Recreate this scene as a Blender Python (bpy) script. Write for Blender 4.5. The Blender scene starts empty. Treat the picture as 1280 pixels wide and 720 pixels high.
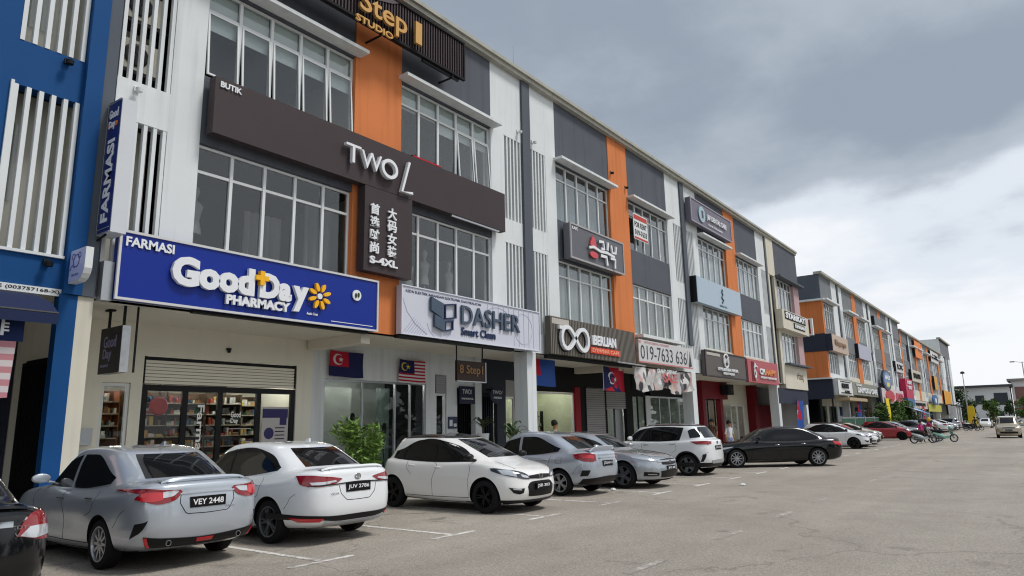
import bpy, bmesh, math, random
import numpy as np
from mathutils import Matrix, Vector
random.seed(7)
SC = bpy.context.scene
COL = SC.collection
R_ = math.radians

# ---------------------------------------------------------------- camera
cam_data = bpy.data.cameras.new('camera')
cam_data.sensor_width = 36.0
cam_data.lens = 24.384
cam_data.clip_start = 0.05
cam_data.clip_end = 2000
cam = bpy.data.objects.new('camera', cam_data)
COL.objects.link(cam)
cam.matrix_world = Matrix(((0.60102644, -0.14504409, -0.78595765, 0.0),
                           (-0.79899333, -0.13292892, -0.58646361, 0.0),
                           (-0.01941342, 0.98045505, -0.19578305, 1.65),
                           (0, 0, 0, 1)))
# x axis = along the street, y axis = towards the shops, z up (right-handed below)
SC.camera = cam
# ---------------------------------------------------------------- world: cloudy daylight
W = bpy.data.worlds.new('World'); SC.world = W; W.use_nodes = True
nt = W.node_tree; nt.nodes.clear()
SUN_EL, SUN_AZ = 52, 0
def N(tree, typ, **kw):
    n = tree.nodes.new(typ)
    for k, v in kw.items():
        if k.startswith('i_'):
            n.inputs[int(k[2:]) if k[2:].isdigit() else k[2:].replace('_', ' ')].default_value = v
        else:
            setattr(n, k, v)
    return n
def Lk(tree, a, b): tree.links.new(a, b)
sky = N(nt, 'ShaderNodeTexSky', sky_type='NISHITA', sun_disc=False, sun_elevation=R_(SUN_EL), sun_rotation=R_(200), air_density=1.0, dust_density=2.0)
tc = N(nt, 'ShaderNodeTexCoord')
# clouds live on a flat layer: project the view direction on it so that they flatten towards the horizon
sep = N(nt, 'ShaderNodeSeparateXYZ'); Lk(nt, tc.outputs['Generated'], sep.inputs[0])
mx = N(nt, 'ShaderNodeMath', operation='MAXIMUM', i_1=0.0); Lk(nt, sep.outputs[2], mx.inputs[0])
ad = N(nt, 'ShaderNodeMath', operation='ADD', i_1=0.16); Lk(nt, mx.outputs[0], ad.inputs[0])
dv = N(nt, 'ShaderNodeVectorMath', operation='DIVIDE')
cmb = N(nt, 'ShaderNodeCombineXYZ')
for k in range(3): Lk(nt, ad.outputs[0], cmb.inputs[k])
Lk(nt, tc.outputs['Generated'], dv.inputs[0]); Lk(nt, cmb.outputs[0], dv.inputs[1])
mp = N(nt, 'ShaderNodeMapping'); mp.inputs['Location'].default_value = (3.1, 1.35, 0.0)
mp.inputs['Scale'].default_value = (1, 1, 0.0)
Lk(nt, dv.outputs[0], mp.inputs['Vector'])
n1 = N(nt, 'ShaderNodeTexNoise', noise_dimensions='3D'); n1.inputs['Scale'].default_value = 0.42; n1.inputs['Detail'].default_value = 7; n1.inputs['Roughness'].default_value = 0.50; n1.inputs['Distortion'].default_value = 0.25
Lk(nt, mp.outputs[0], n1.inputs['Vector'])
n2 = N(nt, 'ShaderNodeTexNoise', noise_dimensions='3D'); n2.inputs['Scale'].default_value = 2.0; n2.inputs['Detail'].default_value = 6; n2.inputs['Roughness'].default_value = 0.55
Lk(nt, mp.outputs[0], n2.inputs['Vector'])
mixn = N(nt, 'ShaderNodeMath', operation='MULTIPLY_ADD', i_1=0.30); Lk(nt, n2.outputs[0], mixn.inputs[0]); Lk(nt, n1.outputs[0], mixn.inputs[2])
# thin bright break in the overcast low over the far end of the street (direction +x, a little to -y)
dot = N(nt, 'ShaderNodeVectorMath', operation='DOT_PRODUCT'); dot.inputs[1].default_value = Vector((0.90, -0.37, 0.22)).normalized()
nrm = N(nt, 'ShaderNodeVectorMath', operation='NORMALIZE'); Lk(nt, tc.outputs['Generated'], nrm.inputs[0]); Lk(nt, nrm.outputs[0], dot.inputs[0])
mr = N(nt, 'ShaderNodeMapRange', i_1=0.72, i_2=1.0, i_3=0.0, i_4=0.05); mr.interpolation_type = 'SMOOTHSTEP'; Lk(nt, dot.outputs['Value'], mr.inputs[0])
# the dark cloud deck ends in a ragged edge some 17 degrees above the horizon, brighter broken cloud below it
wob = N(nt, 'ShaderNodeMath', operation='MULTIPLY_ADD', i_1=-0.42, i_2=0.21); Lk(nt, n1.outputs[0], wob.inputs[0])
zz = N(nt, 'ShaderNodeMath', operation='ADD'); Lk(nt, sep.outputs[2], zz.inputs[0]); Lk(nt, wob.outputs[0], zz.inputs[1])
hz = N(nt, 'ShaderNodeMapRange', i_1=0.27, i_2=0.42, i_3=0.20, i_4=0.0); hz.interpolation_type = 'SMOOTHSTEP'; tilt = N(nt, 'ShaderNodeMath', operation='MULTIPLY_ADD', i_1=0.20); Lk(nt, sep.outputs[1], tilt.inputs[0]); Lk(nt, zz.outputs[0], tilt.inputs[2]); Lk(nt, tilt.outputs[0], hz.inputs[0])
s1 = N(nt, 'ShaderNodeMath', operation='ADD'); Lk(nt, mixn.outputs[0], s1.inputs[0]); Lk(nt, mr.outputs[0], s1.inputs[1])
s2 = N(nt, 'ShaderNodeMath', operation='ADD'); Lk(nt, s1.outputs[0], s2.inputs[0]); Lk(nt, hz.outputs[0], s2.inputs[1])
cr = N(nt, 'ShaderNodeValToRGB'); Lk(nt, s2.outputs[0], cr.inputs[0])
el = cr.color_ramp.elements
el[0].position = 0.55; el[0].color = (0.172, 0.202, 0.240, 1)
el[1].position = 0.90; el[1].color = (0.525, 0.535, 0.55, 1)
e = el.new(0.66); e.color = (0.248, 0.278, 0.315, 1)
e = el.new(0.78); e.color = (0.42, 0.45, 0.49, 1)
cr.color_ramp.interpolation = 'EASE'
# the clear sky shows a little through the thin cloud
bgs = N(nt, 'ShaderNodeBackground', i_Strength=0.05); Lk(nt, sky.outputs[0], bgs.inputs[0])
bgc = N(nt, 'ShaderNodeBackground', i_Strength=1.0); Lk(nt, cr.outputs[0], bgc.inputs[0])
mxs = N(nt, 'ShaderNodeMixShader', i_0=0.92); Lk(nt, bgs.outputs[0], mxs.inputs[1]); Lk(nt, bgc.outputs[0], mxs.inputs[2])
outw = N(nt, 'ShaderNodeOutputWorld'); Lk(nt, mxs.outputs[0], outw.inputs[0])
# ---------------------------------------------------------------- sun behind thin cloud
sd = bpy.data.lights.new('sun', 'SUN'); sd.energy = 1.3; sd.angle = R_(14); sd.color = (1.0, 0.965, 0.92)
so = bpy.data.objects.new('sun', sd); COL.objects.link(so)
sun_dir = Vector((0.25, -0.55, 0.95)).normalized()      # towards the sun
so.rotation_euler = sun_dir.to_track_quat('Z', 'Y').to_euler()
sky.sun_elevation = math.asin(sun_dir.z); sky.sun_rotation = math.atan2(sun_dir.x, sun_dir.y)
SC.view_settings.view_transform = 'Standard'; SC.view_settings.look = 'None'
SC.view_settings.exposure = 0.92; SC.view_settings.gamma = 1.0
SC.cycles.max_bounces = 8; SC.cycles.transparent_max_bounces = 12
SC.cycles.use_denoising = True; SC.cycles.filter_width = 1.15

# ================================================================ helpers
def lin(c):
    if isinstance(c, str):
        c = tuple(int(c[i:i + 2], 16) / 255 for i in (1, 3, 5))
    return tuple((x / 12.92 if x <= 0.04045 else ((x + 0.055) / 1.055) ** 2.4) for x in c)
MATS = {}
def mat(name, col, rough=0.7, metal=0.0, spec=0.25, coat=0.0, noise=0.0, nscale=3.0, bump=0.0, bscale=40.0, emit=0.0, streak=0.0, alpha=1.0):
    """procedural principled material; col is linear rgb or '#srgb'"""
    if name in MATS: return MATS[name]
    if isinstance(col, str): col = lin(col)
    m = bpy.data.materials.new(name); m.use_nodes = True; t = m.node_tree
    b = t.nodes['Principled BSDF']
    b.inputs['Base Color'].default_value = (*col, 1); b.inputs['Roughness'].default_value = rough
    b.inputs['Metallic'].default_value = metal; b.inputs['Specular IOR Level'].default_value = spec
    b.inputs['Coat Weight'].default_value = coat; b.inputs['Coat Roughness'].default_value = 0.03
    m.diffuse_color = (*col, 1)
    if emit:
        b.inputs['Emission Color'].default_value = (*col, 1); b.inputs['Emission Strength'].default_value = emit
    geo = None
    if noise or bump or streak:
        geo = N(t, 'ShaderNodeNewGeometry')
    if noise or streak:
        cur = None
        mixc = N(t, 'ShaderNodeMix', data_type='RGBA', blend_type='MULTIPLY'); mixc.inputs[0].default_value = 1.0
        mixc.inputs[6].default_value = (*col, 1)
        if noise:
            nn = N(t, 'ShaderNodeTexNoise'); nn.inputs['Scale'].default_value = nscale; nn.inputs['Detail'].default_value = 6; nn.inputs['Roughness'].default_value = 0.6
            Lk(t, geo.outputs['Position'], nn.inputs['Vector'])
            mr_ = N(t, 'ShaderNodeMapRange', i_1=0.3, i_2=0.7, i_3=1 - noise, i_4=1 + noise * 0.5); Lk(t, nn.outputs[0], mr_.inputs[0]); cur = mr_.outputs[0]
        if streak:
            mp_ = N(t, 'ShaderNodeMapping'); mp_.inputs['Scale'].default_value = (3.2, 3.2, 0.16); Lk(t, geo.outputs['Position'], mp_.inputs['Vector'])
            n3 = N(t, 'ShaderNodeTexNoise'); n3.inputs['Scale'].default_value = 1.6; n3.inputs['Detail'].default_value = 5; Lk(t, mp_.outputs[0], n3.inputs['Vector'])
            m3 = N(t, 'ShaderNodeMapRange', i_1=0.50, i_2=0.75, i_3=1.0, i_4=1 - streak); Lk(t, n3.outputs[0], m3.inputs[0])
            if cur:
                mm = N(t, 'ShaderNodeMath', operation='MULTIPLY'); Lk(t, cur, mm.inputs[0]); Lk(t, m3.outputs[0], mm.inputs[1]); cur = mm.outputs[0]
            else: cur = m3.outputs[0]
        Lk(t, cur, mixc.inputs[7]); Lk(t, mixc.outputs[2], b.inputs['Base Color'])
    if bump:
        nb = N(t, 'ShaderNodeTexNoise'); nb.inputs['Scale'].default_value = bscale; nb.inputs['Detail'].default_value = 4
        Lk(t, geo.outputs['Position'], nb.inputs['Vector'])
        bp = N(t, 'ShaderNodeBump', i_Strength=bump, i_Distance=0.02); Lk(t, nb.outputs[0], bp.inputs['Height']); Lk(t, bp.outputs[0], b.inputs['Normal'])
    MATS[name] = m
    return m
def glass(name, tint=(0.30, 0.33, 0.34), refl=0.25, rough=0.01):
    """window glass: see-through tint plus mirror reflection that grows at grazing angles"""
    if name in MATS: return MATS[name]
    m = bpy.data.materials.new(name); m.use_nodes = True; t = m.node_tree; t.nodes.clear()
    tr = N(t, 'ShaderNodeBsdfTransparent', i_0=(*tint, 1)); gl = N(t, 'ShaderNodeBsdfGlossy', i_0=(0.93, 0.96, 0.98, 1)); gl.inputs['Roughness'].default_value = rough
    lw = N(t, 'ShaderNodeLayerWeight', i_0=0.5); o = N(t, 'ShaderNodeOutputMaterial'); mx_ = N(t, 'ShaderNodeMixShader')
    pw = N(t, 'ShaderNodeMath', operation='POWER', i_1=3.8); Lk(t, lw.outputs['Facing'], pw.inputs[0])
    ma = N(t, 'ShaderNodeMath', operation='MULTIPLY_ADD', i_1=0.85, i_2=refl); Lk(t, pw.outputs[0], ma.inputs[0])
    geo = N(t, 'ShaderNodeNewGeometry')
    nb = N(t, 'ShaderNodeTexNoise'); nb.inputs['Scale'].default_value = 1.3; nb.inputs['Detail'].default_value = 1; Lk(t, geo.outputs['Position'], nb.inputs['Vector'])
    bp = N(t, 'ShaderNodeBump', i_Strength=0.10, i_Distance=0.02); Lk(t, nb.outputs[0], bp.inputs['Height']); Lk(t, bp.outputs[0], gl.inputs['Normal'])
    Lk(t, ma.outputs[0], mx_.inputs[0]); Lk(t, tr.outputs[0], mx_.inputs[1]); Lk(t, gl.outputs[0], mx_.inputs[2]); Lk(t, mx_.outputs[0], o.inputs[0])
    MATS[name] = m
    return m

class MB:
    """collects faces, builds one mesh object"""
    def __init__(s): s.v = []; s.f = []; s.mi = []; s.cur = 0
    def quad(s, *p):
        i = len(s.v); s.v += [tuple(q) for q in p]; s.f.append(tuple(range(i, i + len(p)))); s.mi.append(s.cur)
    def box(s, x0, x1, y0, y1, z0, z1, M=None):
        i = len(s.v)
        P = [(x0, y0, z0), (x1, y0, z0), (x1, y1, z0), (x0, y1, z0), (x0, y0, z1), (x1, y0, z1), (x1, y1, z1), (x0, y1, z1)]
        if M is not None: P = [tuple(M @ Vector(p)) for p in P]
        s.v += P
        for q in ((0, 3, 2, 1), (4, 5, 6, 7), (0, 1, 5, 4), (1, 2, 6, 5), (2, 3, 7, 6), (3, 0, 4, 7)):
            s.f.append(tuple(i + k for k in q)); s.mi.append(s.cur)
        return s
    def grid(s, P, close_u=False):
        """P: [rows][cols] of points"""
        i = len(s.v); n = len(P); m = len(P[0])
        for r in P: s.v += [tuple(p) for p in r]
        for a in range(n - 1):
            for b in range(m - 1 if not close_u else m):
                b2 = (b + 1) % m
                s.f.append((i + a * m + b, i + a * m + b2, i + (a + 1) * m + b2, i + (a + 1) * m + b)); s.mi.append(s.cur)
        return s
    def tube(s, pts, r, n=8, cap=True):
        pts = [Vector(p) for p in pts]; rs = r if isinstance(r, (list, tuple)) else [r] * len(pts)
        rows = []
        for k, p in enumerate(pts):
            d = (pts[min(k + 1, len(pts) - 1)] - pts[max(k - 1, 0)]).normalized()
            a = d.cross(Vector((0, 0, 1)))
            if a.length < 1e-3: a = d.cross(Vector((1, 0, 0)))
            a.normalize(); b = d.cross(a)
            rows.append([p + (a * math.cos(2 * math.pi * j / n) + b * math.sin(2 * math.pi * j / n)) * rs[k] for j in range(n)])
        i = len(s.v); s.grid(rows, True)
        if cap:
            s.f.append(tuple(i + j for j in range(n))); s.mi.append(s.cur)
            e = i + (len(rows) - 1) * n; s.f.append(tuple(e + j for j in reversed(range(n)))); s.mi.append(s.cur)
        return s
    def lathe(s, prof, n=24, M=None):
        """prof: [(r, h)] about local z"""
        rows = []
        for r, h in prof:
            row = [Vector((r * math.cos(2 * math.pi * j / n), r * math.sin(2 * math.pi * j / n), h)) for j in range(n)]
            rows.append([M @ p for p in row] if M is not None else row)
        return s.grid(rows, True)
    def prism(s, poly, h0, h1, M=None):
        """poly [(x,y)] extruded in z"""
        i = len(s.v); n = len(poly)
        P = [Vector((x, y, h0)) for x, y in poly] + [Vector((x, y, h1)) for x, y in poly]
        if M is not None: P = [M @ p for p in P]
        s.v += [tuple(p) for p in P]
        s.f.append(tuple(i + j for j in reversed(range(n)))); s.mi.append(s.cur)
        s.f.append(tuple(i + n + j for j in range(n))); s.mi.append(s.cur)
        for j in range(n):
            k = (j + 1) % n
            s.f.append((i + j, i + k, i + n + k, i + n + j)); s.mi.append(s.cur)
        return s
    def mesh(s, name, mats, off=(0, 0, 0), smooth=None):
        me = bpy.data.meshes.new(name)
        ox, oy, oz = off
        me.from_pydata([(a - ox, b - oy, c - oz) for a, b, c in s.v], [], s.f)
        for m in (mats if isinstance(mats, (list, tuple)) else [mats]): me.materials.append(m)
        me.polygons.foreach_set('material_index', s.mi)
        if smooth is not None:
            me.shade_smooth(); me.set_sharp_from_angle(angle=R_(smooth))
        me.update()
        return me
def org(o):
    """world origin of an (unrotated) parent chain"""
    v = Vector((0, 0, 0))
    while o is not None: v += o.location; o = o.parent
    return v
def link(name, me, parent=None, loc=(0, 0, 0), **props):
    o = bpy.data.objects.new(name, me); COL.objects.link(o)
    if parent is not None: o.parent = parent
    o.location = loc
    for k, v in props.items(): o[k] = v
    return o
def build(mb, name, mats, parent=None, smooth=None, at=None, **props):
    """mesh in world coordinates -> object (local to its parent)"""
    base = org(parent) if parent is not None else Vector((0, 0, 0))
    pv = Vector(at) if at is not None else base
    me = mb.mesh(name, mats, pv, smooth)
    return link(name, me, parent, pv - base, **props)
def thing(name, label, cat, loc=(0, 0, 0), rz=0.0, group=None):
    o = bpy.data.objects.new(name, None); COL.objects.link(o); o.empty_display_size = 0.3
    o.location = loc; o.rotation_euler = (0, 0, rz); o['label'] = label; o['category'] = cat
    if group: o['group'] = group
    return o
def tag(o, label, cat, group=None):
    o['label'] = label; o['category'] = cat
    if group: o['group'] = group
    return o
def struct(o): o['kind'] = 'structure'; return o
def copy_tree(o, parent=None):
    c = o.copy(); COL.objects.link(c)
    if parent is not None: c.parent = parent
    for ch in o.children: copy_tree(ch, c)
    return c
# text as mesh -------------------------------------------------------------
_tc = {}
def text_geo(body, bold=0.0, depth=0.0, italic=0.0, spacing=1.0):
    key = (body, bold, depth, italic, spacing)
    if key in _tc: return _tc[key]
    cu = bpy.data.curves.new('lettering', 'FONT'); cu.body = body; cu.offset = bold; cu.extrude = max(depth, 0) ; cu.resolution_u = 6 if bold > .06 else 3
    cu.shear = italic; cu.space_character = spacing
    o = bpy.data.objects.new('lettering', cu); COL.objects.link(o)
    dg = bpy.context.evaluated_depsgraph_get(); dg.update()
    me = bpy.data.meshes.new_from_object(o.evaluated_get(dg))
    V = np.array([v.co[:] for v in me.vertices]) if len(me.vertices) else np.zeros((1, 3)); F = [tuple(p.vertices) for p in me.polygons]
    bpy.data.objects.remove(o); bpy.data.curves.remove(cu); bpy.data.meshes.remove(me)
    _tc[key] = (V, F)
    return V, F
# frames for flat faces: columns = local x (reading direction), local y (up), local z (outward)
def frame(o, right, up):
    r = Vector(right).normalized(); u = Vector(up).normalized(); n = r.cross(u)
    return Matrix(((r.x, u.x, n.x, o[0]), (r.y, u.y, n.y, o[1]), (r.z, u.z, n.z, o[2]), (0, 0, 0, 1)))
def street(x, y, z): return frame((x, y, z), (1, 0, 0), (0, 0, 1))     # faces the road (-y)
def cross(x, y, z): return frame((x, y, z), (0, -1, 0), (0, 0, 1))     # faces the camera (-x)
def put_text(mb, body, M, x0, y0, x1, y1, bold=0.0, depth=0.0, italic=0.0, lift=0.0, spacing=1.0):
    """fit the text in the rectangle x0..x1, y0..y1 of frame M"""
    V, F = text_geo(body, bold, 0.05 if depth else 0, italic, spacing)
    mn, mx_ = V.min(0), V.max(0); sx = (x1 - x0) / max(mx_[0] - mn[0], 1e-4); sy = (y1 - y0) / max(mx_[1] - mn[1], 1e-4)
    i = len(mb.v)
    for a, b, c in V:
        z = lift + ((c + 0.05) / 0.1 * depth if depth else 0)
        mb.v.append(tuple(M @ Vector((x0 + (a - mn[0]) * sx, y0 + (b - mn[1]) * sy, z))))
    for f in F: mb.f.append(tuple(i + k for k in f)); mb.mi.append(mb.cur)
    return mb
def rect(mb, M, x0, y0, x1, y1, z0=0.0, z1=0.01):
    return mb.box(x0, x1, y0, y1, z0, z1, M)
def disc(mb, M, cx, cy, r, z0=0, z1=0.01, n=28, ry=None):
    ry = ry or r
    return mb.prism([(cx + r * math.cos(2 * math.pi * k / n), cy + ry * math.sin(2 * math.pi * k / n)) for k in range(n)], z0, z1, M)
def stroke(mb, M, pts, w, z0, z1, closed=False):
    """bent ribbon of width w along pts in frame M, as one grid of boxes"""
    pts = [Vector((p[0], p[1])) for p in pts]; n = len(pts); rows = []
    for k in range(n):
        a = pts[(k - 1) % n if closed else max(k - 1, 0)]; b = pts[(k + 1) % n if closed else min(k + 1, n - 1)]
        d = (b - a).normalized(); q = Vector((-d.y, d.x)) * (w / 2)
        p = pts[k]
        rows.append([M @ Vector((p.x + q.x, p.y + q.y, z0)), M @ Vector((p.x + q.x, p.y + q.y, z1)), M @ Vector((p.x - q.x, p.y - q.y, z1)), M @ Vector((p.x - q.x, p.y - q.y, z0))])
    if closed: rows.append(rows[0])
    mb.grid(rows, True)
    return mb
# ================================================================ materials
M_white = mat('white_wall_paint', '#d6dadb', 0.85, noise=0.06, nscale=0.8, streak=0.16)
M_cream = mat('cream_wall_paint', '#cdc8b8', 0.85, noise=0.05, nscale=0.8, streak=0.08)
M_inner = mat('inner_wall_paint', '#e2decf', 0.85, noise=0.04, nscale=1.0, streak=0.05)
M_grey = mat('dark_grey_wall_paint', '#575b63', 0.85, noise=0.09, nscale=0.8, streak=0.20)
M_orange = mat('orange_wall_paint', '#d07c49', 0.85, noise=0.07, nscale=0.7, streak=0.17)
M_stripe = mat('slate_stripe_paint', '#555b64', 0.8, noise=0.06, nscale=0.9, streak=0.08)
M_blue = mat('blue_wall_paint', '#07457c', 0.75, noise=0.06, nscale=0.8, streak=0.08)
M_navy = mat('navy_wall_paint', '#2f3442', 0.8, noise=0.06)
M_soffit = mat('ceiling_paint', '#dcd7ca', 0.9, noise=0.04)
M_coping = mat('roof_coping_concrete', '#aaa99f', 0.85, noise=0.12, nscale=2, streak=0.15)
M_alu = mat('white_window_frame', '#d5d8d8', 0.45)
M_alus = mat('silver_frame', '#a9adb0', 0.35, metal=0.6)
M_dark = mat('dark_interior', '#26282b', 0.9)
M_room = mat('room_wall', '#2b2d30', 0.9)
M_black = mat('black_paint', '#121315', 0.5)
M_blackm = mat('matt_black', '#191a1c', 0.85)
M_blind = mat('roller_blind', '#dfe6e2', 0.9)
M_curt = mat('sheer_curtain', '#c9ccc6', 0.95)
M_glass = glass('window_glass', (0.82, 0.84, 0.845), 0.05)
M_shopglass = glass('shop_glass', (0.93, 0.95, 0.94), 0.018)
M_tile = mat('walkway_tiles', '#8e8a82', 0.6, noise=0.1, nscale=4)
M_red = mat('red_paint', '#8e1420', 0.6)
M_steel = mat('roller_shutter_steel', '#9b9a98', 0.5, metal=0.3, noise=0.05)

# ================================================================ ground
def asphalt():
    m = bpy.data.materials.new('asphalt'); m.use_nodes = True; t = m.node_tree; b = t.nodes['Principled BSDF']
    geo = N(t, 'ShaderNodeNewGeometry')
    def nz(s, d=5, r=0.6, dist=0.0):
        n = N(t, 'ShaderNodeTexNoise'); n.inputs['Scale'].default_value = s; n.inputs['Detail'].default_value = d; n.inputs['Roughness'].default_value = r; n.inputs['Distortion'].default_value = dist
        Lk(t, geo.outputs['Position'], n.inputs['Vector']); return n
    a = nz(0.22, 6, 0.62, 0.4); g = nz(55, 3, 0.8); c = nz(1.6, 6, 0.65); vor = N(t, 'ShaderNodeTexVoronoi'); vor.inputs['Scale'].default_value = 70; Lk(t, geo.outputs['Position'], vor.inputs['Vector'])
    r1 = N(t, 'ShaderNodeValToRGB'); Lk(t, a.outputs[0], r1.inputs[0])
    e = r1.color_ramp.elements; e[0].position = 0.34; e[0].color = (0.272, 0.244, 0.206, 1); e[1].position = 0.62; e[1].color = (0.345, 0.312, 0.268, 1)
    def mul(x, y, lo, hi, f0=0.3, f1=0.7):
        mr_ = N(t, 'ShaderNodeMapRange', i_1=f0, i_2=f1, i_3=lo, i_4=hi); Lk(t, y, mr_.inputs[0])
        q = N(t, 'ShaderNodeMix', data_type='RGBA', blend_type='MULTIPLY'); q.inputs[0].default_value = 1; Lk(t, x, q.inputs[6]); Lk(t, mr_.outputs[0], q.inputs[7]); return q.outputs[2]
    x = mul(r1.outputs[0], c.outputs[0], 0.92, 1.06)
    x = mul(x, g.outputs[0], 0.70, 1.26, .36, .64); g2 = nz(24, 3, 0.75); x = mul(x, g2.outputs[0], 0.80, 1.18, .34, .66)
    x = mul(x, vor.outputs['Distance'], 0.85, 1.1, 0.1, 0.6)
    # oil and water stains, with a shape of their own
    st = nz(0.55, 4, 0.6, 1.2); x = mul(x, st.outputs[0], 1.0, 0.62, 0.64, 0.76)
    # oil drips inside the parking bays
    sp_ = N(t, 'ShaderNodeSeparateXYZ'); Lk(t, geo.outputs['Position'], sp_.inputs[0]); my = N(t, 'ShaderNodeMapRange', i_1=7.8, i_2=9.2, i_3=0.0, i_4=0.13); Lk(t, sp_.outputs[1], my.inputs[0])
    ol = nz(1.5, 3, 0.55, 0.6); oa = N(t, 'ShaderNodeMath', operation='ADD'); Lk(t, ol.outputs[0], oa.inputs[0]); Lk(t, my.outputs[0], oa.inputs[1]); x = mul(x, oa.outputs[0], 1.0, 0.55, 0.66, 0.84)
    # a few sealed cracks
    cv = N(t, 'ShaderNodeTexVoronoi', feature='DISTANCE_TO_EDGE'); cv.inputs['Scale'].default_value = 0.16
    wv = N(t, 'ShaderNodeVectorMath', operation='MULTIPLY_ADD'); wn = N(t, 'ShaderNodeTexNoise'); wn.inputs['Scale'].default_value = 1.1; wn.inputs['Detail'].default_value = 5; Lk(t, geo.outputs['Position'], wn.inputs['Vector'])
    Lk(t, wn.outputs['Color'], wv.inputs[0]); wv.inputs[1].default_value = (1.6, 1.6, 0); Lk(t, geo.outputs['Position'], wv.inputs[2]); Lk(t, wv.outputs[0], cv.inputs['Vector']); x = mul(x, cv.outputs['Distance'], 0.72, 1.0, 0.0, 0.006)
    # tyre-polished lanes run along the street
    mp_ = N(t, 'ShaderNodeMapping'); mp_.inputs['Scale'].default_value = (0.03, 0.9, 1); Lk(t, geo.outputs['Position'], mp_.inputs['Vector'])
    ln = N(t, 'ShaderNodeTexNoise'); ln.inputs['Scale'].default_value = 1.0; ln.inputs['Detail'].default_value = 3; Lk(t, mp_.outputs[0], ln.inputs['Vector']); x = mul(x, ln.outputs[0], 0.90, 1.08)
    Lk(t, x, b.inputs['Base Color']); b.inputs['Roughness'].default_value = 0.78; b.inputs['Specular IOR Level'].default_value = 0.35
    bp = N(t, 'ShaderNodeBump', i_Strength=0.55, i_Distance=0.012); Lk(t, g.outputs[0], bp.inputs['Height']); Lk(t, bp.outputs[0], b.inputs['Normal'])
    return m
M_asph = asphalt()
mb = MB(); mb.quad((-300, -700, 0), (1500, -700, 0), (1500, 700, 0), (-300, 700, 0))
struct(build(mb, 'ground', mat('far_ground', '#6f6b5e', 0.95, noise=0.15, nscale=0.2)))
mb = MB(); mb.quad((-40, -12, 0.004), (176, -12, 0.004), (176, 12.55, 0.004), (-40, 12.55, 0.004))
struct(build(mb, 'road', M_asph))
mb = MB(); mb.box(-20, 51.9, 12.55, 15.5, 0.0, 0.15); mb.box(58.7, 176, 12.55, 15.5, 0.0, 0.15)
struct(build(mb, 'pavement', M_tile))
mb = MB(); mb.box(-20, 176, 12.40, 12.545, -0.05, 0.17)
struct(build(mb, 'kerb', mat('kerb_concrete', '#a3a098', 0.9, noise=0.1, nscale=3)))
# bay markings, worn paint
def worn_paint(nm='worn_white_road_paint', a=0.70, c=0.86):
    m = bpy.data.materials.new(nm); m.use_nodes = True; t = m.node_tree; b = t.nodes['Principled BSDF']
    geo = N(t, 'ShaderNodeNewGeometry'); n = N(t, 'ShaderNodeTexNoise'); n.inputs['Scale'].default_value = 9; n.inputs['Detail'].default_value = 8; n.inputs['Roughness'].default_value = 0.75
    Lk(t, geo.outputs['Position'], n.inputs['Vector'])
    n2 = N(t, 'ShaderNodeTexNoise'); n2.inputs['Scale'].default_value = 0.7; Lk(t, geo.outputs['Position'], n2.inputs['Vector'])
    ad_ = N(t, 'ShaderNodeMath', operation='MULTIPLY_ADD', i_1=0.5); Lk(t, n2.outputs[0], ad_.inputs[0]); Lk(t, n.outputs[0], ad_.inputs[2])
    r = N(t, 'ShaderNodeMapRange', i_1=a, i_2=c, i_3=0, i_4=1); Lk(t, ad_.outputs[0], r.inputs[0])
    mx_ = N(t, 'ShaderNodeMix', data_type='RGBA'); Lk(t, r.outputs[0], mx_.inputs[0]); mx_.inputs[6].default_value = (0.72, 0.70, 0.66, 1); mx_.inputs[7].default_value = (0.29, 0.262, 0.228, 1)
    Lk(t, mx_.outputs[2], b.inputs['Base Color']); b.inputs['Roughness'].default_value = 0.8
    return m
M_paint = worn_paint()
mb = MB()
z = 0.008
def flat(mb, x0, x1, y0, y1, z=0.008): mb.quad((x0, y0, z), (x1, y0, z), (x1, y1, z), (x0, y1, z))
xs = [-4.05, -1.53, 0.99, 3.51, 6.03, 8.54, 11.08, 13.60, 16.12, 18.64, 21.16, 23.68]
for x in xs:
    flat(mb, x - .05, x + .05, 7.66, 12.35); flat(mb, x - .52, x + .50, 7.55, 7.65)
k = 26.2
while k < 160:
    if not (40 < k < 41): flat(mb, k - .05, k + .05, 7.66, 12.35); flat(mb, k - .5, k + .5, 7.55, 7.65)
    k += 2.52
struct(build(mb, 'bay_markings', M_paint))
mb = MB()
for i in range(-4, 30):
    x0 = 7.34 + i * 2.73
    flat(mb, x0, x0 + 1.0, 3.91, 4.01)
struct(build(mb, 'lane_markings', worn_paint('faded_lane_paint', 0.50, 0.70)))
# ================================================================ windows (shared meshes)
WIN_W = 3.97; FD = 13.0
def window_meshes(w=WIN_W, h=2.15, cols=5, trans=0.57):
    fr = MB(); t = 0.055; d0, d1 = 0.0, 0.07
    cw = w / cols
    fr.box(0, w, d0, d1, 0, t); fr.box(0, w, d0, d1, h - t, h)
    fr.box(0, t, d0 + .002, d1 - .002, t, h - t); fr.box(w - t, w, d0 + .002, d1 - .002, t, h - t)
    for c in range(1, cols): fr.box(c * cw - .035, c * cw + .035, d0 - .012, d1 - .004, t, h - t)
    fr.box(t, w - t, d0 + .004, d1 - .006, h - trans - .03, h - trans + .03)
    pl = MB(); pw = cw - .08
    pl.box(-pw / 2, pw / 2, -.003, .003, -(h - trans - t - .03) / 2, (h - trans - t - .03) / 2)
    pu = MB(); pu.box(-pw / 2, pw / 2, -.003, .003, -(trans - t - .03) / 2, (trans - t - .03) / 2)
    return fr.mesh('window', M_alu), pl.mesh('pane', M_glass), pu.mesh('pane', M_glass), cw
WM = window_meshes()
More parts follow.
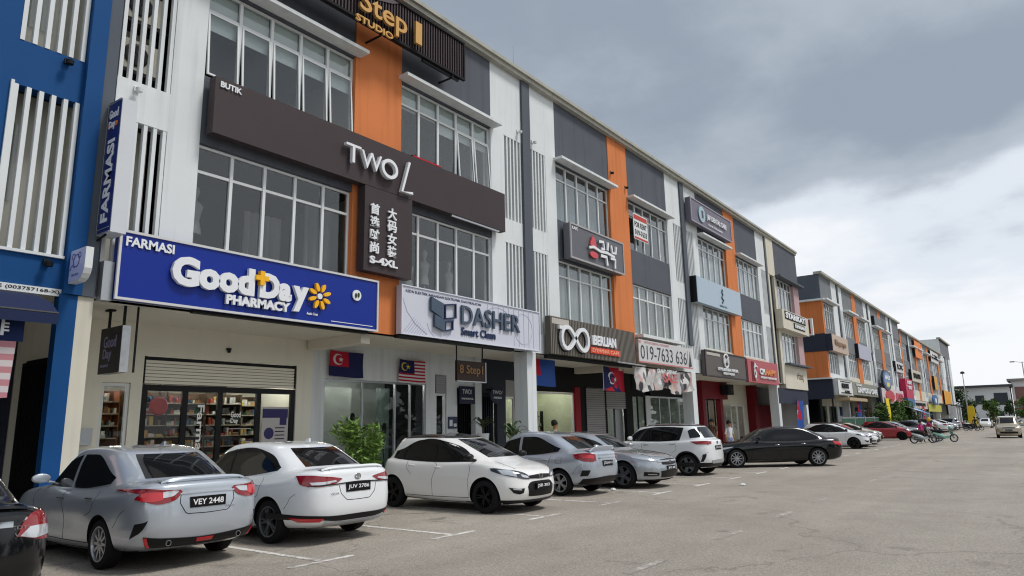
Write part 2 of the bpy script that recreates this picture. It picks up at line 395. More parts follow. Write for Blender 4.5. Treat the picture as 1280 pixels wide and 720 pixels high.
# an outward-hung sash for windows that stand open
sb = MB(); sh_ = 2.15 - .57 - .09; sw_ = WM[3] - .08
for a in ((-sw_ / 2, -sw_ / 2 + .04, -sh_, 0), (sw_ / 2 - .04, sw_ / 2, -sh_, 0), (-sw_ / 2 + .04, sw_ / 2 - .04, -.04, 0), (-sw_ / 2 + .04, sw_ / 2 - .04, -sh_, -sh_ + .04)):
    sb.box(a[0], a[1], -.02, .02, a[2], a[3])
SASH = sb.mesh('sash', M_alu)
sb = MB(); sb.box(-sw_ / 2 + .04, sw_ / 2 - .04, -.003, .003, -sh_ + .04, -.04)
SASHP = sb.mesh('pane', M_glass)
def window(parent, x, z, panes=True, opened=(), ang=4, mirror=False, frame_mat=None):
    base = org(parent); w = link('window', WM[0], parent, Vector((x, FD + .09, z)) - base)
    if not panes:
        return w
    for c in range(5):
        cx = (c + .5) * WM[3]
        link('pane', WM[2], w, (cx, .035, 2.15 - .57 / 2 - .012)).rotation_euler = (random.uniform(-.012, .012), 0, random.uniform(-.012, .012))
        if c in opened:
            s = link('pane', None, w, (0, 0, 0)) if False else None
            o = link('sash', SASH, w, (cx, .0, 2.15 - .57 - .04)); o.rotation_euler = (-R_(ang), 0, 0)
            o2 = link('pane', SASHP, w, (cx, .0, 2.15 - .57 - .04)); o2.rotation_euler = (-R_(ang), 0, 0)
        else:
            link('pane', WM[1], w, (cx, .035, (2.15 - .57 + .025) / 2)).rotation_euler = (random.uniform(-.012, .012), 0, random.uniform(-.014, .014))
    return w
slat_m = {}
def slats(parent, x0, x1, z0, z1, n, mat_=None, w=.07, d=.10):
    mat_ = mat_ or M_white
    key = (round(z1 - z0, 3), mat_.name, w, d)
    if key not in slat_m:
        s = MB(); s.box(-w / 2, w / 2, -d / 2, d / 2, 0, z1 - z0); slat_m[key] = s.mesh('slat', mat_)
    base = org(parent)
    for k in range(n):
        x = x0 + w / 2 + (x1 - x0 - w) * k / (n - 1) if n > 1 else x0
        link('slat', slat_m[key], parent, Vector((x, FD + .06, z0)) - base)
def bx(parent, name, m, *boxes, **props):
    o = None
    for q in boxes: o = build(MB().box(*q), name, m, parent, **props)
    return o
TH = 0.25
def bay(b, x0, kind, blinds=None, panes=True, w=WIN_W, z_can=11.12, opened2=(), opened3=(), canopy=True, spandrel=True):
    """grey window bay x0..x0+w"""
    x1 = x0 + w
    bx(b, 'wall_panel', M_grey, (x0, x1, FD, FD + TH, 11.1, 13.46))
    bx(b, 'wall_panel', M_grey, (x0, x1, FD, FD + TH, 7.46, 8.94))
    bx(b, 'wall_panel', M_cream, (x0, x1, FD, FD + TH, 4.0, 5.30))
    window(b, x0, 8.94, panes, opened3); window(b, x0, 5.30, panes, opened2)
    if canopy: bx(b, 'canopy_ledge', M_white, (x0 - .12, x1 + .14, FD - .38, FD - .002, 11.14, 11.23))
def shop_module(b, x0, slat=True, panes=True, o3=((), ()), first=False, last_stripe=False):
    """13.35 m: stripe, white, window, orange, window, white"""
    s = x0
    bx(b, 'stripe', M_stripe, (s, s + (.40 if first else .45), FD - .08, FD + TH, 4.0 if first else 5.28, 13.46))
    if not first: bx(b, 'wall_panel', M_white, (s, s + .45, FD, FD + TH, 4.0, 5.278))
    for (a, c, d, e) in ((s + .45, s + 1.45, s + 1.45, s + 2.11), (s + 12.33, s + 13.35, s + 11.68, s + 12.33)):
        bx(b, 'wall_panel', M_white, (min(d, e), max(d, e), FD, FD + TH, 4.0, 13.46))
        bx(b, 'wall_panel', M_white, (a, c, FD + .002, FD + TH, 4.0, 4.65), (a, c, FD + .002, FD + TH, 7.46, 8.26), (a, c, FD + .002, FD + TH, 11.12, 13.46))
        bx(b, 'recess_wall', M_inner, (a - .02, c + .02, FD + .85, FD + .95, 4.4, 11.3))
        if slat:
            slats(b, a + .01, c - .01, 8.26, 11.12, 6); slats(b, a + .01, c - .01, 4.65, 7.46, 6)
        else:
            for z0, z1 in ((8.26, 11.12), (4.65, 7.46)):
                q = MB()
                for k in range(5): q.box(a + .03 + k * .19, a + .12 + k * .19, FD - .02, FD + .14, z0, z1)
                build(q, 'slat_screen', M_white, b)
    bay(b, s + 2.11, 0, panes=panes, opened3=o3[0]); bay(b, s + 7.63 + .08, 1, panes=panes, opened3=o3[1])
    bx(b, 'orange_pier', M_orange, (s + 6.08, s + 7.71, FD - .03, FD + TH, 4.0, 13.46))
def shell(b, x0, x1, depth=14.0, top=13.46, party=()):
    """floors, party walls and back of the block behind the facade"""
    y1 = FD + depth
    bx(b, 'roof', M_coping, (x0 + .05, x1 - .05, FD + TH, y1, top - .25, top - .02))
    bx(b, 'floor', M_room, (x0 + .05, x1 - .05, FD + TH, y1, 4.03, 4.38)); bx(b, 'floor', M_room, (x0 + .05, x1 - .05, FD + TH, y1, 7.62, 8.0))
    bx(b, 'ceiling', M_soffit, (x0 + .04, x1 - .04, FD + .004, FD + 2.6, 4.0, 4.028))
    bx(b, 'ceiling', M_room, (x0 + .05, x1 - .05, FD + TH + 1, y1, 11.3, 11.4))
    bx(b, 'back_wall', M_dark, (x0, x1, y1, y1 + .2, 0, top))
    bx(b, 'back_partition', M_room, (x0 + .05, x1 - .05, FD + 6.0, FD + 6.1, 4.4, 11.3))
    for p in party: bx(b, 'party_wall', M_inner, (p - .1, p + .1, FD + TH, y1, 4.39, 11.29))
    bx(b, 'coping', M_coping, (x0 - .05, x1 + .05, FD - .20, FD + .35, 13.46, 13.60), (x0 - .05, x1 + .05, FD - .28, FD + .30, 13.60, 13.72))
# ================================================================ block one (the near row)
B1 = thing('shophouse_row', 'long three storey white and grey shophouse row with orange piers, nearest row along the street', 'building', (4.75, 13, 0))
shell(B1, 4.75, 51.8, party=(4.97, 11.6, 18.32, 24.95, 31.65, 38.3, 44.95))
bx(B1, 'end_wall', M_white, (51.6, 51.8, FD + .3, 27, 0, 13.4)); bx(B1, 'end_wall', M_grey, (4.76, 4.95, FD + .3, 27, 4.0, 13.4))
shop_module(B1, 4.75, o3=((0, 1, 2, 3, 4), (3, 4)), first=True)
shop_module(B1, 18.10); shop_module(B1, 31.40)
# corner unit of block one
CU = 44.75
bx(B1, 'stripe', M_stripe, (CU, CU + .12, FD - .05, FD + TH, 4.0, 13.46))
bx(B1, 'wall_panel', M_cream, (CU + .12, CU + 1.6, FD - .12, FD + TH, 11.0, 13.46))
bx(B1, 'wall_panel', M_grey, (CU + 1.6, 51.8, FD - .12, FD + TH, 11.1, 13.46))
bx(B1, 'slot_window', M_dark, (CU + .4, CU + 1.3, FD + .05, FD + .2, 4.0, 10.98))
bx(B1, 'wall_panel', M_cream, (CU + .12, CU + .4, FD - .1, FD + TH, 4.0, 11.0)); bx(B1, 'wall_panel', M_cream, (CU + 1.3, CU + 1.75, FD - .1, FD + TH, 4.0, 11.0))
bx(B1, 'wall_panel', M_cream, (CU + 1.75, 51.8, FD - .12, FD + TH, 3.72, 5.35)); bx(B1, 'wall_panel', M_cream, (CU + 1.75, 51.8, FD - .12, FD + TH, 7.4, 8.9))
bx(B1, 'canopy_ledge', M_stripe, (CU + 1.5, 51.95, FD - .5, FD - .13, 11.0, 11.12)); bx(B1, 'canopy_ledge', M_stripe, (CU + 1.9, 51.95, FD - .5, FD - .13, 5.25, 5.35))
window(B1, 46.5, 8.92); window(B1, 46.5, 5.33)
bx(B1, 'blind', M_curt, (46.6, 50.4, FD + .25, FD + .27, 5.35, 7.4))
bx(B1, 'pink_pier', mat('faded_pink_paint', '#b3989a', 0.8), (50.47, 51.8, FD - .1, FD + TH, 5.36, 7.39), (50.47, 51.8, FD - .1, FD + TH, 8.91, 11.0))
bx(B1, 'navy_fascia', M_navy, (CU + .2, 51.8, FD - .04, FD + .1, 2.75, 3.71))
# extra sill ledge over the phone banner
bx(B1, 'canopy_ledge', M_white, (25.78, 29.95, FD - .42, FD - .002, 5.14, 5.27))
# pillars on the ground floor
for x in (18.12, 31.42, 44.80):
    bx(B1, 'pillar', M_white, (x, x + .5, FD - .02, FD + .5, .15, 4.0))
bx(B1, 'pillar', M_cream, (4.905, 5.16, FD - .03, FD + .5, .15, 3.998))
bx(B1, 'pillar', M_white, (51.25, 51.7, FD - .02, FD + .5, .15, 3.7))
bx(B1, 'ceiling_beam', M_soffit, (11.45, 11.75, FD + TH + .005, 15.35, 3.75, 3.998), (24.8, 25.1, FD + TH + .005, 15.35, 3.75, 3.998))
# blinds, curtains and room things behind the glass
bb = MB()
for k, hh in enumerate((0.92, 0.90, 0.91, 0.92, 0.93)):
    x = 6.86 + k * .794; bb.box(x + .05, x + .76, FD + .19, FD + .205, 11.05 - hh * 1.0, 11.06)
build(bb, 'roller_blind', M_blind, B1)
bb = MB()
for k, hh in enumerate((0.60, 0.58, 0.85, 0.80, 0.78)):
    x = 12.46 + k * .794; bb.box(x + .03, x + .77, FD + .19, FD + .205, 11.05 - hh, 11.06)
build(bb, 'roller_blind', M_blind, B1)
def wavy_curtain(x0, x1, z0, z1, y, m, n=60, amp=.05):
    c = MB(); rows = []
    for zz in (z0, z1): rows.append([(x0 + (x1 - x0) * k / n, y + amp * math.sin(k * 1.9) + amp * .5 * math.sin(k * .7), zz) for k in range(n + 1)])
    c.grid(rows); return build(c, 'curtain', m, B1, smooth=80)
wavy_curtain(12.45, 16.4, 8.95, 10.3, FD + .5, mat('grey_curtain', '#2e3336', 0.9))
wavy_curtain(20.25, 24.1, 5.35, 7.4, FD + .22, M_curt); wavy_curtain(25.85, 29.8, 5.35, 7.4, FD + .22, mat('beige_curtain', '#a9a698', 0.95))
wavy_curtain(33.55, 37.4, 5.35, 7.4, FD + .22, M_curt); wavy_curtain(39.15, 43.0, 5.35, 7.4, FD + .22, M_curt)
wavy_curtain(33.55, 37.4, 8.98, 10.2, FD + .25, M_curt); wavy_curtain(39.15, 43.0, 8.98, 10.4, FD + .25, M_curt)
wavy_curtain(9.9, 10.7, 5.35, 7.1, FD + .6, mat('cloth_rail', '#7d7f80', 0.95), 20); wavy_curtain(8.5, 9.5, 5.35, 6.6, FD + .9, mat('cloth_rail_pale', '#8f8a85', 0.95), 20)
wavy_curtain(20.25, 24.1, 8.98, 11.0, FD + .5, mat('pale_blind', '#a7b0b0', 0.9), 60, .02)
# ---------------------------------------------------------------- air-conditioner units behind the slats
def aircon(x, y, z, label, rz=0):
    t = thing('air_conditioner', label, 'air conditioner', (x, y, z), rz, 'condenser units behind the facade slats')
    b = MB(); b.box(-.42, .42, -.15, .15, 0, .62); link('casing', b.mesh('casing', mat('condenser_casing', '#b9b6a8', 0.6)), t)
    b = MB(); b.lathe([(.24, 0), (.24, .02), (.20, .03), (0.02, .03)], 20, Matrix.Translation((-.1, -.15, .31)) @ Matrix.Rotation(R_(90), 4, 'X'))
    link('fan_grille', b.mesh('fan_grille', M_black), t); return t
aircon(5.70, 13.42, 8.62, 'cream condenser unit low behind the white slats, third floor beside the blue building')
aircon(5.70, 13.42, 9.70, 'cream condenser unit high behind the white slats, third floor beside the blue building')
bx(B1, 'condenser_shelf', M_black, (5.22, 6.2, 13.28, 13.7, 8.55, 8.60), (5.22, 6.2, 13.28, 13.7, 9.62, 9.67))
# small wall lamps and pipes under the slats
def wall_lamp(x, z, label, mt):
    t = thing('wall_lamp', label, 'wall lamp', (x, FD, z), 0, 'small wall lamps on the facades')
    b = MB(); b.box(-.05, .05, -.04, 0, -.05, .05); link('bracket', b.mesh('bracket', mt), t)
    b = MB(); b.lathe([(0, -.08), (.06, -.07), (.07, 0), (0, .01)], 12, Matrix.Translation((0, -.13, -.02))); link('lamp_head', b.mesh('lamp_head', mt, smooth=60), t)
wall_lamp(17.9, 11.5, 'small white wall lamp above the slats, left of the first slate stripe', M_alu)
wall_lamp(18.75, 11.4, 'small white wall lamp above the slats, right of the first slate stripe', M_alu)
wall_lamp(5.55, 8.1, 'small white wall lamp over the tall navy projecting sign', M_alu)
wall_lamp(4.35, 8.15, 'small dark lamp on the blue wall under the upper slats', M_black)
wall_lamp(4.38, 4.5, 'small dark lamp on the blue wall left of the rounded lilac sign', M_black)
wall_lamp(24.35, 11.9, 'small dark lamp on the left edge of the second orange pier', M_black)
wall_lamp(25.6, 11.6, 'small dark lamp on the right edge of the second orange pier', M_black)
# ================================================================ ground floor of block one
IY = 15.4
def ib(name, m, x0, x1, z0, z1, y0=IY, y1=IY + .15, parent=None, **p): return bx(parent or B1, name, m, (x0, x1, y0, y1, z0, z1), **p)
# pharmacy front
ib('shop_wall', M_inner, 4.95, 6.44, .15, 4.0); ib('shop_wall', M_inner, 6.44, 7.02, 2.72, 4.0); ib('shop_wall', M_inner, 7.02, 7.26, .15, 4.0)
ib('shop_wall', M_inner, 7.26, 11.18, 3.32, 4.0); ib('shop_wall', M_inner, 11.18, 11.66, .15, 4.0)
ib('meter_box', M_alus, 5.95, 6.32, 1.45, 1.78, IY - .08, IY - .002); ib('meter_box', M_alus, 5.95, 6.32, 1.02, 1.36, IY - .08, IY - .002)
# side wall of the walkway behind the first pillar
bx(B1, 'side_wall', M_inner, (4.98, 5.15, 13.52, IY, .15, 3.999))
def shopfront(name, x0, x1, z1, divs, m=M_black, fw=.07, z0=.15, y=IY + .06, gl=M_shopglass, parent=None):
    f = MB(); xs_ = [x0] + list(divs) + [x1]
    f.box(x0, x1, y - .03, y + .04, z1 - fw, z1); f.box(x0, x1, y - .03, y + .04, z0, z0 + .1)
    for k, x in enumerate(xs_):
        a = x if k == 0 else (x - fw if k == len(xs_) - 1 else x - fw / 2); f.box(a, a + fw, y - .028, y + .038, z0 + .1, z1 - fw)
    w = build(f, name, m, parent or B1)
    for a, c in zip(xs_[:-1], xs_[1:]):
        g = MB(); g.box(a + fw * .6, c - fw * .6, y, y + .008, z0 + .1, z1 - fw); build(g, 'pane', gl, w)
    return w
shopfront('shop_window', 7.27, 11.17, 2.70, (8.25, 9.10, 10.12), fw=.13)
shopfront('shop_door', 6.45, 7.01, 2.70, (), M_alu, fw=.06)
rm = MB(); rm.box(4.99, 11.58, 19.2, 19.3, .15, 4.0); rm.box(4.99, 5.02, IY + .15, 19.2, .15, 4.0); build(rm, 'shop_room_wall', mat('shop_room_paint', '#6d685e', 0.9), B1)
bx(B1, 'shop_floor', M_tile, (4.99, 51.6, IY, 19.3, .13, .155))
M_tube = mat('lit_tube', (1.0, .97, .9), .5, emit=38.0)
for k, (x, y) in enumerate(((6.6, 16.6), (8.0, 16.4), (9.4, 16.4), (10.8, 16.4), (8.0, 18.0), (10.0, 18.0))):
    t = thing('ceiling_light', ['lit ceiling tube above the narrow pharmacy door', 'lit ceiling tube over the left pharmacy pane', 'lit ceiling tube over the middle pharmacy panes', 'lit ceiling tube over the right pharmacy pane', 'lit ceiling tube deep inside the pharmacy on the left', 'lit ceiling tube deep inside the pharmacy on the right'][k], 'ceiling light', (x, y, 3.0), 0, 'lit tubes in the shops'); b = MB(); b.box(-.6, .6, -.06, .06, .03, .08); link('fitting', b.mesh('fitting', M_alu), t); b = MB(); b.tube([(-.58, 0, .01), (.58, 0, .01)], .018, 6); link('tube', b.mesh('tube', M_tube), t)
for k, (x, y) in enumerate(((13.2, 16.8), (15.0, 16.8), (22.7, 16.2), (33.5, 16.5), (39.5, 16.6), (44, 16.6), (24.2, 16.2))):
    t = thing('ceiling_light', ['lit ceiling tube left inside the glass fronted shop', 'lit ceiling tube right inside the glass fronted shop', 'lit ceiling tube at the left inside the optical shop', 'lit ceiling tube in the shop behind the white crossover', 'lit ceiling tube in the maroon shop', 'lit ceiling tube in the last shop of the near row', 'lit ceiling tube at the right inside the optical shop'][k], 'ceiling light', (x, y, 3.2), 0, 'lit tubes in the shops'); b = MB(); b.box(-.6, .6, -.06, .06, .03, .08); link('fitting', b.mesh('fitting', M_alu), t); b = MB(); b.tube([(-.58, 0, .01), (.58, 0, .01)], .018, 6); link('tube', b.mesh('tube', M_tube), t)
# shelves with boxes in the pharmacy
box_cols = ['#9a4a3c', '#c0a55a', '#4c7056', '#cfccc2', '#4a6484', '#b5afa0', '#6d4353', '#3f3f3e', '#c6c6c0', '#7a5a40', '#b5854a', '#2c2d30', '#8b8a84']
box_m = [mat('carton_%s' % c[1:], c, 0.6) for c in box_cols]
def shelf_unit(x0, x1, y, label, rows=9, z0=.15, z1=2.6, seed=1, back='#4a3a2c', grp='stocked shelf units in the pharmacy'):
    t = thing('shelf_unit', label, 'shelf unit', ((x0 + x1) / 2, y, z0), 0, grp)
    f = MB(); hw = (x1 - x0) / 2; H_ = z1 - z0
    f.box(-hw, hw, .3, .33, 0, H_); f.box(-hw, -hw + .03, 0, .3, 0, H_); f.box(hw - .03, hw, 0, .3, 0, H_)
    link('cabinet', f.mesh('cabinet', mat('shelf_board_%s' % back[1:], back, 0.7)), t)
    rnd = random.Random(seed)
    for r in range(rows):
        z = .1 + (H_ - .1) * r / rows; s = MB(); s.box(-hw + .03, hw - .03, 0, .3, z, z + .025); sh = link('shelf', s.mesh('shelf', mat('pale_shelf', '#a39a88', 0.6)), t)
        g = MB(); x = -hw + .05; mi = 0
        while x < hw - .12:
            w_ = rnd.uniform(.03, .085); h_ = rnd.uniform(.28, .88) * (H_ / rows - .05); g.cur = rnd.randrange(len(box_m)) if rnd.random() < .55 else mi
            if rnd.random() < .2: mi = rnd.randrange(len(box_m))
            if rnd.random() < .25: w_ *= 2.2; h_ *= .45; g.box(x, x + w_, .02, .2, z + .026, z + .026 + h_); g.cur = rnd.randrange(len(box_m)); g.box(x + .01, x + w_ * .9, .04, .2, z + .027 + h_, z + .027 + h_ * 1.8)
            elif rnd.random() > .12: g.box(x, x + w_, rnd.uniform(.01, .06), .2, z + .026, z + .026 + h_)
            x += w_ + rnd.uniform(.004, .02)
        o = link('goods', g.mesh('goods', box_m), sh); o['kind'] = 'stuff'
    return t
shelf_unit(7.3, 8.3, 16.3, 'brown shelf unit behind the left pane of the pharmacy window', seed=3)
shelf_unit(8.35, 9.35, 16.5, 'stocked shelf unit seen through the door panes marked FARMASI', seed=5)
shelf_unit(9.4, 10.4, 16.6, 'stocked shelf unit behind the third pharmacy pane', seed=8)
shelf_unit(10.45, 11.45, 17.4, 'stocked shelf unit deep inside at the right of the pharmacy', seed=11)
shelf_unit(6.3, 7.2, 16.2, 'tall wooden shelf unit behind the narrow pharmacy door', seed=12, back='#7a4524')
mb = MB(); M = street(0, IY + .052, 0)
t = thing('door_lettering', 'white vertical Farmasi lettering on the second pharmacy pane', 'lettering', (8.62, IY, 1.6))
M = frame((8.56, IY + .045, 2.28), (0, 0, -1), (1, 0, 0))
b = MB(); put_text(b, 'Farmasi', M, 0, 0, 1.28, .17, bold=.02); build(b, 'lettering', mat('white_vinyl', '#e8e8e6', 0.5), t)
t = thing('door_lettering', 'small white two line Good Day lettering on the third pharmacy pane', 'lettering', (9.55, IY, 1.9))
b = MB(); M = street(9.4, IY + .045, 0); put_text(b, 'Good', M, 0, 1.99, .26, 2.13, bold=.02); put_text(b, 'Day', M, 0, 1.83, .2, 1.97, bold=.02)
rect(b, M, -.1, 1.72, .55, 1.73, 0, .004); build(b, 'lettering', MATS['white_vinyl'], t)
t = thing('window_poster', 'tall white and orange poster in the right pharmacy pane', 'poster', (10.6, IY, 1.2))
M = street(0, IY + .045, 0); b = MB(); rect(b, M, 10.25, .9, 11.0, 2.25, 0, .006); build(b, 'sheet', mat('poster_paper', '#b9b6b4', 0.6), t)
b = MB(); rect(b, M, 10.25, .9, 11.0, 1.25, .007, .010); build(b, 'orange_band', mat('poster_orange', '#b5673c', 0.6), t)
b = MB(); rect(b, M, 10.25, 1.98, 10.98, 2.20, .007, .010); rect(b, M, 10.75, 1.8, 10.95, 1.98, .007, .010); disc(b, M, 10.45, 1.6, .14, .007, .010); build(b, 'blue_band', mat('poster_blue', '#3a3563', 0.6), t)
b = MB()
for k in range(5): rect(b, M, 10.62, 1.72 - k * .09, 10.9, 1.745 - k * .09, .007, .010)
build(b, 'print', M_dark, t)
t = thing('display_ball', 'round red hanging display in the left pharmacy pane', 'display', (7.85, 15.8, 2.25))
b = MB(); b.lathe([(0, -.06), (.17, -.055), (.21, 0), (.17, .055), (0, .06)], 24, Matrix.Rotation(R_(90), 4, 'X')); link('drum', b.mesh('drum', mat('bright_red_plastic', '#a81c1a', 0.6), smooth=50), t)
b = MB(); b.tube([(0, 0, .24), (0, 0, 1.4)], .008, 5); link('hanging_wire', b.mesh('hanging_wire', M_black), t)
# ---- second shop: glass front, white wall
ib('shop_wall', M_white, 11.66, 12.07, .15, 4.0); ib('shop_wall', M_white, 12.07, 16.02, 3.03, 4.0)
ib('shop_wall', M_white, 16.02, 16.42, .15, 4.0); ib('shop_wall', M_white, 16.42, 16.96, 3.34, 4.0); ib('shop_wall', M_white, 16.96, 17.48, .15, 4.0); ib('shop_wall', M_white, 17.48, 18.3, 2.95, 4.0)
shopfront('shop_window', 12.08, 16.01, 3.02, (13.45, 14.72, 15.35), M_alus, fw=.05)
ib('door_louvre', M_steel, 16.46, 16.92, 2.75, 3.32); b = MB()
for k in range(8): b.box(16.47, 16.91, IY - .03, IY, 2.78 + k * .065, 2.80 + k * .065)
build(b, 'louvre_blades', M_alus, B1, kind='stuff')
shopfront('shop_door', 16.45, 16.93, 2.74, (), M_alu, fw=.07)
rm = MB(); rm.box(11.6, 18.2, 18.9, 19.0, .15, 4.0); build(rm, 'shop_room_wall', mat('grey_shop_paint', '#b7bfb9', 0.9), B1)
b = MB(); b.box(12.2, 13.0, 16.3, 16.9, .15, 1.0); b.box(12.3, 12.9, 16.35, 16.8, 1.0, 1.25)
t = thing('sofa', 'dark sofa inside the glass fronted shop', 'sofa', (12.6, 16.6, .15)); build(b, 'seat', M_dark, t)
for k, (px, pz, hh) in enumerate(((13.75, 1.0, 1.9), (14.2, .9, 1.2), (15.0, .8, 1.6))):
    t = thing('vacuum_stand', ['black upright cleaner on a stand left of the glass door', 'short black cleaner on a stand in the shop', 'tall black cleaner on a stand near the right glass'][k], 'vacuum cleaner', (px, 16.2, .15), 0)
    b = MB(); b.tube([(0, 0, .05), (0, 0, hh)], .02, 6); b.lathe([(0, 0), (.16, 0), (.16, .03), (0, .04)], 16); link('stand', b.mesh('stand', M_black), t)
    b = MB(); b.lathe([(0, hh - .28), (.06, hh - .26), (.07, hh), (.04, hh + .08), (0, hh + .08)], 12); link('body', b.mesh('body', M_blackm, smooth=40), t)
ib('grey_curtain', mat('shop_sheer', '#8d938e', 0.95), 13.5, 14.7, .3, 2.95, 17.4, 17.42); ib('mirror_door', mat('mirror_green', '#9fb3ac', 0.15, metal=0.8), 15.4, 15.95, .3, 2.95, 17.0, 17.03)
# ---- stair doors around the second pillar
def grille_door(x0, x1, z1, label, m=M_black, steps=True):
    t = thing('grille_door', label, 'door', ((x0 + x1) / 2, IY + .2, .15)); hw = (x1 - x0) / 2
    f = MB(); f.box(-hw, -hw + .05, -.03, .03, 0, z1); f.box(hw - .05, hw, -.03, .03, 0, z1); f.box(-hw + .05, hw - .05, -.03, .03, z1 - .06, z1); f.box(-hw + .05, hw - .05, -.03, .03, 0, .1)
    link('frame', f.mesh('frame', m), t)
    n = int((x1 - x0 - .1) / .11); bar = MB(); bar.box(-.012, .012, -.012, .012, .1, z1 - .06); bm_ = bar.mesh('bar', m)
    for k in range(n): link('bar', bm_, t, (-hw + .05 + (k + .5) * (2 * hw - .1) / n, 0, 0))
    if not steps: return t
    st = MB()
    for k in range(9): st.box(-hw, hw, .3 + k * .27, .34 + k * .27, .12 * k, .18 * (k + 1) - .02)
    link('stair_step', st.mesh('stair_step', mat('stair_concrete', '#6c6a66', 0.9)), t)
    return t
grille_door(17.5, 18.28, 2.78, 'black barred stair door under the small hanging signs')
ib('party_pier', M_white, 18.3, 18.64, .15, 4.0, IY - .1, IY + .1)
bx(B1, 'stair_shaft', M_dark, (17.4, 17.45, IY + .2, 18.8, .15, 4.0), (18.4, 18.45, IY + .2, 18.8, .15, 4.0))
M_dgrey = mat('charcoal_wall', '#343941', 0.7)
ib('shop_wall', M_dgrey, 18.66, 18.8, .15, 4.0); ib('shop_wall', M_dgrey, 19.62, 20.12, .15, 4.0); ib('shop_wall', M_dgrey, 18.8, 19.62, 2.8, 4.0); ib('shop_wall', M_dgrey, 20.12, 20.70, 3.32, 4.0)
grille_door(18.8, 19.6, 2.62, 'charcoal barred door right of the white pier', M_dgrey)
ib('door_louvre', M_steel, 20.14, 20.68, 2.72, 3.3); shopfront('shop_door', 20.13, 20.69, 2.7, (), M_alu, fw=.06)
ib('red_pier', M_red, 20.72, 21.0, .15, 4.0, IY - .05, IY + .1); ib('shop_wall', M_dgrey, 21.0, 22.0, .15, 4.0)
# ---- optical shop
ib('shop_wall', M_blackm, 22.0, 24.82, 2.98, 4.0); shopfront('shop_window', 22.02, 24.78, 2.96, (), M_alu, fw=.07)
ib('red_pier', M_red, 24.82, 25.22, .15, 3.2, IY - .04, IY + .1); ib('shop_wall', M_blackm, 24.82, 25.22, 3.2, 4.0); ib('shop_wall', M_blackm, 25.22, 25.66, .15, 4.0)
ib('shop_room_wall', mat('pale_green_paint', '#cdd2b4', 0.9), 21.9, 25.1, .15, 4.0, 17.4, 17.5)
t = thing('display_rack', 'black frame display rack inside the optical shop window', 'display rack', (23.5, 16.5, .15)); b = MB()
for k in range(5): b.box(-.6, .6, 0, .15, .2 + k * .42, .23 + k * .42)
for k in range(4): b.box(-.6 + k * .39, -.57 + k * .39, 0, .15, 0, 2.1)
link('rack_frame', b.mesh('rack_frame', M_black), t); g = MB(); rnd = random.Random(4)
for r in range(4):
    for k in range(7): g.cur = rnd.randrange(len(box_m)); x = -.52 + k * .15; g.box(x, x + .09, .02, .12, .24 + r * .42, .24 + r * .42 + rnd.uniform(.1, .28))
o = link('goods', g.mesh('goods', box_m), t); o['kind'] = 'stuff'
t = thing('round_mirror', 'round dark mirror inside the optical shop window', 'mirror', (22.45, 16.2, 1.9)); b = MB(); b.lathe([(0, 0), (.42, 0), (.45, .02), (.45, .05), (0, .05)], 32, Matrix.Rotation(R_(90), 4, 'X')); link('disc', b.mesh('disc', M_dark), t)
# side walls of the shop rooms
bx(B1, 'shop_side_wall', M_inner, (11.50, 11.58, IY + .16, 19.2, .16, 3.99)); bx(B1, 'shop_side_wall', MATS['pale_green_paint'], (25.0, 25.1, IY + .16, 17.4, .16, 3.99)); bx(B1, 'shop_side_wall', MATS['grey_shop_paint'], (36.8, 36.9, IY + .16, 17.8, .16, 3.99), (17.9, 18.0, IY + 1.2, 18.9, .16, 3.99)); bx(B1, 'shop_side_wall', M_cream, (45.6, 45.7, IY + .16, 17.8, .16, 3.99))
# roller shutters
def shutter(x0, x1, z0, z1, label, m=M_steel, y=IY, pitch=.095):
    t = thing('roller_shutter', label, 'roller shutter', ((x0 + x1) / 2, y, z0)); hw = (x1 - x0) / 2
    s = MB(); s.box(-hw, hw, 0, .03, .006, pitch - .006); s.box(-hw, hw, -.014, 0, .03, pitch - .02); sm = s.mesh('slat', m)
    n = int((z1 - z0) / pitch)
    for k in range(n): link('slat', sm, t, (0, 0, k * pitch))
    g = MB(); g.box(-hw - .04, -hw, -.03, .05, 0, z1 - z0); g.box(hw, hw + .04, -.03, .05, 0, z1 - z0); g.box(-hw - .04, hw + .04, .032, .05, 0, z1 - z0); link('guide_rail', g.mesh('guide_rail', M_dark), t)
    return t
shutter(25.72, 27.34, .15, 3.2, 'full height grey roller shutter right of the red pier')
shutter(27.44, 29.30, 2.35, 3.2, 'half raised grey roller shutter above the dark doorway')
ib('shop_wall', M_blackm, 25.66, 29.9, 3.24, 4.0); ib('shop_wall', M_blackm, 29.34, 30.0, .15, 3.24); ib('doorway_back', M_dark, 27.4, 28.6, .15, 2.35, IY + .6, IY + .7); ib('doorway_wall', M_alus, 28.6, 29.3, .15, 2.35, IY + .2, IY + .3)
shutter(7.31, 11.13, 2.72, 3.31, 'raised cream roller shutter above the pharmacy windows', mat('cream_shutter', '#e9e5d6', .7), IY + .05, .074)
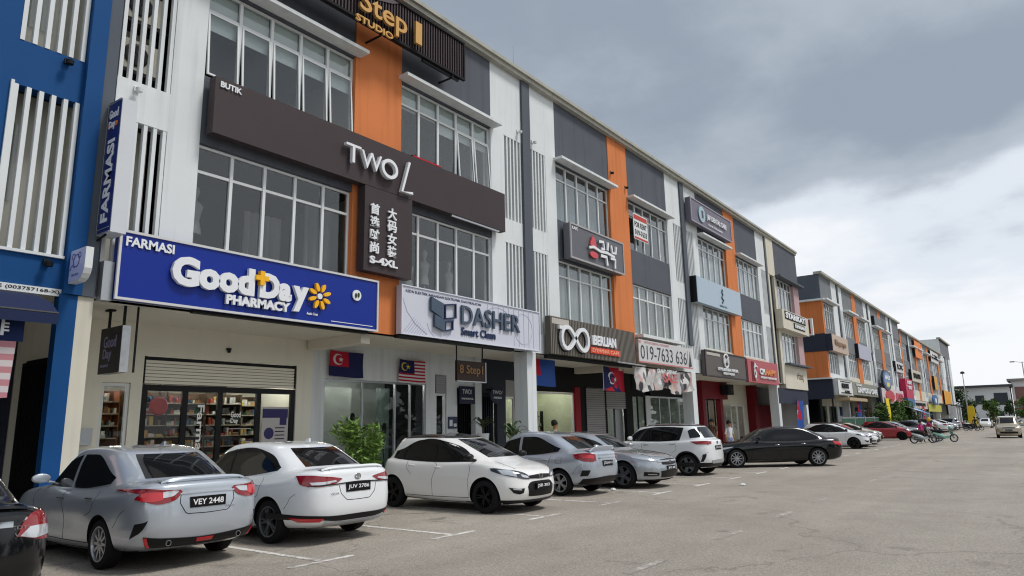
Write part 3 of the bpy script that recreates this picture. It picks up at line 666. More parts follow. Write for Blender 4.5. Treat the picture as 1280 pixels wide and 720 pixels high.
# last shops of block one
shopfront('shop_window', 30.0, 31.4, 3.0, (30.6,), M_dark, fw=.06); ib('shop_wall', M_white, 31.4, 31.9, .15, 4.0)
shopfront('shop_window', 31.9, 36.9, 3.0, (33.0, 34.2, 35.4), M_alus, fw=.08); ib('shop_wall', M_blackm, 30.0, 36.9, 3.0, 4.0)
ib('shop_room_wall', mat('grey_shop_paint', '#b7bfb9', 0.9), 29.9, 37, .15, 4.0, 17.8, 17.9)
M_maroon = mat('maroon_paint', '#6d0f1c', 0.6)
ib('shop_wall', M_white, 36.9, 37.9, .15, 4.0); ib('shop_wall', M_maroon, 37.9, 41.9, 3.0, 4.0, IY - .3, IY); ib('maroon_pier', M_maroon, 37.9, 38.3, .15, 3.0, IY - .3, IY); ib('maroon_pier', M_maroon, 40.6, 41.0, .15, 3.0, IY - .3, IY)
shopfront('shop_window', 38.3, 40.6, 3.0, (39.5,), M_black, gl=M_shopglass); shopfront('shop_window', 41.0, 43.2, 2.7, (41.7, 42.4), M_alus)
ib('shop_wall', M_cream, 41.0, 46.2, 2.7, 4.0); shopfront('shop_window', 43.2, 45.6, 2.7, (44.3,), M_alu, gl=M_curt if False else M_shopglass)
ib('maroon_pier', M_maroon, 46.2, 46.9, .15, 4.0, IY - .5, IY); ib('shop_wall', M_maroon, 46.9, 51.5, .15, 2.75); ib('shop_wall', M_cream, 45.6, 46.2, .15, 2.7)
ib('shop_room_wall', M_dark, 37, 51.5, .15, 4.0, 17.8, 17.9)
b = MB(); b.box(40.7, 41.6, 14.6, 15.0, 3.25, 3.85); t = thing('air_conditioner', 'dark condenser unit hung over the maroon shop entrance', 'air conditioner', (41.1, 14.8, 3.2)); build(b, 'casing', M_dark, t); b = MB(); disc(b, street(0, 14.59, 0), 41.15, 3.55, .22, 0, .02); build(b, 'fan_grille', M_black, t)
# ================================================================ blue building at the left
BB = thing('shophouse_row', 'royal blue shophouse at the left edge with tall white slats', 'building', (-8, 13, 0))
o3 = 3.62
bx(BB, 'wall_panel', M_blue, (-8, o3, FD + .02, FD + .3, 4.0, 13.46)); bx(BB, 'wall_panel', M_blue, (4.64, 4.747, FD + .02, FD + .3, 4.0, 13.46))
bx(BB, 'wall_panel', M_blue, (o3, 4.64, FD + .022, FD + .3, 4.0, 4.65), (o3, 4.64, FD + .022, FD + .3, 7.46, 8.27), (o3, 4.64, FD + .022, FD + .3, 11.12, 13.46))
slats(BB, o3, 4.63, 8.27, 11.12, 6); slats(BB, o3, 4.63, 4.65, 7.46, 6)
bx(BB, 'recess_wall', mat('recess_plaster', '#c9c7ba', 0.9), (3.0, 4.74, FD + .7, FD + .8, 4.3, 11.4)); bx(BB, 'recess_side', M_inner, (4.66, 4.745, FD + .3, FD + .7, 4.3, 11.4))
bx(BB, 'recess_window', M_glass, (3.3, 3.95, FD + .66, FD + .69, 5.6, 7.0), (3.7, 4.3, FD + .66, FD + .69, 8.9, 10.6))
bx(BB, 'slat_edge', M_white, (o3 - .05, o3 - .002, FD - .02, FD + .14, 4.6, 7.5), (o3, 4.64, FD - .03, FD + .14, 4.6, 4.648), (o3 - .05, 4.64, FD - .03, FD + .14, 11.122, 11.16))
bx(BB, 'pillar', M_blue, (4.62, 4.90, FD - .05, FD + .16, .15, 3.998)); bx(BB, 'corner_pier', M_blue, (4.65, 4.94, FD - .10, FD + .019, 4.0, 13.44))
bx(BB, 'ceiling', M_soffit, (-8, 4.88, FD + .3, 15.4, 3.995, 4.03)); bx(BB, 'roof', M_coping, (-8, 4.7, FD + .3, 27, 13.2, 13.4)); bx(BB, 'coping', M_coping, (-8, 4.69, FD - .2, FD + .35, 13.462, 13.7))
bx(BB, 'party_wall', M_inner, (4.885, 4.975, FD + .17, 27, 0.14, 3.99)); bx(BB, 'door_dark_backing', M_black, (4.86, 4.883, 13.5, 14.8, .16, 3.0)); bx(BB, 'back_wall', M_dark, (-8, 4.6, 17.5, 17.7, 0, 4.0)); bx(BB, 'floor', M_dark, (-8, 4.6, FD + .3, 27, 4.04, 4.3), (-8, 4.6, FD + .3, 27, 7.6, 8.0))  # thin black sheet painted as the dark depth behind the grille door
ib('shop_wall', M_navy, -8, 4.87, .15, 3.99, parent=BB)
t = grille_door(-.62, .62, 2.8, 'dark grille door between the blue pillar and the beige door pier', steps=False); t.location = (4.82, 14.15, .15); t.rotation_euler = (0, 0, R_(-90))
# ================================================================ block two (far row), one roof step down
M_grey_near = M_grey; M_grey = mat('hazed_grey_wall_paint', '#76797d', 0.85, noise=0.08, nscale=0.8, streak=0.2)  # paler wall grey: far haze and grazing sheen put into the paint colour
B2 = thing('shophouse_row', 'second shophouse row beyond the gap, orange end wall facing the camera', 'building', (58.9, 13, 0))
def scaled_shell(b, x0, x1, top):
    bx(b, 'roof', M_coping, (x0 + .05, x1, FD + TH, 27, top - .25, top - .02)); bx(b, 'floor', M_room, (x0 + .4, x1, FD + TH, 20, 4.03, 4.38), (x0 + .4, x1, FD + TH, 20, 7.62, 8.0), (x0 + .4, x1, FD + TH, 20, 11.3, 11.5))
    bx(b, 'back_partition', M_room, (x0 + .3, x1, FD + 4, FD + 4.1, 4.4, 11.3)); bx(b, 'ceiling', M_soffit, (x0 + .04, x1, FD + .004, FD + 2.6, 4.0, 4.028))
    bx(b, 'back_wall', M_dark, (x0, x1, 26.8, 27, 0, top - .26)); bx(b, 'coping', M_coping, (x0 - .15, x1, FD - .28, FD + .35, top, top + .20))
scaled_shell(B2, 58.9, 98.0, 13.3)
S2 = 64.8
# end wall facing the camera: dark top, white ledge, orange, navy band, orange
YB = 27.0
bx(B2, 'end_wall_panel', M_stripe, (58.88, 59.1, FD, YB, 11.25, 13.3)); bx(B2, 'end_ledge', M_white, (58.5, 59.3, FD - .3, YB, 11.1, 11.245))
bx(B2, 'end_wall_panel', M_orange, (58.86, 59.1, FD, YB, 8.45, 11.1)); bx(B2, 'end_wall_panel', M_navy, (58.80, 59.1, FD - .05, YB, 7.05, 8.445)); bx(B2, 'end_wall_panel', M_orange, (58.86, 59.1, FD, YB, 4.95, 7.045))
bx(B2, 'end_ledge', M_white, (58.6, 59.3, FD - .25, YB, 4.84, 4.945)); bx(B2, 'end_wall_panel', M_navy, (58.86, 59.1, FD - .2, YB, 3.3, 4.835)); bx(B2, 'end_wall_panel', M_cream, (58.88, 59.1, 15.4, YB, 0, 3.295))
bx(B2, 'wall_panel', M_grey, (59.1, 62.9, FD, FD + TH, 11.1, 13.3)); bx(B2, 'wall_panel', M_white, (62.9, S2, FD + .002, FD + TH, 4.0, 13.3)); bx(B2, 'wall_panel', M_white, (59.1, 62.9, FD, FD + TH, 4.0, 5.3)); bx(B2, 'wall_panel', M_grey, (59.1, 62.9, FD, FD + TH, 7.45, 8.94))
bx(B2, 'orange_pier', M_orange, (58.87, 59.3, FD - .03, FD - .001, 8.45, 11.1), (58.87, 59.3, FD - .03, FD - .001, 4.95, 7.04))
window(B2, 58.95 + .3, 8.94, False); window(B2, 58.95 + .3, 5.3, False); bx(B2, 'canopy_ledge', M_white, (58.8, 63.2, FD - .5, FD - .002, 11.13, 11.27))
bx(B2, 'window_glass', M_glass, (59.1, 63.0, FD + .14, FD + .15, 5.3, 7.45), (59.1, 63.0, FD + .14, FD + .15, 8.94, 11.1))
def far_module(b, x0, w, top):
    """same facade rhythm, windows without separate panes"""
    k = w / 13.35
    bx(b, 'stripe', M_stripe, (x0, x0 + .45, FD - .08, FD + TH, 5.28, top)); bx(b, 'wall_panel', M_white, (x0, x0 + .45, FD, FD + TH, 4.0, 5.278))
    for a, c in ((x0 + .45, x0 + 2.11 * k), (x0 + 11.68 * k, x0 + w)):
        bx(b, 'wall_panel', M_white, (a, c, FD + .01, FD + TH, 4.0, top))
        a2, c2 = (a, a + 1.0) if a < x0 + 2 else (c - 1.0, c)
        for z0, z1 in ((4.65, 7.46), (8.26, 11.12)):
            q = MB()
            for j in range(5): q.box(a2 + .05 + j * .19, a2 + .13 + j * .19, FD - .06, FD + .009, z0, z1)
            build(q, 'slat_screen', M_white, b)
    for s in (x0 + 2.11 * k, x0 + 7.71 * k):
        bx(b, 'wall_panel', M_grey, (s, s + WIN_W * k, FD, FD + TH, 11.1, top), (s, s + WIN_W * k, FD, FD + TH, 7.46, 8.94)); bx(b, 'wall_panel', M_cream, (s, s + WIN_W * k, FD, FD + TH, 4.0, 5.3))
        for z in (8.94, 5.30):
            o = window(b, s, z, False); o.scale.x = k; g = MB(); g.box(s + .05, s + 3.9 * k, FD + .13, FD + .14, z + .05, z + 2.1); build(g, 'window_glass', M_glass, b)
            g = MB(); n = 24; g.grid([[(s + 3.9 * k * i / n, FD + .3 + .05 * math.sin(i * 2.1), zz) for i in range(n + 1)] for zz in (z + .1, z + 1.5)]); build(g, 'curtain', M_curt, b)
        bx(b, 'canopy_ledge', M_white, (s - .12, s + WIN_W * k + .14, FD - .5, FD - .002, 11.13, 11.27))
    bx(b, 'orange_pier', M_orange, (x0 + 6.08 * k, x0 + 7.71 * k, FD - .03, FD + TH, 4.0, top))
    bx(b, 'pillar', M_white, (x0 + .02, x0 + .5, FD - .02, FD + .5, .15, 4.0))
    rnd = random.Random(int(x0)); x = x0 + .55
    while x < x0 + w - 1:
        ww = rnd.uniform(1.6, 3.0); c = rnd.choice([M_cream, M_white, M_dark, M_steel, M_dgrey]); ib('shop_wall', c, x, min(x + ww * .35, x0 + w), .15, 4.0, parent=b)
        if x + ww < x0 + w: ib('shop_window', M_shopglass, x + ww * .35, x + ww, .15, 2.9, IY + .05, IY + .07, parent=b); ib('shop_wall', M_cream, x + ww * .35, x + ww, 2.9, 4.0, parent=b)
        x += ww
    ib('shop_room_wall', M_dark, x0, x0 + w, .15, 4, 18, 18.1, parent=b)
far_module(B2, 64.8, 13.2, 13.3); far_module(B2, 78.0, 13.1, 13.3)
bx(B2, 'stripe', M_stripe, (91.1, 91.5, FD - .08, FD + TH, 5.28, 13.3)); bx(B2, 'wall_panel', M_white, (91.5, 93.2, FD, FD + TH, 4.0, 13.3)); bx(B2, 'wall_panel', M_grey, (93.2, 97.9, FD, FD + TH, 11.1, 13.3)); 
B3 = thing('shophouse_row', 'lower roofed continuation of the far shophouse row with many small signs', 'building', (98, 13, 0))
scaled_shell(B3, 98.1, 144.0, 12.5)
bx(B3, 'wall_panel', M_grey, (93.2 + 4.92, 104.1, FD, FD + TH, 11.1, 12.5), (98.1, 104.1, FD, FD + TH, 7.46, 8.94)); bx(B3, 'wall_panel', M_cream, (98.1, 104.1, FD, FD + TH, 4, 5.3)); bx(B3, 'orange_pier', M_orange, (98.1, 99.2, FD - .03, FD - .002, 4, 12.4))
for z in (5.3, 8.94): window(B3, 99.4, z, False); bx(B3, 'window_glass', M_glass, (98.2, 104.0, FD + .13, FD + .14, z, z + 2.15))
bx(B2, 'wall_panel', M_grey, (93.2, 97.9, FD, FD + TH, 7.46, 8.94)); bx(B2, 'wall_panel', M_cream, (93.2, 97.9, FD, FD + TH, 4, 5.3)); window(B2, 93.5, 5.3, False); window(B2, 93.5, 8.94, False)
bx(B2, 'window_glass', M_glass, (93.2, 97.9, FD + .13, FD + .14, 5.3, 7.45), (93.2, 97.9, FD + .13, FD + .14, 8.94, 11.1))
far_module(B3, 104.1, 13.3, 12.5); far_module(B3, 117.4, 13.3, 12.5); far_module(B3, 130.7, 13.3, 12.5)
# block three: taller corner building at the end
B4 = thing('shophouse_row', 'tall grey and white corner shophouse closing the far end of the row', 'building', (144, 13, 0))
bx(B4, 'end_wall_panel', M_white, (144.05, 144.3, FD, 27, 0, 15.5)); bx(B4, 'roof', M_coping, (144.3, 160, FD, 27, 15.3, 15.5)); bx(B4, 'coping', M_coping, (143.8, 160.3, FD - .3, FD + .3, 15.5, 15.75))
bx(B4, 'wall_panel', M_grey, (144.3, 160, FD, FD + .3, 12.6, 15.5)); bx(B4, 'wall_panel', M_white, (144.3, 148, FD, FD + .3, 0, 12.6), (156, 160, FD, FD + .3, 0, 12.6), (152.5, 153.3, FD, FD + .3, 0, 12.6))
bx(B4, 'wall_panel', M_grey, (148, 152.5, FD, FD + .3, 7.4, 9), (153.3, 156, FD, FD + .3, 7.4, 9), (148, 152.5, FD, FD + .3, 3.9, 5.3), (153.3, 156, FD, FD + .3, 3.9, 5.3))
bx(B4, 'window_glass', M_glass, (148, 156, FD + .15, FD + .16, 5.3, 7.4), (148, 156, FD + .15, FD + .16, 9, 12.6)); bx(B4, 'back_partition', M_room, (144.4, 160, FD + 3, FD + 3.1, 0, 12)); bx(B4, 'end_wall_panel', M_stripe, (159.8, 160.05, FD + .3, 27, 0, 15.3))
bx(B4, 'canopy_ledge', M_stripe, (146, 160.6, FD - 1.2, FD, 3.7, 3.9)); bx(B4, 'pillar', M_white, (146, 147, FD - 1, FD, 0, 3.7), (150, 150.8, FD - 1, FD - .3, 0, 3.7), (155, 155.8, FD - 1, FD - .3, 0, 3.7))
M_grey = M_grey_near
# ================================================================ background across the far end
def far_house(label, x, y0, y1, h, roofc, wallc, wins, pitched=False):
    t = thing('house', label, 'house', (x, (y0 + y1) / 2, 0)); d = 12
    bx(t, 'wall', wallc, (x, x + d, y0, y1, 0, h))
    if pitched:
        b = MB(); r = 1.6; b.prism([(0, 0), (d + 1.2, 0), (d / 2, r)], y0 - .6, y1 + .6, Matrix(((1, 0, 0, x - .6), (0, 0, 1, 0), (0, 1, 0, h + .002), (0, 0, 0, 1)))); build(b, 'roof', roofc, t)
    else: bx(t, 'roof', roofc, (x - .8, x + d + .5, y0 - .6, y1 + .6, h, h + .45))
    for (a, c, z0, z1, m) in wins: bx(t, 'window', m, (x - .06, x - .003, a, c, z0, z1))
    return t
Mh = mat('far_house_white', '#eceded', 0.85, noise=.06, nscale=.3); Mr = mat('far_dark_roof', '#4d5157', 0.7); Mt = mat('terracotta_tiles', '#8a5a50', 0.8, noise=.1, nscale=1); Mg2 = mat('pale_grey_roof', '#98958f', 0.8); Mw = mat('far_window', '#3d444b', 0.3)
far_house('white two storey house with a flat dark roof behind the far street lamp', 172, 4.6, 13.2, 7.6, Mr, Mh, [(5.0, 7.3, 4.0, 6.4, Mw), (9, 10.5, 4.2, 6, Mw), (6, 8, .5, 2.8, Mw)])
far_house('white terrace house with brown roof and balcony at the right edge', 176, -3.5, 4.3, 8.8, Mg2, Mh, [(1.6, 3.8, 5, 7.6, mat('brown_louvre', '#8d6e66', 0.7)), (-1, .6, 5.2, 7.2, Mw), (0, 3.5, .4, 2.6, Mw)])
far_house('pale house partly outside the right edge', 178, -14, -4, 8.5, Mg2, Mh, [(-8, -6, 5.2, 7.2, Mw)])
t = thing('carport_roof', 'terracotta tiled porch roof in front of the terrace house', 'porch', (172, 0, 0)); bx(t, 'tiles', Mt, (170, 175.9, -1.2, 4.2, 3.0, 3.3)); bx(t, 'post', Mh, (170.2, 170.5, -1, -.7, 0, 3), (170.2, 170.5, 3.6, 3.9, 0, 3)); bx(t, 'upper_tiles', Mt, (173, 175.9, -.5, 4.2, 4.4, 4.7))
t = thing('garden_wall', 'low pale boundary wall in front of the far houses', 'wall', (168, 3, 0)); bx(t, 'wall', Mh, (168, 168.3, -14, 13, 0, 1.3)); bx(t, 'wall_cap', Mg2, (167.9, 168.4, -14, 13, 1.3, 1.42))
for k in range(6): bx(t, 'pier', Mh, (167.85, 167.98, -13 + k * 5, -12.5 + k * 5, 0, 1.7))
# foliage -------------------------------------------------------------------
M_leaf = mat('leaf_green', (0.055, 0.105, 0.03), 0.7, noise=.45, nscale=1.5); M_leaf2 = mat('leaf_bright', (0.11, 0.20, 0.04), 0.6, noise=.35, nscale=3); M_leafd = mat('leaf_dark', (0.03, 0.065, 0.022), 0.7, noise=.4, nscale=2); M_bark = mat('bark', '#5a4c3e', 0.95, noise=.2, nscale=8)
def leaves(c, rad, n, size, seed, squash=1.0, clump=9, narrow=.45):
    rnd = random.Random(seed); b = MB(); cl = []
    for k in range(clump):
        a = rnd.uniform(0, 6.28); r = rnd.random() ** .5; cl.append((c[0] + rad[0] * r * math.cos(a) * .75, c[1] + rad[1] * r * math.sin(a) * .75, c[2] + rad[2] * rnd.uniform(-.75, .8), rnd.uniform(.30, .55)))
    for k in range(n):
        q = cl[k % clump]; d = Vector((rnd.gauss(0, 1), rnd.gauss(0, 1), rnd.gauss(0, 1))).normalized() * rnd.random() ** .4 * q[3]
        p = Vector((q[0] + d.x * rad[0], q[1] + d.y * rad[1], q[2] + d.z * rad[2])); s = size * rnd.uniform(.6, 1.3)
        u = Vector((rnd.gauss(0, 1), rnd.gauss(0, 1), rnd.gauss(0, .6))).normalized(); v = u.cross(Vector((rnd.gauss(0, 1), rnd.gauss(0, 1), rnd.gauss(0, 1)))).normalized() * narrow
        b.cur = 0 if rnd.random() < .6 else 1
        b.quad(p - u * s, p + v * s, p + u * s, p - v * s)
    return b
def tree(label, x, y, h, r, seed, mats=(0, 0), n=2600, size=.16, grp='trees beyond the far end of the street', trunk_h=None):
    t = thing('tree', label, 'tree', (x, y, 0), 0, grp); rnd = random.Random(seed); th = trunk_h or h * .45
    b = MB(); b.tube([(0, 0, 0), (.05, .03, th * .5), (0, 0, th)], [.16, .12, .09], 8)
    for k in range(6):
        a = rnd.uniform(0, 6.28); b.tube([(0, 0, th * rnd.uniform(.7, 1)), (math.cos(a) * r * .4, math.sin(a) * r * .4, th + (h - th) * .4), (math.cos(a) * r * .7, math.sin(a) * r * .7, th + (h - th) * rnd.uniform(.5, .8))], [.07, .05, .02], 6)
    link('trunk', b.mesh('trunk', M_bark), t); b = leaves((0, 0, (h + th * .8) / 2), (r, r, (h - th * .8) / 2), n, size, seed, clump=14); link('crown', b.mesh('crown', [M_leaf if mats[0] == 0 else M_leaf2, M_leafd if mats[1] == 0 else M_leaf]), t)
    return t
tree('dark bushy tree against the end of the far row', 163, 13.0, 7.0, 2.4, 21, n=3200, size=.22, trunk_h=1.2)
tree('slim dark tree left of the yellow tower banner', 160, 10.8, 5.2, 1.3, 25, n=1500, size=.2, trunk_h=1)
tree('small round tree in front of the white flat roofed house', 150, 7.0, 4.6, 1.5, 22, (1, 0), n=1300, size=.22)
tree('second small tree with a dark crown beside the terrace house', 152, 4.6, 4.8, .9, 23, n=800, size=.2)
tree('light green spreading tree before the terrace house', 156, 2.0, 4.9, 1.8, 24, (1, 1), n=1500, size=.22)
t = thing('hedge', 'long low clipped hedge across the end of the street', 'hedge', (160, 0, 0)); b = MB(); b = leaves((160, -7, .65), (.6, 7.5, .55), 5000, .16, 31, clump=60); build(b, 'foliage', [M_leafd, M_leaf], t); build(leaves((160, 6.5, .8), (.6, 3.4, .7), 1600, .18, 32, clump=30), 'foliage', [M_leaf, M_leaf2], t)
struct(build(MB().box(158.8, 161.5, -15, 13, 0.01, .14), 'grass_verge', M_leaf))
def lamp_post(label, x, y, h, double=False):
    t = thing('street_lamp', label, 'street lamp', (x, y, 0), 0, 'street lamps beyond the far end'); b = MB(); b.tube([(0, 0, 0), (0, 0, h)], [.12, .06], 8); link('pole', b.mesh('pole', M_alus), t)
    for s in ((-1, 1) if double else (1,)):
        b = MB(); b.tube([(0, 0, h - .1), (0, s * .7, h + .05), (0, s * 1.1, h + .05)], .035, 6); link('arm', b.mesh('arm', M_alus), t)
        b = MB(); b.box(-.15, .15, min(s * .9, s * 1.5), max(s * .9, s * 1.5), h, h + .14); link('lamp_head', b.mesh('lamp_head', M_dark), t)
t = thing('street_lamp', 'slim street lamp with a dark round head left of the white far house', 'street lamp', (135, 9.5, 0)); b = MB(); b.tube([(0, 0, 0), (0, 0, 8.6)], [.12, .05], 8); link('pole', b.mesh('pole', M_alus), t); b = MB(); b.lathe([(0, -.2), (.3, -.12), (.35, 0), (.2, .2), (0, .25)], 14, Matrix.Translation((0, 0, 8.8))); link('lamp_head', b.mesh('lamp_head', M_dark, smooth=50), t)
lamp_post('two armed street lamp at the right edge of the picture', 128, 1.35, 9.6, True)
# ================================================================ signs
def sign_mats(c, **k): return mat('sign_%s' % c[1:], c, 0.55, **k)
def sign(label, x0, x1, z0, z1, face, group=None, y=12.72, border=None, bcol='#c8c8c8', depth=None, cat='sign', name='shop_sign'):
    """panel box on the facade; returns (thing, frame with origin at its lower-left)"""
    t = thing(name, label, cat, (x0, y, z0), 0, group); b = MB(); b.box(x0, x1, y, FD - .1 if depth is None else y + depth, z0, z1); build(b, 'panel', face, t)
    if border:
        b = MB(); w = border
        b.box(x0 - .01, x1 + .01, y - .03, y + .02, z0 - .01, z0 + w); b.box(x0 - .01, x1 + .01, y - .03, y + .02, z1 - w, z1 + .01); b.box(x0 - .01, x0 + w, y - .028, y + .018, z0 + w, z1 - w); b.box(x1 - w, x1 + .01, y - .028, y + .018, z0 + w, z1 - w)
        build(b, 'border', sign_mats(bcol), t)
    return t, street(x0, y, z0)
M_let = mat('white_letters', '#dfe1e4', 0.4); M_shadow = mat('letter_side', '#3c3d42', 0.6)
def letters(t, M, txt, a, z0, c, z1, m=None, bold=0.02, depth=.05, lift=.03, name='lettering', **k):
    b = MB(); put_text(b, txt, M, a, z0, c, z1, bold=bold, depth=depth, lift=lift, **k)
    if depth < .05 or len(txt) < 2 or (c - a) < .5: return build(b, name, m or M_let, t)
    # raised letters are separate pieces: one object per connected glyph
    par = list(range(len(b.v)))
    def find(i):
        while par[i] != i: par[i] = par[par[i]]; i = par[i]
        return i
    seen = {}
    for i, v in enumerate(b.v):
        kx = tuple(round(q, 4) for q in v)
        if kx in seen: par[find(i)] = find(seen[kx])
        else: seen[kx] = i
    for f in b.f:
        for j in f[1:]: par[find(j)] = find(f[0])
    groups = {}
    for f in b.f: groups.setdefault(find(f[0]), []).append(f)
    o = None
    for fs in groups.values():
        q = MB(); mp = {}
        for f in fs:
            for j in f:
                if j not in mp: mp[j] = len(q.v); q.v.append(b.v[j])
            q.f.append(tuple(mp[j] for j in f)); q.mi.append(0)
        o = build(q, 'letter', m or M_let, t)
    return o
def letters_multi(t, M, txt, a, z0, c, z1, m=None, **k):
    """one object per letter so each can be picked"""
    return letters(t, M, txt, a, z0, c, z1, m, **k)
# 1 pharmacy sign
t, M = sign('wide royal blue pharmacy sign with big white Good Day letters and yellow flower', 5.39, 11.5, 3.99, 5.24, mat('sign_royal_blue', '#0a2a88', 0.4), border=.035)
letters(t, M, 'FARMASI', .10, .97, .98, 1.15, bold=.03, depth=.02, lift=.01)
letters(t, M, 'Good', .93, .38, 2.66, .96, bold=.055, depth=.08, lift=.02); letters(t, M, 'Da', 2.78, .38, 3.56, .92, bold=.055, depth=.08, lift=.02); letters(t, M, 'y', 3.60, .20, 4.0, .76, bold=.055, depth=.08, lift=.02)
letters(t, M, 'PHARMACY', 2.06, .16, 3.55, .36, bold=.05, depth=.06, lift=.02); letters(t, M, 'Austin Crest', 4.02, .18, 4.32, .24, bold=.02, depth=.01, lift=.01)
My = mat('sign_yellow', '#f0b323', 0.4); b = MB(); cx, cy = 4.32, .62
for k in range(8):
    a = k * math.pi / 4 + .35; p = Matrix.Translation((cx + .17 * math.cos(a), cy + .17 * math.sin(a), 0)) @ Matrix.Rotation(a, 4, 'Z'); disc(b, M @ p, .04, 0, .10, .02, .09, 14, .045)
build(b, 'flower_petals', My, t); b = MB(); disc(b, M, cx, cy, .065, .02, .08); build(b, 'flower_centre', M_let, t); b = MB(); disc(b, M, 5.42, .80, .13, .01, .04); build(b, 'emblem_disc', M_let, t)
b = MB(); rect(b, M, 2.66, .74, 2.96, .84, .03, .14); rect(b, M, 2.76, .64, 2.86, .94, .031, .141); build(b, 'yellow_cross', My, t)
b = MB(); disc(b, M, 5.38, .79, .03, .045, .055, 12, .06); disc(b, M, 5.46, .81, .03, .045, .055, 12, .06); build(b, 'emblem_leaf', M_leafd, t); b = MB(); rect(b, M, 4.7, .10, 5.95, .115, .004, .010); build(b, 'fine_print_line', M_let, t)
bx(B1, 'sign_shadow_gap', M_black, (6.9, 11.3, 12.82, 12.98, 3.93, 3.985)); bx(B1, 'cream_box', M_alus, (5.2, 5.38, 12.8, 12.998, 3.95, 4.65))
# 2 vertical projecting pharmacy sign
t = thing('projecting_sign', 'tall navy projecting sign with upward FARMASI lettering and white edge', 'sign', (5.08, 12.39, 5.08)); b = MB(); b.box(5.08, 5.34, 12.39, 12.9, 5.08, 7.56); build(b, 'light_box', mat('sign_edge_white', '#c9ccd0', 0.35, noise=.05, nscale=2), t)
M = frame((5.075, 12.9, 5.08), (0, -1, 0), (0, 0, 1)); b = MB(); rect(b, M, .02, .02, .49, 2.46, 0, .006); build(b, 'navy_face', mat('sign_navy', '#1c2a6a', 0.35), t)
Mv = frame((5.068, 12.39, 5.08), (0, 0, 1), (0, 1, 0)); letters(t, Mv, 'FARMASI', .2, .13, 1.75, .40, bold=.03, depth=.008, lift=.002); Mq = cross(5.068, 12.9, 5.08)
letters(t, Mq, 'Good', .08, 2.16, .42, 2.33, bold=.03, depth=.008, lift=.002); letters(t, Mq, 'Day', .08, 1.94, .34, 2.12, bold=.03, depth=.008, lift=.002); b = MB(); disc(b, Mq, .38, 2.03, .05, .002, .01, 10); rect(b, Mq, .06, 2.0, .10, 2.04, .003, .012); build(b, 'orange_flower', mat('sign_orange_dot', '#d9762c', 0.5), t)
b = MB(); rect(b, Mq, .04, .08, .47, .095, .003, .01); rect(b, Mq, .005, .0, .505, .015, .003, .012); rect(b, Mq, .005, 2.465, .505, 2.48, .003, .012); rect(b, Mq, .0, .015, .012, 2.465, .003, .012); build(b, 'edge_trim', M_alus, t)
b = MB(); b.tube([(5.1, 12.6, 5.06), (5.1, 13.0, 5.0)], .02, 6); b.tube([(5.1, 12.6, 7.58), (5.1, 13.0, 7.6)], .02, 6); build(b, 'bracket', M_black, t)
# 3 small lilac rounded sign
t = thing('projecting_sign', 'small pale lilac projecting sign with rounded lower corner and bear outline', 'sign', (4.71, 12.32, 4.17))
pl = [(0, 0), (.42, 0)] + [(.42 + .22 * math.sin(a) , .22 - .22 * math.cos(a)) for a in (0.3, .6, .9, 1.2, 1.5)] + [(.66, .2), (.66, .56), (0, .56)]
pl = [(0, 0), (.45, .0), (.55, .04), (.62, .11), (.66, .2), (.66, .56), (0, .56)]
Mx = cross(4.71, 12.98, 4.17); b = MB(); b.prism(pl, -.12, 0, Mx); build(b, 'light_box', M_alu, t); b = MB(); b.prism([(.03 + x * .92, .02 + y * .94) for x, y in pl], .002, .006, Mx); build(b, 'lilac_face', mat('sign_lilac', '#bcc3ea', 0.35), t)
b = MB(); C_ = lambda cx, cy, r, n=14, a0=0, a1=6.283: [(cx + r * math.cos(a0 + (a1 - a0) * k / n), cy + r * math.sin(a0 + (a1 - a0) * k / n)) for k in range(n + 1)]
stroke(b, Mx, C_(.34, .36, .11), .015, .007, .012); stroke(b, Mx, C_(.22, .44, .05), .012, .007, .012); stroke(b, Mx, C_(.45, .44, .05), .012, .007, .012); stroke(b, Mx, [(.12, .22), (.2, .3), (.28, .24)], .012, .007, .012); put_text(b, 'BEAR BEAR', Mx, .2, .1, .46, .14, bold=.02, lift=.008); build(b, 'line_drawing', mat('sign_line_blue', '#39479c', 0.5), t)
# 4 strip sign on the blue building
t = thing('name_strip', 'thin white strip sign with black enterprise name across the blue building', 'sign', (2, 12.97, 3.9)); b = MB(); b.box(.5, 4.70, 12.98, 13.019, 3.95, 4.07); build(b, 'panel', M_alu, t)
M = street(0, 12.978, 3.95); letters(t, M, 'KEDAI KOPI DAN KAMPONG KG ENTERPRISE (003757168-X)', 1.2, .025, 4.62, .095, M_black, bold=.01, depth=.003, lift=.001)
# awning + banner
t = thing('awning', 'navy shop awning at the lower left of the blue building', 'awning', (2, 12.4, 3.3)); b = MB()
b.grid([[(x, 12.98, 3.93) for x in (-2, 1, 4.28)], [(x, 12.3, 3.72) for x in (-2, 1, 4.28)], [(x, 11.95, 3.50) for x in (-2, 1, 4.28)], [(x, 11.95, 3.33) for x in (-2, 1, 4.28)]]); build(b, 'canvas', mat('awning_navy', '#1c2747', 0.8), t)
b = MB(); b.tube([(-2, 11.97, 3.5), (4.28, 11.97, 3.5)], .025, 6); b.tube([(4.2, 12.98, 3.75), (4.2, 11.97, 3.5)], .02, 6); build(b, 'frame', M_black, t)
t = thing('hanging_banner', 'navy and pink striped blind banner with white coffee characters at the left edge', 'banner', (3.4, 12.3, 2.2)); Mb = street(0, 12.2, 0); b = MB()
b.grid([[(x, 12.2 + .02 * math.sin(x * 9), z) for x in np.linspace(1.2, 3.92, 14)] for z in (3.42, 3.05)]); build(b, 'navy_cloth', mat('banner_navy', '#182850', 0.8), t)
letters(t, Mb, '咖啡', 3.0, 3.12, 3.72, 3.36, bold=.02, depth=.004, lift=.04)
b = MB(); b2 = MB(); n = 9
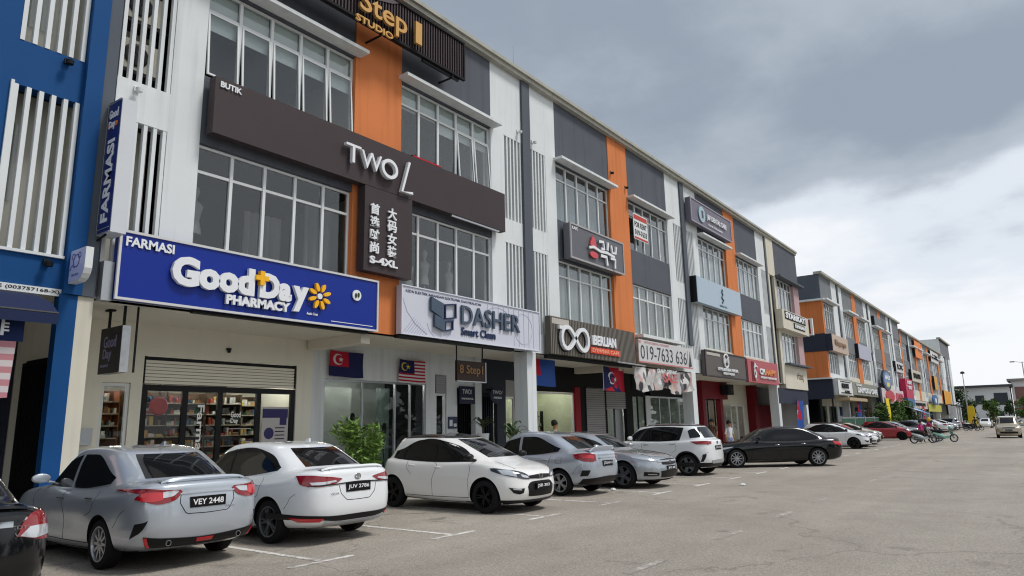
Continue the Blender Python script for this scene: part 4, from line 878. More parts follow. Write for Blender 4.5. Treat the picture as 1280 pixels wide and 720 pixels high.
for k in range(n): (b if k % 2 else b2).grid([[(x, 12.2 + .02 * math.sin(x * 9), 3.05 - (k + j) * .095 + (.02 * (x > 3.8) * (k > 7))) for x in np.linspace(1.2, 3.84 - .004 * k, 14)] for j in (0, 1)])
build(b, 'white_stripes', mat('banner_white', '#c9bfc0', 0.85), t); build(b2, 'pink_stripes', mat('banner_pink', '#b77f86', 0.85), t)
# 5 hanging lightbox of the pharmacy (perpendicular, under the ceiling)
t = thing('hanging_sign', 'black hanging Good Day lightbox with silver edge under the pharmacy canopy', 'sign', (5.85, 13.6, 2.8)); b = MB(); b.box(5.83, 5.98, 13.30, 14.15, 2.76, 3.62); build(b, 'light_box', mat('brushed_silver', '#b9bbbd', 0.3, metal=.7, noise=.15, nscale=8), t)
Mx = cross(5.828, 14.15, 2.76); b = MB(); rect(b, Mx, .0, .0, .85, .86, 0, .006); build(b, 'black_face', mat('sign_near_black', '#0e1020', 0.3), t)
letters(t, Mx, 'Good', .16, .48, .66, .70, mat('dim_letters', '#8a88ad', 0.5), bold=.01, depth=.006, lift=.006); letters(t, Mx, 'Day', .16, .22, .5, .46, MATS['dim_letters'], bold=.01, depth=.006, lift=.006)
letters(t, Mx, 'PHARMACY', .1, .12, .42, .17, MATS['dim_letters'], bold=.01, depth=.006, lift=.006)
bx(t, 'hanger', M_black, (5.88, 5.92, 14.0, 14.04, 3.62, 3.958), (5.88, 5.92, 13.40, 13.44, 3.62, 4.0)); bx(t, 'hanger_plate', M_black, (5.84, 5.96, 13.92, 14.12, 3.96, 3.994))
bx(B1, 'hanger_rod', M_black, (6.06, 6.09, 13.27, 13.30, 2.76, 3.99))
# 6 dasher sign
t, M = sign('wide white sign with grey box logo and dark DASHER letters', 12.3, 18.5, 4.02, 5.29, mat('sign_white_lilac', '#c6c8d3', 0.45), border=.02, bcol='#cfd2de')
W_, H_ = 6.2, 1.27; Mdk = mat('sign_slate_letters', '#475566', 0.4)
letters(t, M, 'DASHER', 2.28, .48, 5.05, 1.02, Mdk, bold=.005, depth=.05, lift=.02); letters(t, M, 'Smart Clean', 2.30, .17, 3.85, .40, mat('sign_navy_text', '#1f2f55', 0.4), bold=.025, depth=.02, lift=.01)
letters(t, M, 'KEDAI ELEKTRIK BARANGAN ELEKTRONIK DAN PERALATAN', .15, 1.10, 3.2, 1.17, MATS['sign_navy_text'], bold=.0, depth=.005, lift=.004)
b = MB(); b.prism([(1.02, 1.08), (1.50, .95), (1.50, .52), (1.02, .72)], .02, .10, M); b.prism([(1.16, .62), (1.55, .50), (1.55, .19), (1.16, .30)], .02, .10, M); build(b, 'logo_solid_sides', Mdk, t)
b = MB(); stroke(b, M, [(1.60, .55), (1.60, .93), (2.03, 1.0), (2.03, .62)], .05, .02, .08, True); stroke(b, M, [(1.60, .22), (1.60, .47), (1.90, .52), (1.90, .28)], .05, .02, .08, True); build(b, 'logo_frames', MATS['sign_navy_text'], t)
b = MB()
for k in range(10): x = 3.5 + k * .26; rect(b, M, x, .05 if k > 4 else .9 - .1 * k, x + .012, 1.20, .002, .007)
for k in range(9): p = M @ Matrix.Translation((.05 + k * .10, .03, 0)) @ Matrix.Rotation(-.75, 4, 'Z'); rect(b, p, 0, 0, .01, .62 - k * .06, .002, .007)
stroke(b, M, C_(4.0, .2, .95, 30, .3, 2.6), .012, .002, .007); stroke(b, M, C_(1.45, .5, .52, 40, 3.4, 6.0), .010, .002, .007); stroke(b, M, C_(5.3, .62, .48, 40, 0, 6.2), .010, .002, .007); stroke(b, M, [(.04, .95), (.2, .6), (.5, .3), (.95, .06)], .012, .002, .007); build(b, 'line_pattern', mat('sign_line_lilac', '#a3a8bd', 0.5), t)
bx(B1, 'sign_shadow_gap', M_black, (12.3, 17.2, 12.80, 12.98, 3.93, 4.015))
# 7 fashion shop fascia
t, M = sign('long dark brown fascia with white TWO L letters between second and third floor', 6.93, 16.68, 7.62, 8.86, mat('sign_brown', '#3d3436', 0.6, noise=.06, nscale=2), y=12.66)
letters(t, M, 'BUTIK', .10, 1.02, .58, 1.15, bold=.03, depth=.02, lift=.01)
letters(t, M, 'T', 3.30, .38, 3.76, .84, bold=.0, depth=.10, lift=.05); letters(t, M, 'W', 3.78, .36, 4.44, .80, bold=.0, depth=.10, lift=.05); b = MB(); stroke(b, M, [(4.72 + .24 * math.cos(a), .56 + .22 * math.sin(a)) for a in np.linspace(0, 6.283, 29)[:-1]], .085, .05, .15, True); build(b, 'letter_ring', M_let, t)
b = MB(); stroke(b, M, [(5.42, .95), (5.16, .08), (5.55, .12)], .07, .05, .15); build(b, 'letter_slanted', M_let, t)
b = MB(); b.box(14.2, 16.4, 12.68, 12.74, 7.56, 7.61); build(b, 'light_rail', M_alus, t)
# 8 vertical chinese sign
t, M = sign('dark brown square sign with two columns of white characters and S-4XL', 10.95, 12.58, 5.44, 7.60, MATS['sign_brown'], y=12.64)
for k, ch in enumerate('首选时尚'): letters(t, M, ch, .15, 1.45 - k * .33, .44, 1.73 - k * .33, bold=.025, depth=.04, lift=.02)
for k, ch in enumerate('大码女装'): letters(t, M, ch, .72, 1.44 - k * .33, 1.03, 1.74 - k * .33, bold=.025, depth=.04, lift=.02)
letters(t, M, 'S-4XL', .15, .19, 1.08, .38, bold=.04, depth=.04, lift=.02)
# 9 top sign
t, M = sign('dark ribbed rooftop sign with golden Step1 Studio letters', 5.9, 14.32, 11.74, 12.93, mat('sign_dark_ribbed', '#2c2427', 0.6), y=12.42, depth=.08)
b = MB()
for k in range(50): rect(b, M, 3.43 + k * .102, .05, 3.47 + k * .102, 1.14, .004, .05)
build(b, 'ribs', mat('sign_rib', '#42383a', 0.6), t); b = MB(); b.prism([(0, .02), (3.4, .02), (3.7, .30), (4.4, .62), (5.6, 1.0), (5.9, 1.17), (0, 1.17)], .05, .07, M); build(b, 'smooth_panel', mat('sign_taupe', '#574e50', 0.6), t)
b = MB(); rect(b, M, -.02, -.03, 8.52, .04, .0, .09); rect(b, M, -.02, 1.15, 8.52, 1.20, .0, .09); rect(b, M, 8.46, .04, 8.52, 1.15, .001, .088); build(b, 'border', M_blackm, t)
Mgold = mat('gold_letters', '#c69a5c', 0.35, metal=.4); letters(t, M, 'Step', 4.36, .0, 5.98, .76, Mgold, bold=.012, depth=.08, lift=.16); letters(t, M, '1', 6.30, .14, 6.54, .78, Mgold, bold=.03, depth=.08, lift=.16); letters(t, M, 'STUDIO', 4.30, -.13, 5.55, .05, Mgold, bold=.03, depth=.05, lift=.12)
b = MB()
for x in (1.5, 5.2, 8.0): b = MB(); b.tube([M @ Vector((x, -.12, -.5)), M @ Vector((x, -.12, .05)), M @ Vector((x, .05, .05))], .03, 6); build(b, 'bracket', M_black, t)
build(MB().box(12.7, 14.2, 12.40, 12.46, 11.62, 11.70), 'lower_rail', M_black, t)
# 10 red LED strip sign
t = thing('led_sign', 'small red LED board standing on the third floor window sill', 'sign', (13.2, 12.7, 8.8)); M = street(12.72, 12.78, 8.72); b = MB(); rect(b, M, 0, 0, 1.12, .26, -.1, 0); build(b, 'board', M_black, t); b = MB(); rect(b, M, .01, .01, 1.11, .05, .001, .01); rect(b, M, .01, .21, 1.11, .25, .001, .01); put_text(b, 'TO SEWA OPEN', M, .06, .08, 1.06, .18, bold=.03, lift=.004); build(b, 'red_diodes', mat('red_led', '#b51228', 0.5), t)
# 11 step1 hanging sign and plates
t = thing('hanging_sign', 'dark hanging sign with gold Step1 script and silver rim beside the second pillar', 'sign', (15.1, 13.3, 2.9)); b = MB(); b.box(15.08, 16.36, 13.28, 13.36, 2.98, 3.56); build(b, 'panel', mat('sign_dark_wood', '#2a1a12', 0.5), t); M = street(15.08, 13.278, 2.98)
letters(t, M, '8 Step1', .1, .14, 1.16, .46, mat('dull_gold', '#8b6a42', 0.5), bold=.01, depth=.01, lift=.005); b = MB(); rect(b, M, 0, -.03, 1.32, 0, -.09, .01); rect(b, M, 1.28, 0, 1.32, .58, -.09, .01); build(b, 'silver_rim', M_alus, t); bx(t, 'hanger', M_black, (15.08, 15.11, 13.3, 13.33, 3.56, 4.0), (16.26, 16.29, 13.3, 13.33, 3.56, 4.0))
t = thing('name_plate', 'square navy plate with white TWO L over the barred stair door', 'sign', (17.5, 15.3, 2.7)); b = MB(); b.box(17.46, 18.24, 15.27, 15.31, 2.42, 3.0); build(b, 'plate', mat('sign_navy_plate', '#141b33', 0.4), t); M = street(17.46, 15.268, 2.42); letters(t, M, 'TWO/', .14, .32, .62, .48, bold=.0, depth=.004, lift=.002); letters(t, M, 'FASHION CO.', .1, .14, .7, .20, bold=.02, depth=.004, lift=.002)
t = thing('name_plate', 'round navy plate with white TWO L right of the white pier', 'sign', (19.2, 14.9, 2.7)); b = MB(); M = street(18.75, 14.98, 2.42); disc(b, M, .38, .3, .42, -.04, 0, 28, .3); build(b, 'plate', MATS['sign_navy_plate'], t); letters(t, M, 'TWO/', .1, .34, .64, .46, bold=.0, depth=.004, lift=.002); letters(t, M, 'FASHION', .15, .18, .6, .25, bold=.02, depth=.004, lift=.002); bx(t, 'bracket', M_black, (19.0, 19.05, 15.0, 15.4, 2.9, 2.95))
t = thing('notice_board', 'dark blue photo notice on the white wall beside the stair door', 'notice', (17.1, 15.38, 1.9)); bx(t, 'board', mat('notice_blue', '#39405a', 0.5), (17.02, 17.44, 15.36, 15.398, 1.62, 2.0)); bx(t, 'print', M_alu, (17.06, 17.2, 15.352, 15.358, 1.70, 1.9), (17.26, 17.4, 15.352, 15.358, 1.68, 1.78))
t = thing('meter_box', 'white letter box below the blue notice', 'box', (17.1, 15.3, 1.1)); bx(t, 'box', M_alu, (17.08, 17.4, 15.28, 15.398, 1.05, 1.5)); bx(t, 'slot', M_dark, (17.14, 17.34, 15.275, 15.279, 1.36, 1.4))
# 12 optical sign
t, M = sign('brown corrugated optical sign with large white spectacles logo', 19.1, 25.2, 3.99, 5.27, mat('sign_brown_corr', '#5d574d', 0.6)); b = MB()
for k in range(60): rect(b, M, .02 + k * .1015, .01, .07 + k * .1015, 1.27, .002, .035)
build(b, 'corrugation', mat('sign_brown_rib', '#77716a', 0.6), t); b = MB(); rect(b, M, .08, 1.02, 1.15, 1.22, .036, .045); build(b, 'name_strip', mat('strip_grey', '#b1aca4', 0.5), t)
inf = []
for k in range(48):
    a = 2 * math.pi * k / 48; d_ = 1 + math.sin(a) ** 2; x = 1.0 * math.cos(a) / d_; y = 1.05 * math.sin(a) * math.cos(a) / d_; inf.append((1.40 + x * .87, .62 + y * 1.0 - .04 * abs(x)))
b = MB(); stroke(b, M, inf, .13, .06, .16, True); rect(b, M, .38, .86, .6, .98, .06, .15); build(b, 'spectacles_logo', M_let, t); b = MB(); stroke(b, M, [(x - .05, y - .04) for x, y in inf], .15, .037, .06, True); build(b, 'logo_backing', M_blackm, t)
letters(t, M, 'iBERLIAN', 2.60, .50, 4.38, .86, bold=.04, depth=.06, lift=.05); b = MB(); M2 = M @ Matrix.Translation((2.5, .2, 0)); rect(b, M2, 0, 0, 2.2, .22, .04, .08); build(b, 'orange_bar', mat('sign_red_orange', '#d8452a', 0.5), t); letters(t, M, 'EYEWEAR CAFE', 2.6, .24, 4.6, .38, mat('sign_pale_orange', '#f0a184', 0.5), bold=.03, depth=.01, lift=.085)
b = MB(); b.box(19.1, 25.2, 12.86, 12.99, 3.86, 3.98); build(b, 'lower_rail', M_blackm, t); b = MB(); b.tube([(23.3, 12.5, 3.95), (25.6, 12.5, 3.93)], .03, 6); build(b, 'light_rail', M_alus, t)
# 13 grey sign with calligraphy
t, M = sign('grey sign with red and white calligraphy on the second near module', 20.45, 24.45, 7.50, 8.80, mat('sign_mid_grey', '#63646a', 0.5), border=.05, bcol='#a5a3a3', y=12.62)
letters(t, M, 'KAFE', .12, 1.08, .5, 1.2, bold=.02, depth=.01, lift=.01); b = MB(); b.prism([(1.25, .72), (1.45, 1.08), (1.62, 1.0), (1.75, .62)], .04, .09, M); disc(b, M, 1.52, .36, .3, .04, .09, 16, .12); build(b, 'red_strokes', mat('sign_rose', '#c9505a', 0.5), t)
b = MB(); stroke(b, M, [(1.15, .58), (1.5, .66), (2.0, .58), (2.5, .62), (3.1, .55)], .10, .04, .10); stroke(b, M, [(1.9, .95), (2.25, 1.0), (2.3, .72), (2.05, .7)], .11, .04, .10); stroke(b, M, [(2.55, .72), (2.62, 1.05)], .11, .04, .10); stroke(b, M, [(2.85, .98), (2.95, .7), (3.2, .72), (3.25, 1.0)], .10, .04, .10); stroke(b, M, [(2.0, .42), (2.45, .44), (2.5, .12)], .12, .04, .10); stroke(b, M, [(2.75, .45), (3.15, .46), (3.1, .1)], .10, .04, .10); build(b, 'calligraphy', M_let, t)
# 14 phone banner
t = thing('phone_banner', 'white letting banner with the phone number 019-7633 636 in tall grey digits', 'banner', (25.3, 12.6, 4.1)); b = MB(); b.box(25.32, 30.8, 12.60, 12.63, 4.08, 5.02); build(b, 'sheet', mat('banner_sheet', '#c6c5c6', 0.6), t); M = street(25.32, 12.598, 4.08)
letters(t, M, '019-7633 636', .15, .15, 4.75, .72, mat('digit_grey', '#3d4347', 0.6), bold=.0, depth=.004, lift=.002); b = MB(); rect(b, M, 0, 0, 5.4, .06, .001, .005); rect(b, M, 0, .80, .2, .9, .001, .005); put_text(b, 'UNTUK DISEWA / FOR RENT', M, .5, .80, 2.9, .90, bold=.02, lift=.003); build(b, 'red_print', mat('print_rose', '#c08080', 0.6), t); b = MB(); b.prism([(4.95, .05), (5.3, .12), (5.15, .8)], .001, .006, M); rect(b, M, 4.86, .1, 4.88, .8, .001, .006); build(b, 'house_print', MATS['digit_grey'], t)
# 15 tangled banner below
rnd = random.Random(6); t = thing('crumpled_banner', 'crumpled grey and pink promotional banner sagging under the phone banner', 'banner', (25.2, 12.7, 3.0)); b = MB(); cols = 44; rows = []
for r in range(13):
    v = r / 12; rows.append([(25.2 + 5.6 * c / cols, 12.7 + .10 * math.sin(c * .9 + v * 2.5) + .05 * math.sin(c * .37 + v * 6), 3.93 - (v * (.92 + .10 * math.sin(c * .25)) + .05 * math.sin(c * .5) * v) - .10 * (1 - v) * math.sin(math.pi * c / cols)) for c in range(cols + 1)])
def banner_mat():
    m = bpy.data.materials.new('printed_banner_cloth'); m.use_nodes = True; q = m.node_tree; bs = q.nodes['Principled BSDF']; geo = N(q, 'ShaderNodeNewGeometry'); mp_ = N(q, 'ShaderNodeMapping'); mp_.inputs['Scale'].default_value = (1.5, 1, .45); mp_.inputs['Rotation'].default_value = (0, .45, 0); Lk(q, geo.outputs['Position'], mp_.inputs[0])
    n = N(q, 'ShaderNodeTexVoronoi'); n.inputs['Scale'].default_value = 5.0; Lk(q, mp_.outputs[0], n.inputs['Vector']); r = N(q, 'ShaderNodeValToRGB'); r.color_ramp.interpolation = 'CONSTANT'; Lk(q, n.outputs['Color'], r.inputs[0]); e = r.color_ramp.elements
    e[0].color = (.04, .04, .045, 1); e[1].position = .9; e[1].color = (.46, .28, .27, 1)
    for p_, c in ((.3, (.42, .41, .40)), (.48, (.52, .34, .32)), (.56, (.60, .59, .57)), (.76, (.16, .16, .17)), (.82, (.5, .42, .36))): x = e.new(p_); x.color = (*c, 1)
    Lk(q, r.outputs[0], bs.inputs['Base Color']); bs.inputs['Roughness'].default_value = .7; return m
b.grid(rows); build(b, 'cloth', banner_mat(), t, smooth=70); M = street(25.2, 12.55, 3.0); letters(t, M, 'SALE', 2.2, .35, 3.6, .75, mat('print_rose2', '#c46a6a', 0.6), bold=.03, depth=.004, lift=.0); letters(t, M, 'GRAND OPENING', 1.6, .72, 3.6, .9, M_let, bold=.02, depth=.004, lift=.0)
# 16 poster in upper window
t = thing('window_banner', 'white and red letting poster hung in the third floor window of the second module', 'poster', (26.6, 12.9, 9.4)); M = street(26.05, 12.90, 9.42); b = MB(); rect(b, M, 0, 0, 1.35, 1.15, 0, .012); build(b, 'sheet', M_alu, t); b = MB(); rect(b, M, .04, .9, 1.3, 1.1, .013, .018); rect(b, M, .04, .03, 1.3, .12, .013, .018); build(b, 'red_print', mat('print_red', '#b9463c', 0.6), t); letters(t, M, 'FOR RENT', .1, .55, 1.25, .8, M_dark, bold=.03, depth=.003, lift=.013); letters(t, M, '019-7633', .1, .2, 1.25, .45, M_dark, bold=.03, depth=.003, lift=.013)
# 17 third module signs
t, M = sign('purple grey rooftop sign with round blue emblem on the third near module', 31.9, 37.6, 11.52, 12.75, mat('sign_purple_grey', '#6f6b78', 0.5), border=.05, bcol='#9a97a3', y=12.62); b = MB(); disc(b, M, 1.35, .6, .42, .02, .06); build(b, 'round_emblem', mat('emblem_teal', '#9db5c0', 0.4), t); letters(t, M, 'TUNAS', 1.27, .4, 1.5, .8, MATS['sign_purple_grey'], depth=.01, lift=.065); letters(t, M, 'J&F DENTAL CARE', 2.0, .42, 4.8, .78, bold=.02); letters(t, M, 'KLINIK PERGIGIAN', 2.2, .2, 4.2, .3, bold=.02, depth=.01)
t, M = sign('pale blue sign with a small dark figure logo on the third near module', 31.95, 38.2, 7.42, 8.72, mat('sign_pale_blue', '#a4b6c4', 0.4), y=12.6); bx(t, 'dark_side', M_black, (31.90, 31.945, 12.62, 12.99, 7.42, 8.72)); b = MB(); stroke(b, M, [(3.3, .95), (3.45, .8), (3.25, .65), (3.5, .5), (3.3, .35)], .09, .01, .04); disc(b, M, 3.4, 1.02, .07, .01, .04); put_text(b, 'SERENE SPA', M, 2.9, .12, 4.0, .22, bold=.03, lift=.01); build(b, 'figure_logo', mat('logo_teal', '#3b5563', 0.5), t)
t, M = sign('dark taupe sign with white ring logo and boutique name', 32.6, 38.5, 3.88, 5.15, mat('sign_taupe_dark', '#5b5552', 0.55), border=.05, bcol='#38353a'); b = MB(); stroke(b, M, C_(2.75, .88, .34, 24, 0, 6.28), .07, .03, .08); stroke(b, M, [(2.5, .72), (2.65, 1.0), (2.78, .8), (2.92, 1.02), (3.02, .72)], .07, .03, .08); build(b, 'ring_logo', M_let, t); letters(t, M, "K'MUSTIKA MAYA", 1.5, .34, 4.4, .50, bold=.03); letters(t, M, 'BOUTIQUE', 2.2, .14, 3.8, .28, bold=.03); bx(t, 'name_strip', MATS['strip_grey'], (32.8, 34.6, 12.70, 12.715, 4.92, 5.06))
t, M = sign('faded pink red sign with white figure and orange letters', 38.8, 44.4, 3.82, 5.12, mat('sign_pink_red', '#a9545a', 0.5)); letters(t, M, 'CM', 1.9, .5, 2.8, .85, bold=.04); letters(t, M, 'HAPPY', 2.95, .5, 4.9, .85, mat('sign_orange_text', '#d98a55', 0.5), bold=.04); letters(t, M, 'POINT SERVICES', 2.0, .28, 5.0, .40, bold=.03); b = MB(); stroke(b, M, [(1.2, 1.1), (1.0, .8), (1.3, .5), (1.1, .2)], .12, .02, .06); stroke(b, M, C_(1.35, .55, .4, 20, 1, 4.5), .06, .02, .06); build(b, 'white_figure', M_let, t); bx(t, 'red_side', M_maroon, (39.4, 39.9, 12.705, 12.715, 3.9, 5.0))
t, M = sign('cream box sign with dark lettering strips on the corner unit', 45.6, 51.9, 7.50, 8.75, M_cream, y=12.45); letters(t, M, 'SYARIKAT', .6, .72, 5.2, 1.12, M_let, bold=.04, depth=.03, lift=.03); b = MB(); rect(b, M, .5, .66, 5.4, 1.18, .005, .03); rect(b, M, 2.4, .2, 5.1, .56, .005, .03); build(b, 'dark_backing', M_dark, t); letters(t, M, 'KEMASAN', 2.6, .26, 4.9, .5, M_let, bold=.04, depth=.03, lift=.03)
t = thing('projecting_sign', 'narrow white projecting sign with red strip at the end of the near row', 'sign', (51.8, 12.3, 7.6)); bx(t, 'light_box', M_alu, (51.95, 52.2, 12.2, 13, 7.6, 8.8)); bx(t, 'red_strip', M_red, (51.93, 51.948, 12.35, 12.6, 7.7, 8.7))
t = thing('wall_logo', 'small brown script logo on the cream corner fascia', 'sign', (49.5, 12.88, 4)); M = street(49.2, 12.878, 4.0); letters(t, M, 'rizq', 0, .25, 1.5, .85, mat('brown_script', '#6b5a47', 0.6), bold=.0, depth=.02, lift=.0)
# 18 far signs
t, M = sign('beige fascia sign with tan script on the far corner unit', 59.0, 64.7, 7.05, 8.40, mat('sign_beige', '#b8a596', 0.6), y=12.5); letters(t, M, 'Khayangan', .8, .4, 4.6, .95, mat('tan_script', '#93765f', 0.6)); bx(t, 'dark_side', M_navy, (58.92, 58.995, 12.5, 12.99, 7.05, 8.4))
t, M = sign('white framed sign with dark letters low on the far corner unit', 59.2, 64.6, 3.6, 4.9, M_alu, y=12.5, border=.08, bcol='#9a9a96'); letters(t, M, 'KOPI', 1.3, .55, 3.6, .95, M_dark, bold=.04); letters(t, M, 'CAFE', 2.2, .2, 3.9, .4, M_dark); bx(t, 'frame_box', M_dark, (60.2, 63.9, 12.47, 12.495, 3.75, 3.82), (60.2, 63.9, 12.47, 12.495, 4.66, 4.72))
t, M = sign('long grey green sign with cream capital letters on the far row', 65.3, 76.6, 3.75, 4.85, mat('sign_grey_green', '#83857a', 0.6), y=12.6); letters(t, M, 'DAIMOKU CAFE', 1.6, .22, 10.6, .70, M_let, bold=.03); letters(t, M, 'RESTORAN', 1.2, .8, 3.4, .98, M_let)
bx(B2, 'entrance_canopy', mat('tan_canopy', '#a89678', 0.7), (60, 67, 11.9, 12.99, 3.15, 3.4))
t = thing('round_sign', 'round blue and white sign with yellow base on the far facade', 'sign', (81.6, 12.4, 5.6)); M = street(81.6, 12.4, 5.62); b = MB(); disc(b, M, 0, 0, 1.25 * 2.0, -.2, 0, 32, 1.05); build(b, 'disc', mat('sign_navy_far', '#1f3047', 0.4), t); b = MB(); disc(b, M, 0, 0, 2.0, .005, .02, 32, .8); build(b, 'blue_face', mat('sign_far_blue', '#5f7fae', 0.4), t); letters(t, M, 'HAUS', -1.5, .05, 1.5, .5, M_let, bold=.05, depth=.02); b = MB(); rect(b, M, -.8, -.7, .8, -.25, .03, .05); build(b, 'yellow_patch', mat('sign_far_yellow', '#d8c65a', 0.5), t)
t, M = sign('white sign with a large red disc on the far facade', 78.2, 92.0, 3.25, 4.75, mat('sign_far_white', '#c9b9bd', 0.5), y=12.5); b = MB(); disc(b, M, 4.6, .75, 2.7, .01, .05, 32, .62); build(b, 'red_disc', mat('sign_far_red', '#b2182b', 0.4), t); letters(t, M, '火锅烤肉', 8.0, .3, 13.0, 1.2, mat('sign_far_pink', '#c25766', 0.5), bold=.04); bx(t, 'dark_side', M_navy, (77.2, 78.19, 12.5, 12.9, 3.25, 4.75)); 
t, M = sign('tall crimson vertical sign with white text between the far signs', 93.2, 98.8, 4.0, 6.3, mat('sign_far_crimson', '#b32448', 0.5), y=12.3); letters(t, M, 'PUSAT', 1.0, 1.7, 4.5, 2.1, M_let, bold=.04); letters(t, M, 'GIGI', 1.6, 1.1, 4.0, 1.5, M_let, bold=.04); bx(t, 'white_rule', M_let, (93.6, 98.4, 12.28, 12.295, 5.42, 5.47)); bx(t, 'blue_foot', mat('sign_far_steelblue', '#3d6390', 0.5), (93.2, 98.8, 12.28, 12.99, 3.1, 3.99))
t = thing('parasol', 'blue and white slanted shade cloth below the crimson sign', 'awning', (92, 11, 2.6)); b = MB(); b.grid([[(84, 12.9, 3.5), (98, 12.9, 3.3)], [(86, 10.6, 2.5), (100, 10.6, 2.0)]]); build(b, 'cloth', mat('shade_blue', '#4d7ea8', 0.7), t); b = MB(); b.grid([[(84, 12.88, 3.53), (89, 12.88, 3.46)], [(86, 10.58, 2.53), (90.5, 10.58, 2.41)]]); build(b, 'white_edge', M_let, t)
far = [('pale lilac box sign on the first far orange pier', 70.2, 75.8, 7.2, 8.55, '#a9aabb'), ('white box sign with a dark mark on the far third module', 90.6, 96.2, 7.0, 8.2, '#c3c4c4'), ('bright orange rooftop sign on the lower far row', 108.8, 115.5, 9.9, 12.2, '#df7a2c'), ('cream box sign with dark edge on the lower far row', 102.5, 111.5, 6.4, 7.9, '#bdb6a8'), ('white rooftop box sign with orange foot far away', 126.0, 136.0, 10.4, 12.1, '#c9cacb'), ('orange square sign low at the far end', 138, 149, 3.9, 6.2, '#d89b38'), ('amber strip sign on the far row', 126.5, 130.5, 6.0, 8.1, '#c9963f'), ('pale sign with brown letters above the far entrance', 100.2, 114, 2.9, 3.9, '#c2b7ae'), ('lime yellow fascia sign on the far row', 115, 131, 2.6, 3.6, '#b3b04a'), ('grey mesh fascia near the end of the row', 141, 156, 2.2, 4.0, '#86878b'), ('small dark poster in the far top window', 80.3, 84.2, 11.4, 12.3, '#6f7378')]
for k, (lb, a, c, z0, z1, col) in enumerate(far):
    t, M = sign(lb, a, c, z0, z1, mat('sign_%s' % col[1:], col, 0.55), y=12.70); bx(t, 'dark_side', M_dark, (a - .12, a - .01, 12.72, 12.99, z0, z1))
    if k in (1, 3, 4, 7): letters(t, M, ['', 'LX', '', 'SALON', 'AGM', '', '', 'WISTIQUE', '', '', ''][k], .15 * (c - a), .3 * (z1 - z0), .85 * (c - a), .75 * (z1 - z0), M_dark, bold=.03)
t = thing('round_sign', 'small round blue sign with white figure above the lime fascia', 'sign', (121, 12.3, 4.4)); M = street(121, 12.3, 4.3); b = MB(); disc(b, M, 0, 0, 3.0, -.2, 0, 28, .75); build(b, 'disc', MATS['sign_far_steelblue'], t); b = MB(); disc(b, M, 0, -.1, .9, .01, .03, 14, .4); build(b, 'white_mark', M_let, t)
# extras on the roof: antenna
t = thing('lightning_rod', 'thin lightning rod on the roof edge above the first slate stripe', 'antenna', (17.9, 13.1, 13.7)); b = MB(); b.tube([(17.9, 13.1, 13.7), (17.9, 13.1, 14.75)], [.02, .008], 5); build(b, 'rod', M_alus, t)
# ================================================================ flags
def flag(label, x0, x1, z0, z1, y, kind, sway=.05):
    t = thing('flag', label, 'flag', (x0, y, z1)); w, h = x1 - x0, z1 - z0
    S = lambda u, v, o=0: (x0 + w * u, y - o + sway * math.sin(u * 7 + v * 2), z1 - h * v - .02 * math.sin(u * 3.1) - .03 * u * h)
    def patch(name, u0, u1, v0, v1, m, o=0, n=14):
        b = MB(); b.grid([[S(u0 + (u1 - u0) * i / n, v0 + (v1 - v0) * j / 4, o) for i in range(n + 1)] for j in range(5)]); return build(b, name, m, t, smooth=80)
    def shape(name, pts, m, o, cu, cv, s):
        b = MB(); P = [S(cu + s * px * h / w, cv - s * py, o) for px, py in pts]; i = len(b.v); b.v += P + [S(cu, cv, o)] if False else P; b.f.append(tuple(range(len(P)))); b.mi.append(0); return build(b, name, m, t)
    cres = [(math.cos(a), math.sin(a)) for a in np.linspace(.6, 5.68, 18)] + [(.25 + .80 * math.cos(a), .80 * math.sin(a)) for a in np.linspace(5.5, .8, 16)]
    star = [((1 if k % 2 == 0 else .42) * math.cos(k * math.pi / 5 + .3), (1 if k % 2 == 0 else .42) * math.sin(k * math.pi / 5 + .3)) for k in range(10)]
    Mfb = mat('flag_navy', '#1f2450', 0.8); Mfr = mat('flag_red', '#b01f33', 0.8); Mfw = mat('flag_white', '#cfcfd2', 0.8); Mfy = mat('flag_yellow', '#d9c23c', 0.8)
    if kind == 'state':
        patch('navy_cloth', 0, 1, 0, 1, Mfb); patch('red_canton', 0, .5, 0, .6, Mfr, .006); shape('crescent', cres, Mfw, .012, .24, .32, .22); shape('star', star, Mfw, .012, .31, .32, .11)
    elif kind == 'big':
        patch('blue_cloth', 0, 1, 0, 1, mat('flag_blue', '#2c4f94', 0.8)); patch('red_canton', 0, .36, 0, .62, Mfr, .006); shape('star', star, Mfw, .012, .06, .36, .13)
    elif kind == 'tilt':
        patch('red_cloth', 0, 1, 0, 1, Mfr); b = MB(); b.grid([[S(0, k / 8, .006), S(min(.25 + .75 * k / 8, 1) * .5, k / 8, .006), S(.25 + .6 * k / 8, k / 8, .006)] for k in range(9)]); build(b, 'navy_corner', Mfb, t, smooth=80)
        shape('crescent', cres, Mfw, .012, .36, .45, .26); shape('star', star, Mfw, .012, .5, .5, .12); b = MB(); b.tube([(x0 - .02, y, z1 + .03), (x0 - .02, y, z0)], .012, 6); build(b, 'pole', M_alu, t)
    else:
        for k in range(14): patch('stripe', 0, 1, k / 14, (k + 1) / 14, Mfr if k % 2 == 0 else Mfw)
        patch('navy_canton', 0, .5, 0, 8 / 14, Mfb, .006); shape('crescent', cres, Mfy, .012, .2, .29, .18); shape('star', star, Mfy, .012, .31, .29, .12)
    return t
flag('small navy flag with red corner and white crescent hanging left over the glass shop front', 12.12, 13.32, 3.10, 3.80, 15.25, 'state')
flag('striped red and white flag with navy corner and yellow crescent over the glass shop front', 14.72, 15.86, 3.02, 3.72, 15.25, 'stripes')
flag('large blue flag with red corner hanging behind the second pillar', 19.2, 20.75, 3.02, 3.95, 13.6, 'big')
